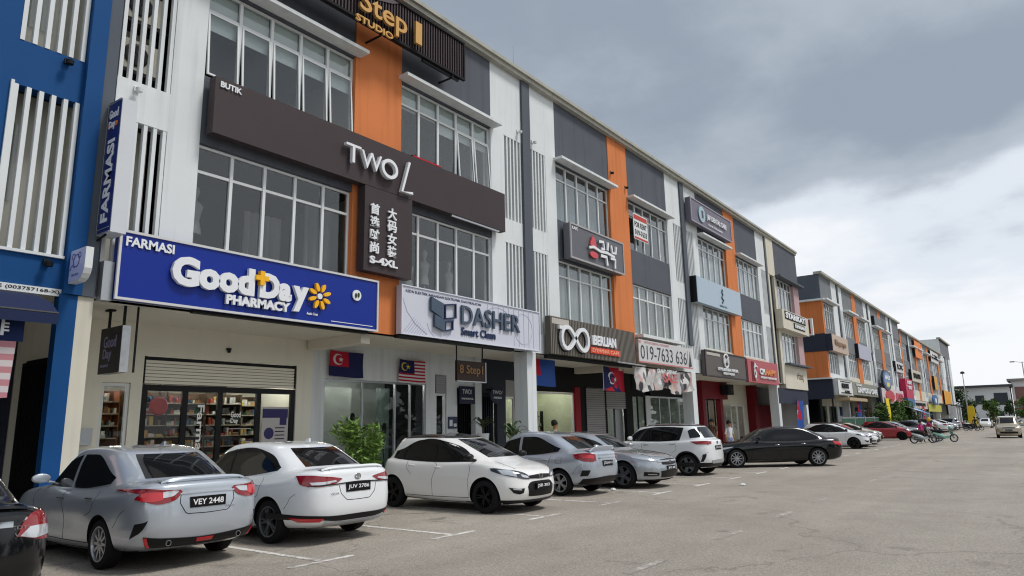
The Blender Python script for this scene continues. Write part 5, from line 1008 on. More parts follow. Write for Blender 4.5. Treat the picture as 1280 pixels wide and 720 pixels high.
flag('red and navy flag with white crescent in front of the roller shutters', 23.6, 25.3, 2.95, 3.88, 13.3, 'tilt', .03)
flag('limp red and blue flag draped on a pole by the maroon end wall', 48.0, 49.4, 1.0, 3.0, 12.7, 'big', .12)
flag('red and blue flag at the far corner under the white framed sign', 65.6, 66.6, 1.6, 3.4, 12.4, 'big', .1)
flag('faded red flag by the brown far doorway', 104, 106, 1.5, 3.2, 12.2, 'tilt', .1)
# feather banners, fences, hedges by the far shops
t = thing('feather_banner', 'leaning tall yellow feather banner before the far shops', 'banner', (77, 12.0, 0)); b = MB()
b.prism([(0, 0), (1.7, 0), (.6, 3.3), (-1.2, 3.3)], -.03, .03, street(77.6, 12.0, .35)); build(b, 'cloth', mat('banner_yellow', '#dcc92b', 0.7), t); b = MB(); b.tube([(78.6, 12.05, 0), (76.3, 12.05, 3.75)], .03, 6); build(b, 'pole', M_alus, t)
t = thing('tower_banner', 'yellow inflatable style column banner at the far end of the parked cars', 'banner', (128, 8.6, 0)); b = MB(); b.prism([(-.55, 0), (.55, 0), (.45, 3.0), (.3, 3.4), (-.3, 3.4), (-.45, 3.0)], -.3, .3, cross(128, 8.6, 0)); build(b, 'cloth', mat('banner_yellow2', '#d9bb33', 0.7), t)
t = thing('mesh_fence', 'low green mesh hoarding in front of the far corner shop', 'fence', (60, 12.3, 0))
for k in range(4):
    b = MB(); b.box(58.6 + k * 4.2, 62.6 + k * 4.2, 12.28, 12.32, .35, 1.75); build(b, 'mesh_panel', mat('fence_green', '#2e5a44', 0.8, noise=.25, nscale=2), t); b = MB(); b.box(62.6 + k * 4.2, 62.8 + k * 4.2, 12.22, 12.38, 0, 1.95); build(b, 'post', M_alus, t)
b = MB(); b.box(58.6, 75.4, 12.26, 12.34, 1.76, 1.84); build(b, 'rail', M_alus, t)
def shrub(label, x, y, r, h, seed, n=2600, size=.15, grp=None, m=None, rx=None):
    t = thing('potted_tree', label, 'shrub', (x, y, 0), 0, grp); b = MB(); b.tube([(0, 0, .2), (0, 0, h * .6)], [.06, .03], 6); b.tube([(.1, 0, .2), (.3, .1, h * .7)], [.04, .02], 6); link('trunk', b.mesh('trunk', M_bark), t)
    b = leaves((0, 0, h * .55 + .15), (rx or r, r, h * .48), n, size, seed, clump=22); link('foliage', b.mesh('foliage', m or [M_leafd, M_leaf]), t)
    b = MB(); b.lathe([(0, 0), (.3, 0), (.38, .4), (.34, .4), (.3, .3), (0, .3)], 16); link('pot', b.mesh('pot', mat('pot_grey', '#77736c', 0.8), smooth=40), t); return t
g = 'leafy screen trees in front of the far restaurant'
SL = [M_leaf, M_leaf2]
shrub('leafy screen tree left of the yellow feather banner', 74.6, 12.3, .8, 3.0, 41, grp=g, rx=1.1, m=SL); shrub('dense screen tree just right of the yellow feather banner', 79.6, 12.0, .8, 3.2, 42, grp=g, rx=1.3, m=SL); shrub('narrow screen tree under the red disc sign', 83.2, 11.9, .8, 2.9, 43, grp=g, rx=1.3, m=SL); shrub('rounded screen tree nearest the blue shade cloth', 87.0, 11.6, .8, 3.3, 44, grp=g, rx=1.3, m=SL)
# near plants
t = thing('potted_plant', 'large bright green bushy plant in front of the glass shop front', 'plant', (11.6, 13.6, .15)); b = leaves((11.75, 13.6, 1.15), (.66, .48, .66), 1900, .10, 51, clump=24, narrow=.24); build(b, 'foliage', [M_leaf2, mat('leaf_lime', (.16, .27, .05), .55)], t)
b = MB(); 
for k in range(7): a = k * .9; b.tube([(11.75, 13.6, .4), (11.75 + .25 * math.cos(a), 13.6 + .2 * math.sin(a), 1.0)], [.015, .008], 5)
build(b, 'stems', M_bark, t); b = MB(); b.lathe([(0, .15), (.2, .15), (.27, .55), (.24, .55), (.2, .5), (0, .5)], 18, Matrix.Translation((11.75, 13.6, 0))); build(b, 'pot', M_alu, t, smooth=40)
def broadleaf(label, x, y, z, seed, h=.9, n=14, lw=.16):
    t = thing('potted_plant', label, 'plant', (x, y, z)); rnd = random.Random(seed); b = MB()
    for k in range(n):
        a = rnd.uniform(0, 6.28); l = rnd.uniform(.25, .5); hh = rnd.uniform(.35, 1) * h; c = Vector((math.cos(a), math.sin(a), 0)); s = Vector((-c.y, c.x, 0)) * lw * .5; p0 = Vector((0, 0, hh * .75)) + c * .05; rows = []
        for j, wd in enumerate((.1, .9, 1.0, .6, .05)): q = p0 + c * l * j / 4 + Vector((0, 0, .18 * math.sin(j / 4 * 2.6))); rows.append([q - s * wd, q + Vector((0, 0, -.012)), q + s * wd])
        b.grid(rows)
    link('leaves', b.mesh('leaves', M_leaf, smooth=60), t); b = MB(); b.tube([(0, 0, -.1), (0, 0, h * .8)], [.02, .012], 6); link('stem', b.mesh('stem', M_bark), t)
    b = MB(); b.lathe([(0, -.45), (.15, -.45), (.2, 0), (.17, 0), (0, -.03)], 16); link('pot', b.mesh('pot', M_alu, smooth=40), t); return t
broadleaf('broad leaved potted plant beside the second pillar', 17.25, 12.95, .95, 61, .95, 18); broadleaf('smaller dark plant on a white stand near the charcoal wall', 17.6, 14.4, 1.45, 62, .5, 12, .1)
t = thing('plant_stand', 'tall white plant stand near the charcoal wall', 'stand', (17.6, 14.4, .15)); bx(t, 'box', M_alu, (17.42, 17.78, 14.22, 14.58, .15, 1.0))

# planting across the road, outside the frame, that the glass and paint mirror
b = MB(); rnd = random.Random(77)
for k in range(46):
    if k < 34: cx_, cy_ = -62 + k * 7.2 + rnd.uniform(-1, 1), -24 + rnd.uniform(-1.5, 1.5)
    else: cx_, cy_ = -62 + rnd.uniform(-1.5, 1.5), -22 + (k - 34) * 5.6
    h_ = rnd.uniform(5.5, 8.5); q = leaves((cx_, cy_, h_ * .52), (3.6, 3.6, h_ * .5), 260, .75, 900 + k, clump=12, narrow=.6); i0 = len(b.v); b.v += q.v; b.f += [tuple(i0 + j for j in f) for f in q.f]; b.mi += q.mi
build(b, 'treeline', [M_leaf, M_leafd], kind='stuff')
# ================================================================ cars
def paint(name, col, metal=0.0, rough=0.28, coat=1.0, spec=0.5):
    m = mat(name, col, rough, metal=metal, spec=spec, coat=coat)
    return m
M_cglass = mat('tinted_car_glass', (0.008, 0.009, 0.010), 0.03, spec=0.42); M_trim = mat('black_car_trim', '#151618', 0.45); M_tyre = mat('tyre_rubber', '#17181a', 0.85, bump=.1, bscale=60)
M_chrome = mat('chrome', '#b5b9bc', 0.15, metal=1.0); M_rim = mat('alloy_rim', '#a6a9ad', 0.3, metal=.8); M_rimd = mat('dark_alloy_rim', '#6d7176', 0.3, metal=.7); M_rimk = mat('black_rim', '#0c0c0d', 0.4)
M_tail = mat('tail_light_red', '#860c16', 0.12, coat=1.0); M_tail2 = mat('tail_light_bright', '#c4222c', 0.15, coat=1.0); M_clear = mat('clear_lamp', '#c9ccd0', 0.12, metal=.5, coat=1.0); M_lampd = mat('dark_lamp_housing', '#34373b', 0.15, coat=1.0)
M_plate = mat('plate_black', '#0b0b0c', 0.4); M_seam = mat('panel_gap', '#0e0f10', 0.9); M_under = mat('underbody', '#0b0b0c', 0.95)
def smoothc(pts, n):
    """Catmull-Rom through pts (k-dim), n samples"""
    P = np.array(pts, float); m = len(P)
    if m == 2: t = np.linspace(0, 1, n)[:, None]; return P[0] * (1 - t) + P[1] * t
    d = np.r_[0, np.cumsum(np.linalg.norm(np.diff(P, axis=0), axis=1) ** .5 + 1e-6)]; d /= d[-1]; T = np.zeros_like(P)
    for i in range(m):
        a, b = max(i - 1, 0), min(i + 1, m - 1); T[i] = (P[b] - P[a]) / (d[b] - d[a])
    out = []
    for t in np.linspace(0, 1, n):
        i = min(np.searchsorted(d, t, side='right') - 1, m - 2); h = d[i + 1] - d[i]; s = (t - d[i]) / h
        out.append((2 * s ** 3 - 3 * s ** 2 + 1) * P[i] + (s ** 3 - 2 * s ** 2 + s) * h * T[i] + (-2 * s ** 3 + 3 * s ** 2) * P[i + 1] + (s ** 3 - s ** 2) * h * T[i + 1])
    return np.array(out)
NU, NS = 161, 14
class Body:
    """car skin: rings (closed plan outlines) stacked from sill to roof; u runs nose centre -> side -> tail centre, t counts rings"""
    def __init__(s, rings, flare=(), sharp=(6,), hood=0.03, deck=0.02):
        s.rings = rings; U = np.linspace(0, 1, NU); P = []
        for r in rings:
            a = (r['xf'] - r['xr']) / 2; xc = (r['xf'] + r['xr']) / 2; th = np.linspace(0, math.pi, 1441); c, sn = np.cos(th), np.sin(th)
            p = r.get('p', 11); q = np.where(th < math.pi / 2, r.get('qf', 2.6), r.get('qr', 3.2))
            x = xc + a * np.sign(c) * np.abs(c) ** (2 / p); y = r['w'] * np.abs(sn) ** (2 / q)
            seg = [(0, 360), (360, 1080), (1080, 1440)]; uu = [(0, .2), (.2, .8), (.8, 1)]; X = np.zeros(NU); Y = np.zeros(NU)
            for (i0, i1), (u0, u1) in zip(seg, uu):
                sx, sy = x[i0:i1 + 1], y[i0:i1 + 1]; L = np.r_[0, np.cumsum(np.hypot(np.diff(sx), np.diff(sy)))]; L /= L[-1]
                k = (U >= u0 - 1e-9) & (U <= u1 + 1e-9); X[k] = np.interp((U[k] - u0) / (u1 - u0), L, sx); Y[k] = np.interp((U[k] - u0) / (u1 - u0), L, sy)
            zk = r['z']; sN = (X - r['xr']) / (r['xf'] - r['xr']); cz = smoothc(zk, 60) if len(zk) > 2 else np.array(zk, float); Z = np.interp(sN, cz[:, 0], cz[:, 1])
            P.append(np.stack([X, Y, Z], 1))
        P = np.array(P); n = len(P); rows = []; s.nt = (n - 1) * NS + 1
        D = np.linalg.norm(np.diff(P, axis=0), axis=2) ** .6 + 1e-4
        def tan(i, side):
            if i == 0: return (P[1] - P[0]) / D[0][:, None]
            if i == n - 1: return (P[-1] - P[-2]) / D[-1][:, None]
            if i in sharp: return ((P[i + 1] - P[i]) / D[i][:, None]) if side > 0 else ((P[i] - P[i - 1]) / D[i - 1][:, None])
            w0, w1 = D[i][:, None], D[i - 1][:, None]; return ((P[i] - P[i - 1]) / w1 * w0 + (P[i + 1] - P[i]) / w0 * w1) / (w0 + w1)
        for i in range(n - 1):
            for j in range(NS + (i == n - 2)):
                q = j / NS; h = D[i][:, None]; a, b = tan(i, 1), tan(i + 1, -1)
                rows.append((2 * q ** 3 - 3 * q ** 2 + 1) * P[i] + (q ** 3 - 2 * q ** 2 + q) * h * a + (-2 * q ** 3 + 3 * q ** 2) * P[i + 1] + (q ** 3 - q ** 2) * h * b)
        G = np.array(rows)                       # [t][u][3]
        xf6, xr6 = rings[6]['xf'], rings[6]['xr']
        for (xw, am) in flare: G[:, :, 1] += am * np.exp(-((G[:, :, 0] - xw) / .40) ** 2) * np.exp(-((G[:, :, 2] - .45) / .30) ** 2) * (G[:, :, 1] > .3)
        # waist tuck between the wheels gives the doors some shape
        G[:, :, 1] -= .018 * np.exp(-((G[:, :, 2] - .50) / .13) ** 2) * np.exp(-((G[:, :, 0]) / .75) ** 4) * (G[:, :, 1] > .3)
        s.G = G; s.TT = np.arange(s.nt) / NS
    def S(s, u, t):
        u = np.asarray(u, float); t = np.clip(np.asarray(t, float), 0, s.TT[-1]); sg = np.where((u < 0) | (u > 1), -1, 1); ua = np.where(u < 0, -u, np.where(u > 1, 2 - u, u))
        fu = ua * (NU - 1); ft = t * NS; iu = np.clip(fu.astype(int), 0, NU - 2); it = np.clip(ft.astype(int), 0, s.nt - 2); a = (fu - iu)[..., None]; b = (ft - it)[..., None]; G = s.G
        p = (G[it, iu] * (1 - a) + G[it, iu + 1] * a) * (1 - b) + (G[it + 1, iu] * (1 - a) + G[it + 1, iu + 1] * a) * b
        p = p.copy(); p[..., 1] *= sg; return p
    def Nn(s, u, t):
        e = .006; du = s.S(np.asarray(u) + e, t) - s.S(np.asarray(u) - e, t); dt = s.S(u, np.asarray(t) + .06) - s.S(u, np.asarray(t) - .06); n = np.cross(du, dt); l = np.linalg.norm(n, axis=-1, keepdims=True); return n / np.maximum(l, 1e-9)
    def inv(s, spec):
        """('S',x,z) side, ('R',y,z) tail, ('F',y,z) nose, ('U',u,t) -> (u,t)"""
        k, a, z = spec
        if k == 'U': return (a, z)
        G = s.G; neg = (k in 'RF') and a < 0; a_ = abs(a) if k in 'RF' else a
        if k == 'S': u0, u1, ax = .12, .88, 0
        elif k == 'R': u0, u1, ax = .60, 1.0, 1
        else: u0, u1, ax = 0.0, .40, 1
        i0, i1 = int(u0 * (NU - 1)), int(u1 * (NU - 1)) + 1; tm = 7 * NS + 1 if k == 'S' else int(5.6 * NS); sub = G[:tm, i0:i1]
        d = (sub[:, :, ax] - a_) ** 2 + (sub[:, :, 2] - z) ** 2; it, iu = np.unravel_index(np.argmin(d), d.shape); u = (iu + i0) / (NU - 1); t = it / NS
        for _ in range(6):
            p = s.S(u, t); F = np.array([p[ax] - a_, p[2] - z]); e = .004; pu = (s.S(u + e, t) - s.S(u - e, t)) / (2 * e); pt = (s.S(u, t + .05) - s.S(u, max(t - .05, 0))) / (.05 + min(.05, t)) ; J = np.array([[pu[ax], pt[ax]], [pu[2], pt[2]]])
            if abs(np.linalg.det(J)) < 1e-6: break
            st = np.linalg.solve(J, F); st = np.clip(st, [-.03, -.4], [.03, .4]); u = min(max(u - st[0], 0), 1); t = min(max(t - st[1], 0), s.TT[-1])
        if neg: u = -u if k == 'F' else 2 - u
        return (u, t)
    def patch(s, lo, hi, ns=24, nt=8, off=.004, mirror=False, curve=True, thick=.0):
        """skin-hugging panel between two polylines of point specs; returns MB"""
        A = np.array([s.inv(p) for p in lo]); B = np.array([s.inv(p) for p in hi])
        A = smoothc(A, ns) if curve else np.array([np.interp(np.linspace(0, len(A) - 1, ns), range(len(A)), A[:, k]) for k in (0, 1)]).T
        B = smoothc(B, ns) if curve else np.array([np.interp(np.linspace(0, len(B) - 1, ns), range(len(B)), B[:, k]) for k in (0, 1)]).T
        w = np.linspace(0, 1, nt)[:, None, None]; UT = A[None] * (1 - w) + B[None] * w; P = s.S(UT[..., 0], UT[..., 1]) + s.Nn(UT[..., 0], UT[..., 1]) * off
        if mirror: P = P * np.array([1, -1, 1]); P = P[::-1]
        b = MB(); b.grid([[tuple(q) for q in r] for r in P])
        # thin rim so that the panel has an edge
        Q = s.S(UT[..., 0], UT[..., 1]) - s.Nn(UT[..., 0], UT[..., 1]) * .004
        if mirror: Q = Q * np.array([1, -1, 1]); Q = Q[::-1]
        for e1, e2 in ((P[0], Q[0]), (Q[-1], P[-1]), (Q[:, 0], P[:, 0]), (P[:, -1], Q[:, -1])): b.grid([[tuple(q) for q in e2], [tuple(q) for q in e1]])
        return b
    def strip(s, pts, w=.008, off=.003, n=30, mirror=False, curve=True, b=None, both=False):
        A = np.array([s.inv(p) for p in pts]); A = smoothc(A, n) if curve else np.array([np.interp(np.linspace(0, len(A) - 1, n), range(len(A)), A[:, k]) for k in (0, 1)]).T
        P = s.S(A[:, 0], A[:, 1]); Nv = s.Nn(A[:, 0], A[:, 1]); D = np.gradient(P, axis=0); C = np.cross(D, Nv); C /= np.maximum(np.linalg.norm(C, axis=1, keepdims=True), 1e-9)
        b = b or MB()
        for mi in ((0, 1) if both else ((1,) if mirror else (0,))):
            k = np.array([1, -1, 1]) if mi else 1; L = (P + Nv * off + C * w / 2) * k; R = (P + Nv * off - C * w / 2) * k; L2 = (P - Nv * .003 + C * w / 2) * k; R2 = (P - Nv * .003 - C * w / 2) * k
            b.grid([[tuple(q) for q in L2], [tuple(q) for q in L], [tuple(q) for q in R], [tuple(q) for q in R2]])
        return b
    def skin(s, wheels, rw, arch, hw, mp_):
        """body mesh with wheel wells cut out"""
        iu = np.unique(np.r_[np.linspace(0, 32, 14), np.linspace(32, 128, 56), np.linspace(128, 160, 14)].astype(int)); it = np.unique(np.r_[np.arange(0, s.nt, 3), s.nt - 1]); G = s.G[np.ix_(it, iu)]
        b = MB(); rows = []
        for r in G: rows.append([tuple(p) for p in r] + [(p[0], -p[1], p[2]) for p in r[-2:0:-1]])
        b.grid(rows, True); n = len(rows[0]); b.f.append(tuple(reversed(range(n)))); b.mi.append(0); e = (len(rows) - 1) * n; b.f.append(tuple(e + j for j in range(n))); b.mi.append(0)
        me = b.mesh('body', [mp_, M_under]); bm = bmesh.new(); bm.from_mesh(me); bmesh.ops.remove_doubles(bm, verts=bm.verts, dist=.0005); bmesh.ops.recalc_face_normals(bm, faces=bm.faces); bm.to_mesh(me); bm.free()
        o = bpy.data.objects.new('b', me); COL.objects.link(o); cb = MB()
        for xw in wheels:
            for sg in (1, -1):
                T_ = Matrix.Translation((xw, sg * (hw - .30), rw)) @ Matrix.Rotation(R_(-90) * sg, 4, 'X'); cb.prism([(arch * math.cos(2 * math.pi * k / 40), arch * math.sin(2 * math.pi * k / 40)) for k in range(40)], 0, .5, T_)
        cm = cb.mesh('c', M_under); bm = bmesh.new(); bm.from_mesh(cm); bmesh.ops.recalc_face_normals(bm, faces=bm.faces); bm.to_mesh(cm); bm.free(); c = bpy.data.objects.new('c', cm); COL.objects.link(c)
        md = o.modifiers.new('x', 'BOOLEAN'); md.object = c; md.operation = 'DIFFERENCE'; md.solver = 'EXACT'
        dg = bpy.context.evaluated_depsgraph_get(); dg.update(); out = bpy.data.meshes.new_from_object(o.evaluated_get(dg)); out.name = 'body'
        bpy.data.objects.remove(o); bpy.data.objects.remove(c)
        out.materials.clear(); out.materials.append(mp_); out.materials.append(M_under)
        for p in out.polygons:
            c_ = p.center; p.material_index = 0
            for xw in wheels:
                if math.hypot(c_.x - xw, c_.z - rw) < arch * 1.001 and abs(c_.y) < hw + .05: p.material_index = 1
            if c_.z < .24 and abs(p.normal.z) > .8: p.material_index = 1
        out.shade_smooth(); out.set_sharp_from_angle(angle=R_(38)); return out
def wheel_parts(r, w, kind, rim_m):
    """meshes about the wheel centre, axle along y, outer face towards +y"""
    RX = Matrix.Rotation(R_(-90), 4, 'X'); b = MB(); rr = r * .70
    b.lathe([(rr, -w / 2), (r * .93, -w / 2), (r * .985, -w * .42), (r, -w * .25), (r, w * .25), (r * .985, w * .42), (r * .93, w / 2), (rr + .004, w / 2 + .002), (rr, w * .40), (rr * .98, -w / 2)], 40, RX)
    ty = b.mesh('tyre', M_tyre, smooth=40); b = MB()
    b.lathe([(rr * .99, -w * .4), (rr + .002, w * .40), (rr + .006, w * .50), (rr - .014, w * .50), (rr - .022, w * .40), (rr - .03, -w * .2)], 40, RX)
    n = {'ten': 10, 'five': 5, 'multi': 16, 'twin': 5, 'six': 6}[kind]; z0 = w * .36
    for k in range(n):
        a0 = 2 * math.pi * k / n
        for da, hw0, hw1 in ({'ten': ((0, .020, .013),), 'multi': ((0, .012, .009),), 'five': ((0, .045, .055),), 'twin': ((-.16, .016, .014), (.16, .016, .014)), 'six': ((0, .03, .04),)}[kind]):
            a = a0 + da; M = RX @ Matrix.Rotation(a, 4, 'Z'); L = rr - .016
            P = [(.03, -hw0, z0 + .010), (L, -hw1, z0 + .012), (L, hw1, z0 + .012), (.03, hw0, z0 + .010), (.03, -hw0, z0 - .03), (L, -hw1, z0 - .02), (L, hw1, z0 - .02), (.03, hw0, z0 - .03)]
            i = len(b.v); b.v += [tuple(M @ Vector(p)) for p in P]
            for q in ((0, 1, 2, 3), (4, 7, 6, 5), (0, 4, 5, 1), (1, 5, 6, 2), (2, 6, 7, 3), (3, 7, 4, 0)): b.f.append(tuple(i + j for j in q)); b.mi.append(0)
    b.lathe([(0, z0 + .018), (.03, z0 + .016), (.055, z0 + .004), (.06, z0 - .03), (.0, z0 - .03)], 20, RX)
    rm = b.mesh('rim', rim_m, smooth=35); b = MB(); b.lathe([(0, -w * .1), (rr - .02, -w * .1), (rr - .02, -w * .35), (0, -w * .35)], 24, RX); b.lathe([(0, -w * .05), (rr * .55, -w * .05), (rr * .55, -w * .1)], 24, RX)
    return ty, rm, b.mesh('brake_disc', M_under)
def fit_front(f): return f
def make_car(c):
    """c: dict of the model's measures; returns the thing at the origin, nose along +x"""
    L, W, H = c['L'], c['W'], c['H']; hl, hw = L / 2, W / 2; g = c.get; rw = g('rw', .305); wb = c['wb']; xw_f = hl - c['fo']; xw_r = xw_f - wb
    cz, dz = c['cowl_z'], c['deck_z']; nz = g('nose_z', .70); bz = g('belt_z', .92); cx, dx = hl - c['cowl'], -hl + c['deck']; tz = g('tail_z', dz - .06); rf, rr_ = c['roof_f'], c['roof_r']
    nb = g('bow', 0.0)
    R = [dict(xf=hl - .20, xr=-hl + .22, w=hw - .13, z=[(0, .24), (.5, .17), (1, .18)], qf=2.4, qr=3),
         dict(xf=hl - .07, xr=-hl + .07, w=hw - .050, z=[(0, .32), (.5, .24), (1, .25)], qf=g('qf', 2.3), qr=g('qr', 3)),
         dict(xf=hl, xr=-hl + .01, w=hw - .012, z=[(0, .46), (.5, .42), (1, .42)], qf=g('qf', 2.3), qr=g('qr', 3)),
         dict(xf=hl - .02, xr=-hl, w=hw, z=[(0, .60), (.5, .60), (1, .57)], qf=g('qf', 2.3), qr=g('qr', 3)),
         dict(xf=hl - .06, xr=-hl + .035, w=hw - .010, z=[(0, tz - .10), (.5, .76), (1, nz)], qf=g('qf', 2.3) - .1, qr=g('qr', 3)),
         dict(xf=hl - .19, xr=-hl + .06 + g('tailin', 0), w=hw - .045, z=[(0, tz), (.25, bz - .03), (.55, bz - .06), (.8, nz + .15), (1, nz + .085)], qf=2.5, qr=g('qr', 3)),
         dict(xf=cx, xr=dx, w=hw - .105, z=[(0, dz), (.5, bz + .005), (1, cz)], p=9, qf=2.4, qr=g('gqr', 2.6)),
         dict(xf=rf, xr=rr_, w=hw - c.get('tumble', .27), z=[(0, c['rail_r']), (.35, H - .075), (.7, H - .075), (1, c['rail_f'])], p=7, qf=2.4, qr=2.6),
         dict(xf=rf - .12, xr=rr_ + .12, w=hw - c.get('tumble', .27) - .10, z=[(0, c['rail_r'] + .04), (.35, H - .022), (.7, H - .022), (1, c['rail_f'] + .035)], p=7, qf=2.6, qr=2.6),
         dict(xf=rf - .7, xr=rr_ + .6, w=.06, z=[(0, H - .015), (.5, H), (1, H - .012)], p=4, qf=2, qr=2)]
    B = Body(R, flare=((xw_f, g('flare', .018)), (xw_r, g('flare', .018))), sharp=(6, 7) if g('sharproof') else (6,))
    t = thing(g('name', 'parked_car'), c['label'], 'car', (0, 0, 0), 0, g('group', 'cars parked along the shops')); pm = c['paint']
    arch = rw + .055
    link('body', B.skin((xw_f, xw_r), rw, arch, hw, pm), t)
    add = lambda nm, mb_, m, sm=50, par=None: link(nm, mb_.mesh(nm, m, smooth=sm), par or t)
    # wheels
    ty, rm, bd = wheel_parts(rw, g('tw', .20), g('rimk', 'ten'), g('rim', M_rim)); lite = g('far', False)
    for xw in (xw_f, xw_r):
        for sg in (1, -1):
            w = link('wheel', bd, t, (xw, sg * (hw - g('tw', .20) / 2 - .012), rw))
            if sg < 0: w.rotation_euler = (0, 0, math.pi)
            link('tyre', ty, w); link('rim', rm, w)
    # side windows: c['win'] list of (lower pts, upper pts)
    for lo, hi in c['win']:
        for mi in (False, True): add('side_window', B.patch([('S',) + p for p in lo], [('S',) + p for p in hi], 26, 8, .004, mi), M_cglass)
    if g('dlo'):
        lo, hi = c['dlo']
        for mi in (False, True): add('window_trim', B.patch([('S',) + p for p in lo], [('S',) + p for p in hi], 40, 8, .0022, mi), M_trim)
    ws = g('ws', (.175, 6.12, 6.93)); 
    add('windscreen', B.patch([('U', -ws[0], ws[1]), ('U', ws[0], ws[1])], [('U', -ws[0], ws[2]), ('U', ws[0], ws[2])], 40, 10, .004, curve=False), M_cglass)
    rg = g('rg', (.165, 6.10, 6.92)); add('rear_window', B.patch([('U', 1 + rg[0], rg[1]), ('U', 1 - rg[0], rg[1])], [('U', 1 + rg[0] * g('rgt', 1), rg[2]), ('U', 1 - rg[0] * g('rgt', 1), rg[2])], 40, 10, .004, curve=False), M_cglass)
    if g('roof_m'): add('roof_panel', B.patch([('U', -u_, 7.02) for u_ in np.linspace(-1, 0, 50)][::1], [('U', -u_, 9.0) for u_ in np.linspace(-1, 0, 50)], 60, 16, .003, curve=False), c['roof_m']); add('roof_panel', B.patch([('U', u_, 7.02) for u_ in np.linspace(0, 1, 50)], [('U', u_, 9.0) for u_ in np.linspace(0, 1, 50)], 60, 16, .003, True, curve=False), c['roof_m'])
    # seams
    sb = MB()
    for s_ in c['seams']: B.strip([('S',) + p for p in s_], .007, .0015, 24, b=sb, both=True)
    B.strip([('S', xw_f - arch - .02, .285), ('S', 0, .275), ('S', xw_r + arch + .02, .285)], .010, .0015, 24, b=sb, both=True)
    B.strip([('S', xw_r - arch - .02, .52), ('S', xw_r - arch - .14, .66), ('S', xw_r - arch - .26, .74)], .006, .0012, 16, b=sb, both=True)
    if g('flap'): B.strip([('S', -1.28, .74), ('S', -1.12, .75), ('S', -1.13, .89), ('S', -1.27, .90), ('S', -1.28, .74)], .006, .0012, 40, b=sb, curve=False)
    hx = c.get('hood_u', .17); B.strip([('U', hx, 5.0), ('U', hx + .015, 5.5), ('U', hx + .01, 5.95)], .008, .0015, 20, b=sb, both=True)
    if g('deckseam', True): B.strip([('U', .86, 5.95), ('U', .862, 5.5), ('U', .865, 5.1)], .008, .0015, 20, b=sb, both=True)
    for s_ in g('rseams', ()): B.strip([('R',) + p for p in s_], .009, .0015, 30, b=sb, curve=False)
    add('panel_gap', sb, M_seam)
    for (x, z) in c['handles']:
        for mi in (1, -1):
            y = B.S(*B.inv(('S', x, z)))[1]; b = MB(); b.tube([(x + .09, mi * y, z), (x + .06, mi * (y + .028), z + .003), (x - .06, mi * (y + .028), z + .006), (x - .09, mi * y, z + .008)], [.010, .014, .014, .010], 8); add('door_handle', b, g('handle_m', pm))
    mx_, mz = g('mirror', (cx - .38, cz + .05))
    for mi in (1, -1):
        y = hw - .10; T_ = Matrix.Translation((mx_, mi * (y + .15), mz + .03)) @ Matrix.Rotation(R_(90), 4, 'Y') @ Matrix.Diagonal((.068, .12, .075, 1)); b = MB(); b.lathe([(0, -.62), (.80, -.60), (.96, -.52), (1.0, -.2), (.93, .3), (.70, .75), (.35, .95), (0, 1)], 20, T_); b.tube([(mx_ + .02, mi * (y - .06), mz - .05), (mx_, mi * (y + .08), mz - .01)], .02, 6); add('wing_mirror', b, g('mirror_m', pm), 60)
    # arch lips
    if g('cladding'):
        b = MB()
        for xw in (xw_f, xw_r):
            for mi in (1, -1):
                rows = []
                for a in np.linspace(-.25, math.pi + .25, 26):
                    row = []
                    for rad in (arch - .004, arch + .045):
                        x, z = xw + rad * math.cos(a), rw + rad * math.sin(a); z = max(z, .2); y = B.S(*B.inv(('S', x, z)))[1]; row.append((x, mi * (y + .008), z))
                    row.insert(0, (row[0][0], mi * (hw - .12), row[0][2])); rows.append(row)
                b.grid(rows)
        add('arch_cladding', b, M_trim)
        for mi in (False, True): add('sill_cladding', B.patch([('S', xw_f - arch, .22), ('S', 0, .21), ('S', xw_r + arch, .22)], [('S', xw_f - arch - .02, .36), ('S', 0, .34), ('S', xw_r + arch + .02, .36)], 24, 5, .006, mi), M_trim)
    # panels: (name, material, lower specs, upper specs, both sides?, offset)
    for p in c['panels']:
        nm, m, lo, hi, both = p[:5]; off = p[5] if len(p) > 5 else .006; ns = p[6] if len(p) > 6 else 28
        for mi in ((False, True) if both else (False,)): add(nm, B.patch(lo, hi, ns, 7, off, mi), m)
    # number plates
    for end in g('plates', ('R',)):
        pz = c['plate_z'] if end == 'R' else g('fplate_z', .50); pz_ = pz; x = B.S(*B.inv((end, 0, pz)))[0]; sg = -1 if end == 'R' else 1; o_ = thing('tmp', '', '') if False else None
        M = frame((x + sg * (.012 + g('plate_out', 0)), -sg * 0, pz), (0, sg, 0), (0, 0, 1)) if end == 'F' else frame((x - .012 - g('plate_out', 0), 0, pz), (0, -1, 0), (0, 0, 1))
        b = MB(); rect(b, M, -.235, -.065, .235, .065, -.03, .004); pl = add('number_plate', b, M_plate, None)
        b = MB(); put_text(b, c['plate'], M, -.205, -.036, .205, .036, bold=.02, lift=.006); link('plate_lettering', b.mesh('plate_lettering', M_let), pl)
    for f in g('extra', ()): f(B, t, add, c)
    return t
def F(*p): return [('F',) + q for q in p]
def Rr(*p): return [('R',) + q for q in p]
def S_(*p): return [('S',) + q for q in p]
def badge(end, z, r, m=M_chrome, ry=None):
    def f(B, t, add, c):
        x = B.S(*B.inv((end, 0, z)))[0]; sg = -1 if end == 'R' else 1; M = frame((x + sg * .006, 0, z), (0, sg, 0), (0, 0, 1)); b = MB(); stroke(b, M, [((r) * math.cos(a), (ry or r * .75) * math.sin(a)) for a in np.linspace(0, 6.283, 25)[:-1]], r * .3, 0, .012, True); stroke(b, M, [(-r * .1, -r * .6), (0, r * .5), (r * .1, -r * .6)], r * .25, 0, .012); add('badge', b, m)
    return f
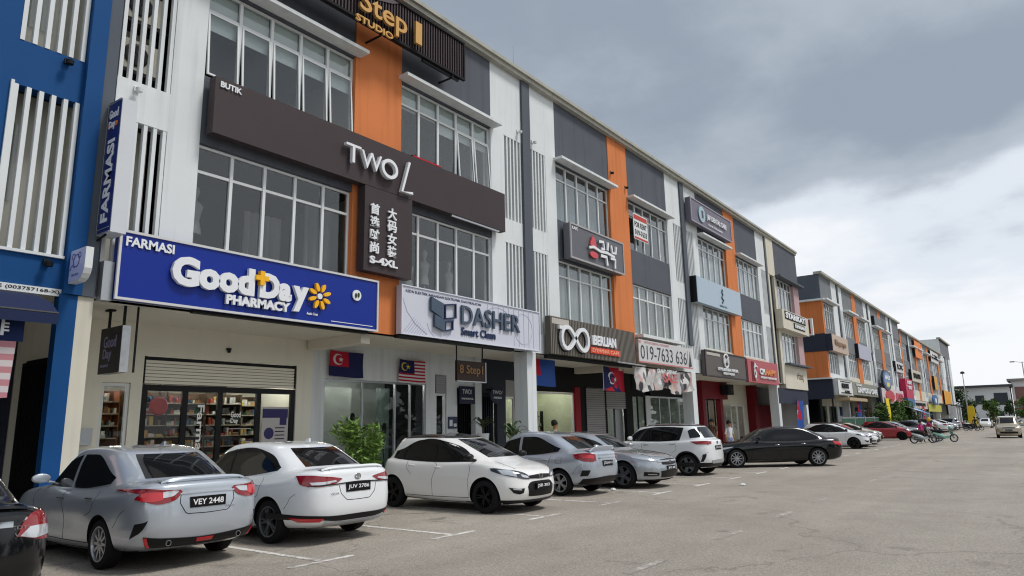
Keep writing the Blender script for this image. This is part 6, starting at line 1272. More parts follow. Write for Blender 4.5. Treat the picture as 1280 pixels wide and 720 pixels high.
def exhaust(y, z, r=.035):
    def f(B, t, add, c):
        x = B.S(*B.inv(('R', abs(y), z)))[0]
        for s in ((1, -1)):
            b = MB(); Mx = Matrix.Translation((x + .03, s * y, z)) @ Matrix.Rotation(R_(-90), 4, 'Y'); b.lathe([(r * .8, 0), (r, .0), (r, .06), (r * .8, .06), (r * .8, .0)], 18, Mx); add('exhaust_tip', b, M_chrome)
    return f
def spoiler(y=.60, h=.05, back=.03, m=None, rise=.012):
    def f(B, t, add, c):
        rows = []; x0 = B.S(1.0, 5.0)[0]
        for k in range(25):
            yy = -y + 2 * y * k / 24; u, tt = B.inv(('R', yy, B.S(1.0, 5.0)[2] - .01)); p = B.S(1 - (1 - u if u <= 1 else -(u - 1)) , 5.25); e = 1 - (abs(yy) / y) ** 6; z = p[2]
            rows.append([(p[0] + .16, yy, z + .0), (p[0] + .05, yy, z + h * .6 * e + .004), (p[0] - back, yy, z + h * e + rise), (p[0] - back - .012, yy, z + h * e - .012), (p[0] + .01, yy, z - .03)])
        b = MB(); b.grid(rows); add('boot_spoiler', b, m or c['paint'], 60)
    return f
def antenna(x, H):
    def f(B, t, add, c):
        b = MB(); b.prism([(0, 0), (.14, 0), (.02, .06), (0, .06)], -.018, .018, Matrix(((1, 0, 0, x), (0, 0, 1, 0), (0, 1, 0, H - .015), (0, 0, 0, 1)))); add('antenna', b, c['paint'])
    return f
def text_badge(s, y0, z, w=.2, h=.03, m=M_chrome):
    def f(B, t, add, c):
        x = B.S(*B.inv(('R', y0, z)))[0] - .008; M = frame((x, y0, z), (0, -1, 0), (0, 0, 1)); b = MB(); put_text(b, s, M, -w / 2, 0, w / 2, h, bold=.01, lift=.002); add('badge_lettering', b, m)
    return f
# ---------------------------------------------------------------- models
def sedan(**k):
    d = dict(L=4.30, W=1.69, H=1.49, wb=2.47, fo=.85, cowl_z=.97, deck_z=1.02, cowl=1.08, deck=.50, roof_f=.50, roof_r=-1.05, rail_f=1.40, rail_r=1.385, belt_z=.92, tail_z=.98,
             nose_z=.70, seams=[[(1.02, .30), (.98, .6), (.96, .90)], [(-.02, .28), (-.02, .6), (-.04, .91)], [(-.72, .62), (-.90, .72), (-.93, .93)]], handles=[(.12, .80), (-.78, .83)], plate_z=.74,
             win=[([(.90, .955), (.5, .94), (.06, .94)], [(.86, .985), (.55, 1.24), (.06, 1.37)]), ([(-.02, .94), (-.5, .95), (-1.12, 1.02)], [(-.02, 1.375), (-.5, 1.36), (-1.18, 1.10)])])
    d.update(k); return d
silver = paint('silver_blue_paint', '#b7bec6', .45, .24); white = paint('pearl_white_paint', '#e4e7e9', .0, .25); whiteb = paint('warm_white_paint', '#ebebe8', .0, .25); black = paint('black_paint_gloss', '#07080b', .0, .14, .3, .4); silverb = paint('pale_blue_silver_paint', '#b3bbc6', .45, .25); greys = paint('grey_silver_paint', '#a6acb3', .5, .24); 
PERS_SAGA = make_car(sedan(L=4.36, W=1.72, qr=4.6, rg=(.18, 6.08, 6.93), label='silver blue sedan reversed to the road with plate VEY 2448', paint=silver, rim=M_rim, rimk='ten', plate='VEY 2448', plate_z=.795, rw=.30, tail_z=1.02, deck_z=1.06, handle_m=M_lampd, fo=.86,
    panels=[('tail_light', M_tail, Rr((.80, .86)) + Rr((.62, .80), (.42, .84), (.33, .93)), S_((-2.02, .965)) + Rr((.79, .96), (.55, .965), (.36, .955)), True, .010),
            ('tail_light_lens', M_tail2, Rr((.76, .84), (.66, .83), (.56, .85)), Rr((.75, .93), (.66, .94), (.57, .94)), True, .014, 10),
            ('reversing_light', M_clear, Rr((.56, .87), (.45, .885), (.38, .93)), Rr((.56, .94), (.45, .95), (.38, .945)), True, .014, 10),
            ('diffuser', M_trim, Rr((.66, .30), (.4, .29), (0, .28), (-.4, .29), (-.66, .30)), Rr((.72, .43), (.5, .40), (0, .37), (-.5, .40), (-.72, .43)), False, .010, 40),
            ('bumper_reflector', M_tail2, Rr((.10, .32), (-.10, .32)), Rr((.11, .36), (-.11, .36)), False, .016, 6),
            ('bumper_reflector', M_tail2, Rr((.66, .31), (.63, .31)), Rr((.72, .42), (.69, .42)), True, .016, 6),
            ('bumper_vent', M_trim, Rr((.80, .40), (.76, .47)), Rr((.795, .58), (.70, .62)), True, .004, 8),
            ('chrome_strip', M_chrome, Rr((.36, .895), (0, .90), (-.36, .895)), Rr((.36, .915), (0, .92), (-.36, .915)), False, .012, 30)],
    rseams=[[(.34, .93), (.36, .80), (.28, .665), (0, .655), (-.28, .665), (-.36, .80), (-.34, .93)]], extra=[spoiler(.56, .04), exhaust(.46, .34), antenna(-.95, 1.49), text_badge('SAGA', -.3, .70, .13, .025)]))
VIOS = make_car(sedan(qr=4.2, rg=(.178, 6.08, 6.93), L=4.44, W=1.73, H=1.475, wb=2.55, label='white sedan reversed to the road with plate JUV 2786', paint=white, rim=M_rimd, rimk='twin', plate='JUV 2786', plate_z=.80, rw=.315, tail_z=1.04, deck_z=1.08, roof_r=-1.10, belt_z=.94, handle_m=M_chrome,
    dlo=([(.93, .95), (.3, .94), (-.5, .96), (-1.22, 1.05)], [(.90, .98), (.45, 1.28), (-.3, 1.39), (-.9, 1.30), (-1.27, 1.10)]),
    win=[([(.86, .965), (.5, .955), (.06, .955)], [(.84, .99), (.55, 1.235), (.06, 1.365)]), ([(0.0, .955), (-.5, .965), (-1.14, 1.04)], [(0.0, 1.37), (-.5, 1.365), (-1.18, 1.12)])],
    seams=[[(1.04, .30), (1.0, .6), (.98, .92)], [(.02, .28), (.02, .6), (.0, .93)], [(-.74, .62), (-.92, .72), (-.95, .95)]],
    panels=[('tail_light', M_tail, S_((-1.86, .945)) + Rr((.82, .87), (.7, .83), (.45, .86), (.30, .925)), S_((-1.88, .97)) + Rr((.80, .985), (.66, .985), (.45, .96), (.31, .935)), True, .010),
            ('reversing_light', M_clear, Rr((.74, .86), (.60, .86), (.40, .895)), Rr((.76, .895), (.60, .90), (.42, .915)), True, .014, 12),
            ('light_bar', M_trim, Rr((.78, .835), (.5, .845), (0, .865), (-.5, .845), (-.78, .835)), Rr((.78, .845), (.5, .86), (0, .88), (-.5, .86), (-.78, .845)), False, .013, 40),
            ('bumper_trim', M_trim, Rr((.86, .36), (.66, .37), (.35, .335), (0, .33), (-.35, .335), (-.66, .37), (-.86, .36)), Rr((.88, .45), (.7, .43), (.4, .41), (0, .41), (-.4, .41), (-.7, .43), (-.88, .45)), False, .010, 50),
            ('silver_skid', mat('skid_silver', '#b5b9bc', .35, metal=.5), Rr((.5, .275), (.3, .255), (0, .25), (-.3, .255), (-.5, .275)), Rr((.56, .34), (.3, .315), (0, .31), (-.3, .315), (-.56, .34)), False, .016, 40),
            ('fog_reflector', M_tail2, Rr((.80, .345), (.62, .345)), Rr((.84, .40), (.58, .385)), True, .016, 8)],
    rseams=[[(.36, .84), (.33, .72), (.22, .62), (0, .615), (-.22, .62), (-.33, .72), (-.36, .84)]], extra=[spoiler(.60, .035, .04), badge('R', .95, .05), antenna(-1.0, 1.475), text_badge('VIOS', .45, .71, .16, .028)]))
IRIZ = make_car(sedan(L=3.90, W=1.70, H=1.515, wb=2.555, fo=.80, label='white hatchback nose to the road with black roof and black wheels', paint=whiteb, rim=M_rimk, rimk='twin', roof_m=mat('black_wrap', '#141518', .25, coat=1), plate='JSB 303', plates=('F',), fplate_z=.50, plate_out=.03, plate_z=.7, rw=.315,
    cowl=.74, cowl_z=.99, deck=.10, deck_z=1.03, tail_z=.98, roof_f=.12, roof_r=-1.50, rail_f=1.42, rail_r=1.415, belt_z=.95, nose_z=.74, deckseam=False, gqr=2.6, mirror_m=M_trim, tumble=.25, rg=(.15, 6.08, 6.9),
    seams=[[(.74, .30), (.74, .6), (.74, .90)], [(-.24, .28), (-.24, .6), (-.24, .94)], [(-.84, .70), (-.99, .84), (-1.0, .96)]], handles=[(-.08, .85), (-.84, .88)],
    dlo=([(.86, .965), (.3, .955), (-.8, .965), (-1.50, 1.03)], [(.84, .985), (.28, 1.29), (-.5, 1.425), (-1.44, 1.17)]),
    win=[([(.80, .98), (.3, .965), (-.21, .97)], [(.78, .995), (.26, 1.26), (-.21, 1.405)]), ([(-.27, .97), (-.8, .985), (-1.45, 1.05)], [(-.27, 1.41), (-.8, 1.385), (-1.38, 1.16)])],
    panels=[('headlight', M_lampd, S_((1.32, .80)) + F((.74, .71), (.5, .645), (.34, .635)), S_((1.28, .85)) + F((.77, .845), (.54, .79), (.37, .71)), True, .010),
            ('headlight_lens', M_clear, F((.79, .74), (.71, .715), (.62, .69)), F((.79, .82), (.72, .82), (.62, .79)), True, .014, 8), ('headlight_lens', M_clear, F((.52, .685), (.46, .67), (.38, .66)), F((.54, .735), (.46, .715), (.38, .69)), True, .014, 8),
            ('grille', M_trim, F((.33, .645), (0, .635), (-.33, .645)), F((.35, .70), (0, .715), (-.35, .70)), False, .012, 24), ('lower_grille', M_trim, F((.38, .32), (0, .31), (-.38, .32)), F((.42, .50), (.30, .585), (0, .595), (-.30, .585), (-.42, .50)), False, .010, 40),
            ('fog_recess', M_trim, F((.70, .40), (.60, .37), (.52, .39)), F((.76, .50), (.62, .475), (.50, .475)), True, .008, 14), ('fog_light', M_clear, F((.70, .455), (.57, .44)), F((.715, .48), (.56, .468)), True, .012, 8),
            ('lower_lip', M_trim, F((.80, .235), (.4, .22), (0, .215), (-.4, .22), (-.80, .235)), F((.80, .26), (.4, .25), (0, .245), (-.4, .25), (-.80, .26)), False, .02, 40)],
    extra=[badge('F', .68, .055)]))
BEZZA = make_car(sedan(flap=True, qr=4.2, L=4.20, W=1.62, H=1.51, wb=2.455, label='pale blue silver sedan reversed to the road between the white hatchback and the grey saloon', paint=silverb, rim=M_rim, rimk='twin', plate='JTQ 6513', plate_z=.74, rw=.30, tail_z=1.00, deck_z=1.05, roof_r=-1.0, deck=.45,
    panels=[('tail_light', M_tail, Rr((.785, .87), (.74, .80), (.60, .79), (.48, .81)), Rr((.775, .965), (.70, .985), (.58, .98), (.48, .95)), True, .012), ('tail_light_lens', M_tail2, Rr((.74, .87), (.55, .87)), Rr((.74, .93), (.55, .94)), True, .016, 8),
            ('diffuser', M_trim, Rr((.72, .28), (.4, .25), (0, .24), (-.4, .25), (-.72, .28)), Rr((.74, .40), (.5, .42), (0, .44), (-.5, .42), (-.74, .40)), False, .010, 40), ('bumper_vent', M_trim, Rr((.77, .46), (.70, .47)), Rr((.765, .60), (.66, .60)), True, .006, 8), ('chrome_strip', M_chrome, Rr((.40, .85), (0, .86), (-.40, .85)), Rr((.40, .875), (0, .885), (-.40, .875)), False, .012, 24)],
    extra=[spoiler(.60, .10, .05, rise=.02)]))
ACCORD = make_car(sedan(L=4.9, W=1.85, H=1.46, wb=2.775, fo=.96, label='metallic grey saloon nose to the road with bright slatted grille', paint=greys, rim=M_rimd, rimk='five', plate='JPG 88', plates=('F',), fplate_z=.50, plate_z=.7, rw=.335, cowl=1.30, deck=.60, roof_f=.45, roof_r=-1.35, belt_z=.92, cowl_z=.98, deck_z=1.05, nose_z=.70, rail_f=1.37, rail_r=1.36,
    win=[([(1.05, .955), (.5, .935), (.0, .935)], [(1.0, .975), (.55, 1.21), (.0, 1.345)]), ([(-.07, .935), (-.8, .95), (-1.45, 1.02)], [(-.07, 1.35), (-.8, 1.33), (-1.5, 1.09)])], seams=[[(1.15, .30), (1.12, .6), (1.08, .9)], [(-.04, .28), (-.04, .9)], [(-.95, .65), (-1.12, .93)]], handles=[(.1, .79), (-.95, .82)], handle_m=M_chrome,
    panels=[('headlight', M_clear, S_((1.75, .79)) + F((.80, .72), (.6, .68), (.42, .66)), S_((1.72, .82)) + F((.82, .79), (.6, .745), (.44, .71)), True, .010), ('grille', M_trim, F((.40, .60), (0, .58), (-.40, .60)), F((.44, .72), (0, .735), (-.44, .72)), False, .010, 24),
            ('grille_bar', M_chrome, F((.56, .665), (0, .66), (-.56, .665)), F((.58, .70), (0, .70), (-.58, .70)), False, .018, 24), ('lower_intake', M_trim, F((.45, .28), (0, .27), (-.45, .28)), F((.5, .44), (0, .46), (-.5, .44)), False, .010, 24), ('fog_recess', M_trim, F((.84, .33), (.70, .32), (.55, .33)), F((.85, .43), (.72, .42), (.56, .40)), True, .010, 14), ('fog_light', M_chrome, F((.80, .36), (.62, .35)), F((.80, .385), (.62, .375)), True, .016, 8)], extra=[badge('F', .66, .05)]))
ATIVA = make_car(sedan(L=4.07, W=1.71, H=1.635, wb=2.525, fo=.80, label='white compact crossover reversed to the road with black roof and red tail lamps', paint=white, rim=M_rimd, rimk='five', roof_m=mat('black_wrap', '#141518', .25, coat=1), plate='JWB 5120', plate_z=.86, rw=.335, cowl=1.0, deck=.16, roof_f=.55, roof_r=-1.55, cowl_z=1.10, deck_z=1.14, tail_z=1.08, belt_z=1.06, nose_z=.82, rail_f=1.52, rail_r=1.535, deckseam=False, cladding=True, flare=.03, tumble=.24, rg=(.17, 6.08, 6.9),
    dlo=([(.92, 1.075), (0, 1.065), (-.6, 1.075), (-1.03, 1.10)], [(.90, 1.10), (.45, 1.42), (-.3, 1.54), (-1.16, 1.50)]),
    win=[([(.84, 1.09), (.4, 1.08), (0, 1.08)], [(.82, 1.11), (.5, 1.38), (0, 1.515)]), ([(-.06, 1.08), (-.5, 1.085), (-.92, 1.10)], [(-.06, 1.52), (-.5, 1.51), (-1.0, 1.44)]), ([(-1.38, 1.17), (-1.55, 1.18), (-1.68, 1.19)], [(-1.30, 1.40), (-1.45, 1.46), (-1.58, 1.47)])],
    seams=[[(.92, .36), (.90, .7), (.88, 1.05)], [(-.03, .36), (-.03, 1.06)], [(-.80, .72), (-.94, .82), (-.98, 1.08)]], handles=[(.12, .96), (-.80, .98)], handle_m=M_chrome,
    panels=[('tail_light', M_tail, Rr((.81, .97), (.6, .96), (.50, .99)), Rr((.80, 1.06), (.6, 1.07), (.52, 1.05)), True, .014), ('tail_light_wing', M_tail, S_((-1.72, 1.0), (-1.86, .97), (-1.97, .98)), S_((-1.74, 1.05), (-1.86, 1.06), (-1.96, 1.06)), True, .012, 12), ('bumper_trim', M_trim, Rr((.84, .26), (0, .26), (-.84, .26)), Rr((.84, .42), (.5, .40), (0, .40), (-.5, .40), (-.84, .42)), False, .010, 40), ('bumper_vent', M_trim, Rr((.80, .44), (.76, .44)), Rr((.78, .66), (.70, .68)), True, .012, 8), ('silver_skid', MATS['skid_silver'], Rr((.45, .38), (0, .38), (-.45, .38)), Rr((.5, .48), (0, .5), (-.5, .48)), False, .018, 20)], extra=[antenna(-1.2, 1.635), badge('R', 1.02, .05)]))
MERC = make_car(sedan(L=4.90, W=1.84, H=1.45, wb=2.98, fo=.82, label='long black saloon parked at an angle across the bays in front of the maroon shop', paint=black, rim=M_rim, rimk='ten', plate='JRA 9', plate_z=.62, rw=.33, cowl=1.28, deck=.48, roof_f=.40, roof_r=-1.25, belt_z=.91, cowl_z=.96, deck_z=1.02, tail_z=.96, rail_f=1.35, rail_r=1.33, nose_z=.70,
    win=[([(.98, .94), (.5, .925), (.0, .925)], [(.93, .96), (.5, 1.20), (.0, 1.325)]), ([(-.06, .925), (-.5, .935), (-.78, .945)], [(-.06, 1.33), (-.4, 1.32), (-.78, 1.28)]), ([(-.82, .95), (-1.1, .965), (-1.35, 1.0)], [(-.82, 1.27), (-1.1, 1.20), (-1.38, 1.06)])], seams=[[(1.1, .30), (1.06, .6), (1.02, .9)], [(-.03, .28), (-.03, .9)], [(-.85, .65), (-1.02, .93)]], handles=[(.12, .79), (-.85, .82)], handle_m=M_chrome, glassy=1,
    panels=[('tail_light', M_tail2, S_((-1.98, .80)) + Rr((.82, .74), (.7, .75), (.55, .80)), S_((-1.92, .90)) + Rr((.80, .87), (.65, .88), (.52, .87)), True, .010), ('side_crease', M_seam, S_((1.2, .60), (0, .60), (-1.2, .64)), S_((1.2, .606), (0, .606), (-1.2, .646)), True, .002), ('headlight', M_clear, S_((1.80, .72)) + F((.78, .64), (.5, .60)), S_((1.72, .76)) + F((.80, .72), (.52, .68)), True, .010), ('grille', M_trim, F((.4, .42), (0, .40), (-.4, .42)), F((.42, .64), (0, .66), (-.42, .64)), False, .010), ('bumper_trim', M_chrome, Rr((.7, .30), (0, .29), (-.7, .30)), Rr((.7, .315), (0, .305), (-.7, .315)), False, .012)], extra=[badge('R', .86, .045)]))
ELANTRA = make_car(sedan(L=4.50, W=1.77, H=1.46, wb=2.70, fo=.85, label='black sedan cut off by the left edge with pale lower tail lamp', paint=black, rim=M_rim, rimk='multi', plate='JLW 41', plate_z=.70, rw=.32, cowl=1.2, deck=.52, roof_f=.45, roof_r=-1.2, tail_z=1.0, deck_z=1.05, rail_f=1.37, rail_r=1.36, belt_z=.92,
    panels=[('tail_light', M_tail, S_((-1.98, .80)) + Rr((.82, .74), (.7, .75), (.50, .80)), S_((-1.96, .99)) + Rr((.78, .985), (.66, .985), (.60, .97)), True, .012), ('reversing_light', M_clear, Rr((.80, .78), (.65, .77), (.52, .80)), Rr((.80, .86), (.68, .87), (.60, .87)), True, .017, 10), ('chrome_strip', M_chrome, Rr((.46, .88), (0, .89), (-.46, .88)), Rr((.46, .93), (0, .94), (-.46, .93)), False, .014, 24), ('bumper_trim', mat('bumper_grey', '#3a3d42', .5), Rr((.84, .36), (0, .35), (-.84, .36)), Rr((.84, .42), (0, .41), (-.84, .42)), False, .012, 30)], extra=[text_badge('CDTi', -.72 + .2, .86, .14, .03), text_badge('V', -.50, .80, .04, .03), spoiler(.6, .02)]))
def place(o, x, y, ang, **k):
    o.location = (x, y, .006); o.rotation_euler = (0, 0, R_(ang))
    for a, b in k.items(): o[a] = b
    return o
# nose towards the shops = 90 deg, nose to the road = -90 deg
place(ELANTRA, 1.93, 9.35, 90); place(PERS_SAGA, 5.03, 10.80, 89.5); place(VIOS, 7.32, 10.68, 90.5); place(IRIZ, 11.68, 10.02, -90)
place(BEZZA, 15.2, 10.65, 90); place(ACCORD, 17.6, 10.45, -90); place(ATIVA, 22.3, 10.50, 90); place(MERC, 27.45, 8.35, 127)
# ---------------------------------------------------------------- distant cars
def repaint(o, m):
    for ch in o.children:
        old = None
        for s in ch.material_slots:
            pass
    return o
def far_car(kind, x, y, ang, label, pm=None, cat=None):
    o = copy_tree(kind); o['label'] = label; place(o, x, y, ang)
    src = kind.children[0].data.materials[0] if False else None
    if pm is not None:
        base = [c for c in kind.children if c.name.split('.')[0] == 'body'][0].data.materials[0]
        for c in o.children:
            for s in c.material_slots:
                if s.material == base: s.link = 'OBJECT'; s.material = pm
    return o
red = paint('red_car_paint', '#9c1420', .1, .25); cream = paint('cream_car_paint', '#c9c2b0', .2, .3); champ = paint('champagne_car_paint', '#b3a88f', .5, .32); dgrey = paint('dark_grey_car_paint', '#2c2f35', .4, .3)
far_car(IRIZ, 45.2, 10.0, -90, 'white hatchback nose to the road behind the black angled saloon', white)
o = far_car(ACCORD, 48.2, 10.6, -90, 'white saloon with a plain red windscreen behind the white hatchback', white)
for ch in o.children:
    if ch.name.startswith('windscreen'): ch.material_slots[0].link = 'OBJECT'; ch.material_slots[0].material = mat('sunshade_red', '#a04038', .4)  # whole windscreen coloured an even red
far_car(IRIZ, 53.0, 10.7, -90, 'cream hatchback nose to the road before the green mesh fence', cream)
far_car(IRIZ, 63.6, 10.2, -88, 'red hatchback in front of the leafy screen trees', red)
far_car(ACCORD, 69.0, 10.6, -90, 'silver saloon with a dark windscreen beyond the red hatchback', greys)
lab = ['black sedan first behind the motor scooters', 'silver sedan behind the scooter riders', 'dark grey crossover in the far row', 'white sedan in the middle of the far row', 'grey saloon in the far row nose to the road', 'black sedan in the far row nose to the road', 'white hatchback in the far row', 'silver crossover near the end of the far row', 'dark sedan near the end of the far row', 'white saloon last in the far row']
kk = [(VIOS, dgrey, 90), (BEZZA, silverb, 90), (ATIVA, dgrey, 90), (VIOS, white, 90), (ACCORD, greys, -90), (MERC, black, -90), (IRIZ, white, -90), (ATIVA, greys, 90), (VIOS, black, 90), (ACCORD, white, -90)]
for k, (kd, pm, a) in enumerate(kk):
    far_car(kd, 75.5 + k * 5.1, 10.6 + (k % 3) * .15, a, lab[k], pm)
# champagne people carrier driving towards the camera
MPV = make_car(sedan(L=4.19, W=1.66, H=1.70, wb=2.655, fo=.72, name='moving_car', label='champagne people carrier driving towards the camera on the road', group='vehicles on the road', paint=champ, rim=M_rim, rimk='ten', plate='JHX 310', plates=('F',), fplate_z=.62, plate_z=.8, rw=.30, cowl=.78, deck=.12, roof_f=.70, roof_r=-1.75, cowl_z=1.06, deck_z=1.10, tail_z=1.0, belt_z=1.0, nose_z=.80, rail_f=1.60, rail_r=1.60, deckseam=False, tumble=.20, qf=2.8,
    seams=[[(.9, .3), (.86, .95)], [(0, .28), (0, .98)]], handles=[(.1, .9), (-.8, .9)], win=[([(1.1, 1.02), (.5, 1.0), (.05, 1.0)], [(1.05, 1.06), (.7, 1.48), (.05, 1.58)]), ([(-.02, 1.0), (-1, 1.0), (-1.8, 1.05)], [(-.02, 1.59), (-1, 1.57), (-1.75, 1.5)])],
    panels=[('headlight', M_clear, S_((1.80, .86)) + F((.74, .76), (.55, .74)), S_((1.76, .93)) + F((.74, .87), (.58, .84)), True, .012), ('grille', M_trim, F((.4, .74), (0, .73), (-.4, .74)), F((.44, .82), (0, .83), (-.44, .82)), False, .012), ('grille_bar', M_chrome, F((.42, .77), (0, .74), (-.42, .77)), F((.42, .79), (0, .765), (-.42, .79)), False, .018), ('lower_grille', M_trim, F((.55, .36), (0, .35), (-.55, .36)), F((.6, .50), (0, .52), (-.6, .50)), False, .012), ('fog_light', M_clear, F((.74, .42), (.66, .42)), F((.74, .5), (.66, .5)), True, .014, 6)]))
place(MPV, 69.5, 2.35, 183)
o = far_car(VIOS, 132, 7.2, 178, 'white car standing across the road behind the people carrier', white); o['group'] = 'vehicles on the road'; o.name = 'moving_car'
# ---------------------------------------------------------------- people
def skin_body(pts, edges, radii, name, m, parent, sub=2, root=0):
    me = bpy.data.meshes.new(name); me.from_pydata(pts, edges, []); o = bpy.data.objects.new(name, me); COL.objects.link(o)
    sk = o.modifiers.new('s', 'SKIN'); sk.use_smooth_shade = True
    for v, r in zip(me.skin_vertices[0].data, radii): v.radius = r if isinstance(r, tuple) else (r, r)
    me.skin_vertices[0].data[root].use_root = True
    sb_ = o.modifiers.new('d', 'SUBSURF'); sb_.levels = sub; sb_.render_levels = sub
    dg = bpy.context.evaluated_depsgraph_get(); dg.update(); out = bpy.data.meshes.new_from_object(o.evaluated_get(dg)); bpy.data.objects.remove(o); out.materials.clear()
    for q in (m if isinstance(m, list) else [m]): out.materials.append(q)
    out.shade_smooth(); out.name = name; return link(name, out, parent)
M_skin = mat('skin', '#a0714f', .6); M_hair = mat('black_hair', '#15110f', .7)
def person(label, x, y, z, rz, top, legs_m, h=1.65, stride=.12, arms='down', sleeves=.3, sit=False, helmet=None, shoes=None, shorts=False):
    t = thing('person', label, 'person', (x, y, z), rz, None); k = h / 1.7
    if sit:
        hip = (0, 0, .78); knL, knR = (.42, .12, .80), (.42, -.12, .80); ftL, ftR = (.36, .14, .34), (.36, -.14, .34); toeL, toeR = (.52, .15, .30), (.52, -.15, .30); che = (.06, 0, 1.22); nk = (.10, 0, 1.36); hd = (.13, 0, 1.52)
        elL, elR = (.25, .24, 1.08), (.25, -.24, 1.08); haL, haR = (.52, .22, 1.02), (.52, -.22, 1.02); hpL, hpR = (0.04, .10, .80), (.04, -.10, .80)
    else:
        hip = (0, 0, .93); knL, knR = (.05 + stride, .10, .50), (.03 - stride * .4, -.10, .50); ftL, ftR = (stride * 1.1, .11, .08), (-stride * 1.3, -.11, .09); toeL, toeR = (.16 + stride * 1.1, .12, .03), (.15 - stride * 1.3, -.12, .03); che = (0, 0, 1.30); nk = (0, 0, 1.46); hd = (.02, 0, 1.60)
        elL, elR = (-.03, .26, 1.13), (-.03, -.26, 1.13); haL, haR = (.06, .27, .88), (.06, -.27, .88); hpL, hpR = (0, .09, .90), (0, -.09, .90)
    shL, shR = (che[0], .18, che[2] + .09), (che[0], -.18, che[2] + .09)
    P = [hip, ((hip[0] + che[0]) / 2, 0, (hip[2] + che[2]) / 2), che, nk, hd, (hd[0] + .01, 0, hd[2] + .09), shL, elL, haL, shR, elR, haR, hpL, knL, ftL, toeL, hpR, knR, ftR, toeR]
    E = [(0, 1), (1, 2), (2, 3), (3, 4), (4, 5), (2, 6), (6, 7), (7, 8), (2, 9), (9, 10), (10, 11), (0, 12), (12, 13), (13, 14), (14, 15), (0, 16), (16, 17), (17, 18), (18, 19)]
    Rd = [(.14, .11), (.125, .10), (.15, .11), .055, (.085, .095), (.07, .08), .06, .042, .028, .06, .042, .028, .085, .055, .038, .028, .085, .055, .038, .028]
    body = skin_body([tuple(c * k for c in p) for p in P], E, [tuple(a * k for a in r) if isinstance(r, tuple) else r * k for r in Rd], 'body', [M_skin, top, legs_m], t)
    for p in body.data.polygons:
        c = p.center / k; hh = c.z
        if sit: leg = hh < .88 and not (c.x < .15 and hh > .86); up = (not leg) and hh < 1.40 and math.hypot(c.x, c.y) < .33 + (.1 if sleeves > .4 else 0)
        else: leg = hh < .97 and abs(c.y) < .215; up = hh < 1.475 and not leg and (hh > 1.14 or abs(c.y) < .19 or sleeves > .4)
        if leg and shorts and hh < .45: leg = False
        p.material_index = 2 if leg else (1 if up else 0)
    def add(nm, b, m, sm=60): return link(nm, b.mesh(nm, m, smooth=sm), t)
    hx, hz_ = hd[0] * k, (hd[2] + .05) * k
    b = MB(); b.lathe([(0, .15), (.06, .14), (.10, .08), (.112, .0), (.10, -.04)], 16, Matrix.Translation((hx - .015, 0, hz_)) @ Matrix.Rotation(R_(-18), 4, 'Y')); add('helmet' if helmet else 'hair', b, helmet or M_hair)
    if helmet: b = MB(); b.lathe([(0, .155), (.09, .14), (.125, .07), (.13, -.04), (.12, -.08)], 16, Matrix.Translation((hx, 0, hz_)) @ Matrix.Rotation(R_(-10), 4, 'Y')); add('helmet_shell', b, helmet)
    # nose, eyes
    b = MB(); b.lathe([(0, .02), (.012, 0), (.016, -.02), (0, -.025)], 8, Matrix.Translation((hx + .085 * k, 0, hz_ - .03))); add('nose', b, M_skin)
    b = MB()
    for s in (-1, 1): b.box(hx + .075, hx + .085, s * .035 - .012, s * .035 + .012, hz_ + .005, hz_ + .015)
    add('eyes', b, M_hair)
    # hands with fingers
    for (e_, h_, s) in ((elL, haL, 1), (elR, haR, -1)):
        hv = (Vector(h_) - Vector(e_)).normalized(); base = Vector(h_) * k; side = Vector((0, 1, 0)); fr_ = hv.cross(side).normalized(); b = MB()
        b.tube([base, base + hv * .05 * k, base + hv * .09 * k], [.022 * k, .036 * k, .03 * k], 8)
        for j in range(4): o_ = fr_ * (j - 1.5) * .018 * k; ln = (.07, .08, .075, .06)[j] * k; b.tube([base + hv * .08 * k + o_, base + hv * (.08 * k + ln * .6) + o_ - side * s * .008, base + hv * (.08 * k + ln) + o_ - side * s * .024], [.009, .008, .006], 5)
        b.tube([base + hv * .03 * k + fr_ * .025, base + hv * .06 * k + fr_ * .05, base + hv * .085 * k + fr_ * .055], [.011, .009, .007], 5); add('hand', b, M_skin)
    return t
Mshw = mat('shirt_white', '#cfd0d2', .8); Mshr = mat('shirt_red', '#8c1a22', .8); Mshc = mat('shirt_cream', '#b9a58c', .8); Mshp = mat('shirt_pink', '#c23a7e', .8); Mshm = mat('shirt_magenta', '#b0205a', .8); Mpb = mat('trousers_black', '#1c1d21', .85); Mpj = mat('shorts_blue', '#8294b4', .85); Mptr = mat('shorts_red', '#9a2a32', .85)
person('woman with dark bobbed hair and pale top standing behind the pale blue sedan', 19.6, 12.98, .15, 200, Mshc, Mpb, 1.60)
person('person in a dark red shirt by the shop windows behind the white crossover', 33.3, 14.2, .15, -60, Mshr, Mpb, 1.68)
person('person in a white shirt and light shorts walking by the maroon shop entrance', 32.6, 11.8, .0, 130, Mshw, Mpj, 1.66, .16, shorts=True)
person('person in brown standing just left of the white shirted walker', 34.1, 13.2, .15, 160, mat('shirt_brown', '#5c4436', .8), Mpb, 1.60, .1)
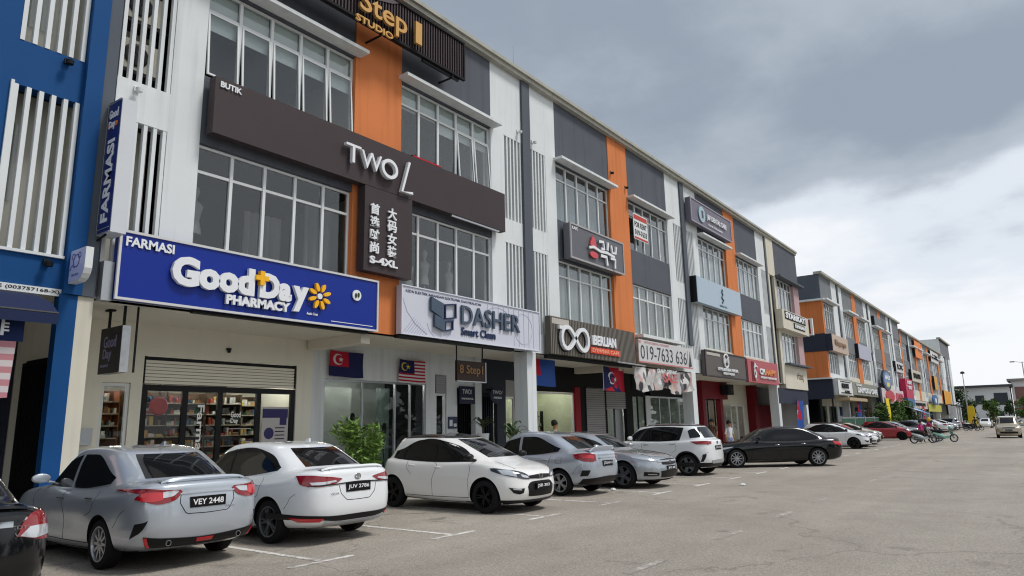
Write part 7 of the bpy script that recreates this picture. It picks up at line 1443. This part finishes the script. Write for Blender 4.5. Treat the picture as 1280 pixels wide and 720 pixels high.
# ---------------------------------------------------------------- motor scooters
def scooter(label, x, y, rz, pm, grp='motor scooters by the road'):
    t = thing('motor_scooter', label, 'scooter', (x, y, .006), rz, grp)
    def add(nm, b, m, sm=45, par=None): return link(nm, b.mesh(nm, m, smooth=sm), par or t)
    for xw in (.62, -.60):
        b = MB(); RX = Matrix.Translation((xw, 0, .28)) @ Matrix.Rotation(R_(90), 4, 'X'); b.lathe([(.22, -.04), (.27, -.035), (.28, 0), (.27, .035), (.22, .04), (.22, -.04)], 28, RX); w = add('wheel', b, M_tyre)
        b = MB(); b.lathe([(.19, -.02), (.225, -.025), (.225, .025), (.19, .02)], 28, RX); b.lathe([(0, -.04), (.04, -.03), (.04, .03), (0, .04)], 12, RX)
        for k in range(8): a = k * math.pi / 4; b.tube([(xw + .03 * math.cos(a), 0, .28 + .03 * math.sin(a)), (xw + .21 * math.cos(a), 0, .28 + .21 * math.sin(a))], .006, 4)
        add('rim', b, M_rim, par=w)
    b = MB()
    for s in (-.07, .07): b.tube([(.62, s, .28), (.46, s, .72)], .022, 8)
    b.tube([(.46, 0, .70), (.38, 0, .98)], .03, 8); add('fork', b, M_rimd)
    b = MB(); b.grid([[(.56 - .18 * q, s * (.17 - .02 * abs(q - .5)), .42 + .52 * q) for s in (-1, -.6, 0, .6, 1)] for q in np.linspace(0, 1, 6)]); b.grid([[(.60 - .18 * q, s * (.16 - .02 * abs(q - .5)), .42 + .52 * q + .02) for s in (1, .6, 0, -.6, -1)] for q in np.linspace(0, 1, 6)])
    b.tube([(.62, 0, .585), (.40, 0, .60), (.5, 0, .50)], [.06, .05, .03], 8); b.lathe([(0, -.08), (.09, -.04), (.11, .02), (.07, .09), (0, .10)], 14, Matrix.Translation((.42, 0, .98))); add('leg_shield', b, pm)
    b = MB(); b.tube([(.34, 0, .36), (.05, 0, .34), (-.25, 0, .48), (-.7, 0, .66)], [.09, .10, .13, .07], 10); b.grid([[(x_, s * .13, .40) for s in (-1, 0, 1)] for x_ in (.42, .2, -.02)]); add('body_shell', b, pm)
    b = MB(); b.tube([(.05, 0, .70), (-.2, 0, .74), (-.5, 0, .77), (-.74, 0, .80)], [.07, .12, .12, .07], 10); add('seat', b, M_blackm)
    b = MB(); b.tube([(.33, .30, 1.02), (.38, .12, 1.0), (.38, -.12, 1.0), (.33, -.30, 1.02)], .014, 6); b.tube([(.36, .2, 1.0), (.34, .26, 1.18)], .006, 5); b.tube([(.36, -.2, 1.0), (.34, -.26, 1.18)], .006, 5)
    for s in (-1, 1): b.lathe([(0, 0), (.05, 0), (.05, .015), (0, .015)], 12, Matrix.Translation((.34, s * .27, 1.21)) @ Matrix.Rotation(R_(90), 4, 'Y'))
    add('handlebar', b, M_black)
    b = MB(); b.lathe([(0, 0), (.06, 0), (.05, .03), (0, .04)], 14, Matrix.Translation((.50, 0, .99)) @ Matrix.Rotation(R_(90), 4, 'Y')); add('headlight', b, M_clear)
    b = MB(); b.box(-.86, -.80, -.07, .07, .60, .68); add('tail_light', b, M_tail2)
    b = MB(); b.tube([(-.05, -.12, .25), (-.6, -.16, .32), (-.8, -.16, .38)], [.03, .05, .045], 8); b.tube([(-.1, 0, .30), (-.60, 0, .28)], [.10, .06], 8); b.tube([(-.05, .1, .3), (-.02, .22, .02)], .012, 5); add('engine', b, M_rimd)
    return t
teal = paint('mint_scooter_paint', '#8cc4b4', .0, .3)
scooter('mint green scooter standing side on at the end of the near bays', 57.0, 5.6, R_(-60), teal); scooter('black and white scooter left of the mint green one', 54.6, 6.6, R_(-55), paint('white_scooter_paint', '#c5c9c9', 0, .3))
scooter('dark scooter far down the row of parked cars', 108, 7.0, R_(-80), black); scooter('black scooter beside the far dark scooter', 104, 7.2, R_(-70), black)
person('scooter rider in a pink top and yellow helmet seated among the scooters', 58.6, 6.7, .02, R_(-70), Mshm, Mpb, 1.66, sit=True, helmet=mat('yellow_helmet', '#e0a826', .3)); person('person in a light pink shirt bending beside the scooter rider', 56.6, 6.9, .0, R_(-120), Mshp, Mpb, 1.45, .1)
scooter('dark scooter under the rider in pink', 58.6, 6.7, R_(-70), black)
person('person in dark clothes by the far scooters', 106.2, 6.9, 0, 0, Mpb, Mpb, 1.65)
# mannequins behind the second floor glass
def mannequin(x, y, z, label):
    t = thing('mannequin', label, 'mannequin', (x, y, z), 0, 'pale mannequins in the fashion shop windows'); b = MB()
    T_ = Matrix.Diagonal((1, .6, 1, 1)); b.lathe([(0, 0), (.17, .0), (.16, .12), (.12, .30), (.16, .50), (.19, .62), (.10, .70), (.05, .73), (.05, .80)], 16, T_); link('torso', b.mesh('torso', mat('mannequin_pale', '#a8a6a2', .6), smooth=60), t)
    b = MB(); b.lathe([(0, -.13), (.06, -.11), (.085, 0), (.07, .09), (0, .13)], 14, Matrix.Translation((0, 0, .92))); link('head', b.mesh('head', MATS['mannequin_pale'], smooth=60), t); b = MB(); b.tube([(0, 0, -1), (0, 0, 0)], .03, 6); link('stand', b.mesh('stand', M_alus), t); return t
for k, (x, z) in enumerate(((7.25, 5.75), (13.55, 5.5), (14.2, 5.7), (15.25, 5.55))): mannequin(x, 13.75, z, ['pale mannequin in the leftmost second floor window of the fashion shop', 'pale mannequin second pane right of the character sign', 'pale mannequin third pane right of the character sign', 'pale mannequin fourth pane right of the character sign'][k])
# cctv + small things
t = thing('security_camera', 'tiny black camera on the wall above the pharmacy shutter box', 'camera', (9.2, 15.35, 3.55)); b = MB(); b.lathe([(0, -.05), (.035, -.03), (.045, .02), (.0, .05)], 12, Matrix.Translation((0, 0, 0))); b.box(-.05, .05, -.02, .05, .03, .07); link('housing', b.mesh('housing', M_black, smooth=50), t)
t = thing('litter', 'small crumpled white litter on the asphalt near the pale blue sedan', 'litter', (16.2, 9.0, .01)); b = MB(); b.lathe([(0, 0), (.08, .01), (.05, .05), (0, .04)], 7); link('paper', b.mesh('paper', M_alu), t)
t = thing('litter', 'small crushed white litter by the front of the white crossover', 'litter', (18.9, 6.6, .01)); b = MB(); b.lathe([(0, 0), (.09, .01), (.04, .05), (0, .03)], 6); link('paper', b.mesh('paper', M_alu), t)
for o in bpy.data.objects:
    if o.name.startswith('tmp'): bpy.data.objects.remove(o)
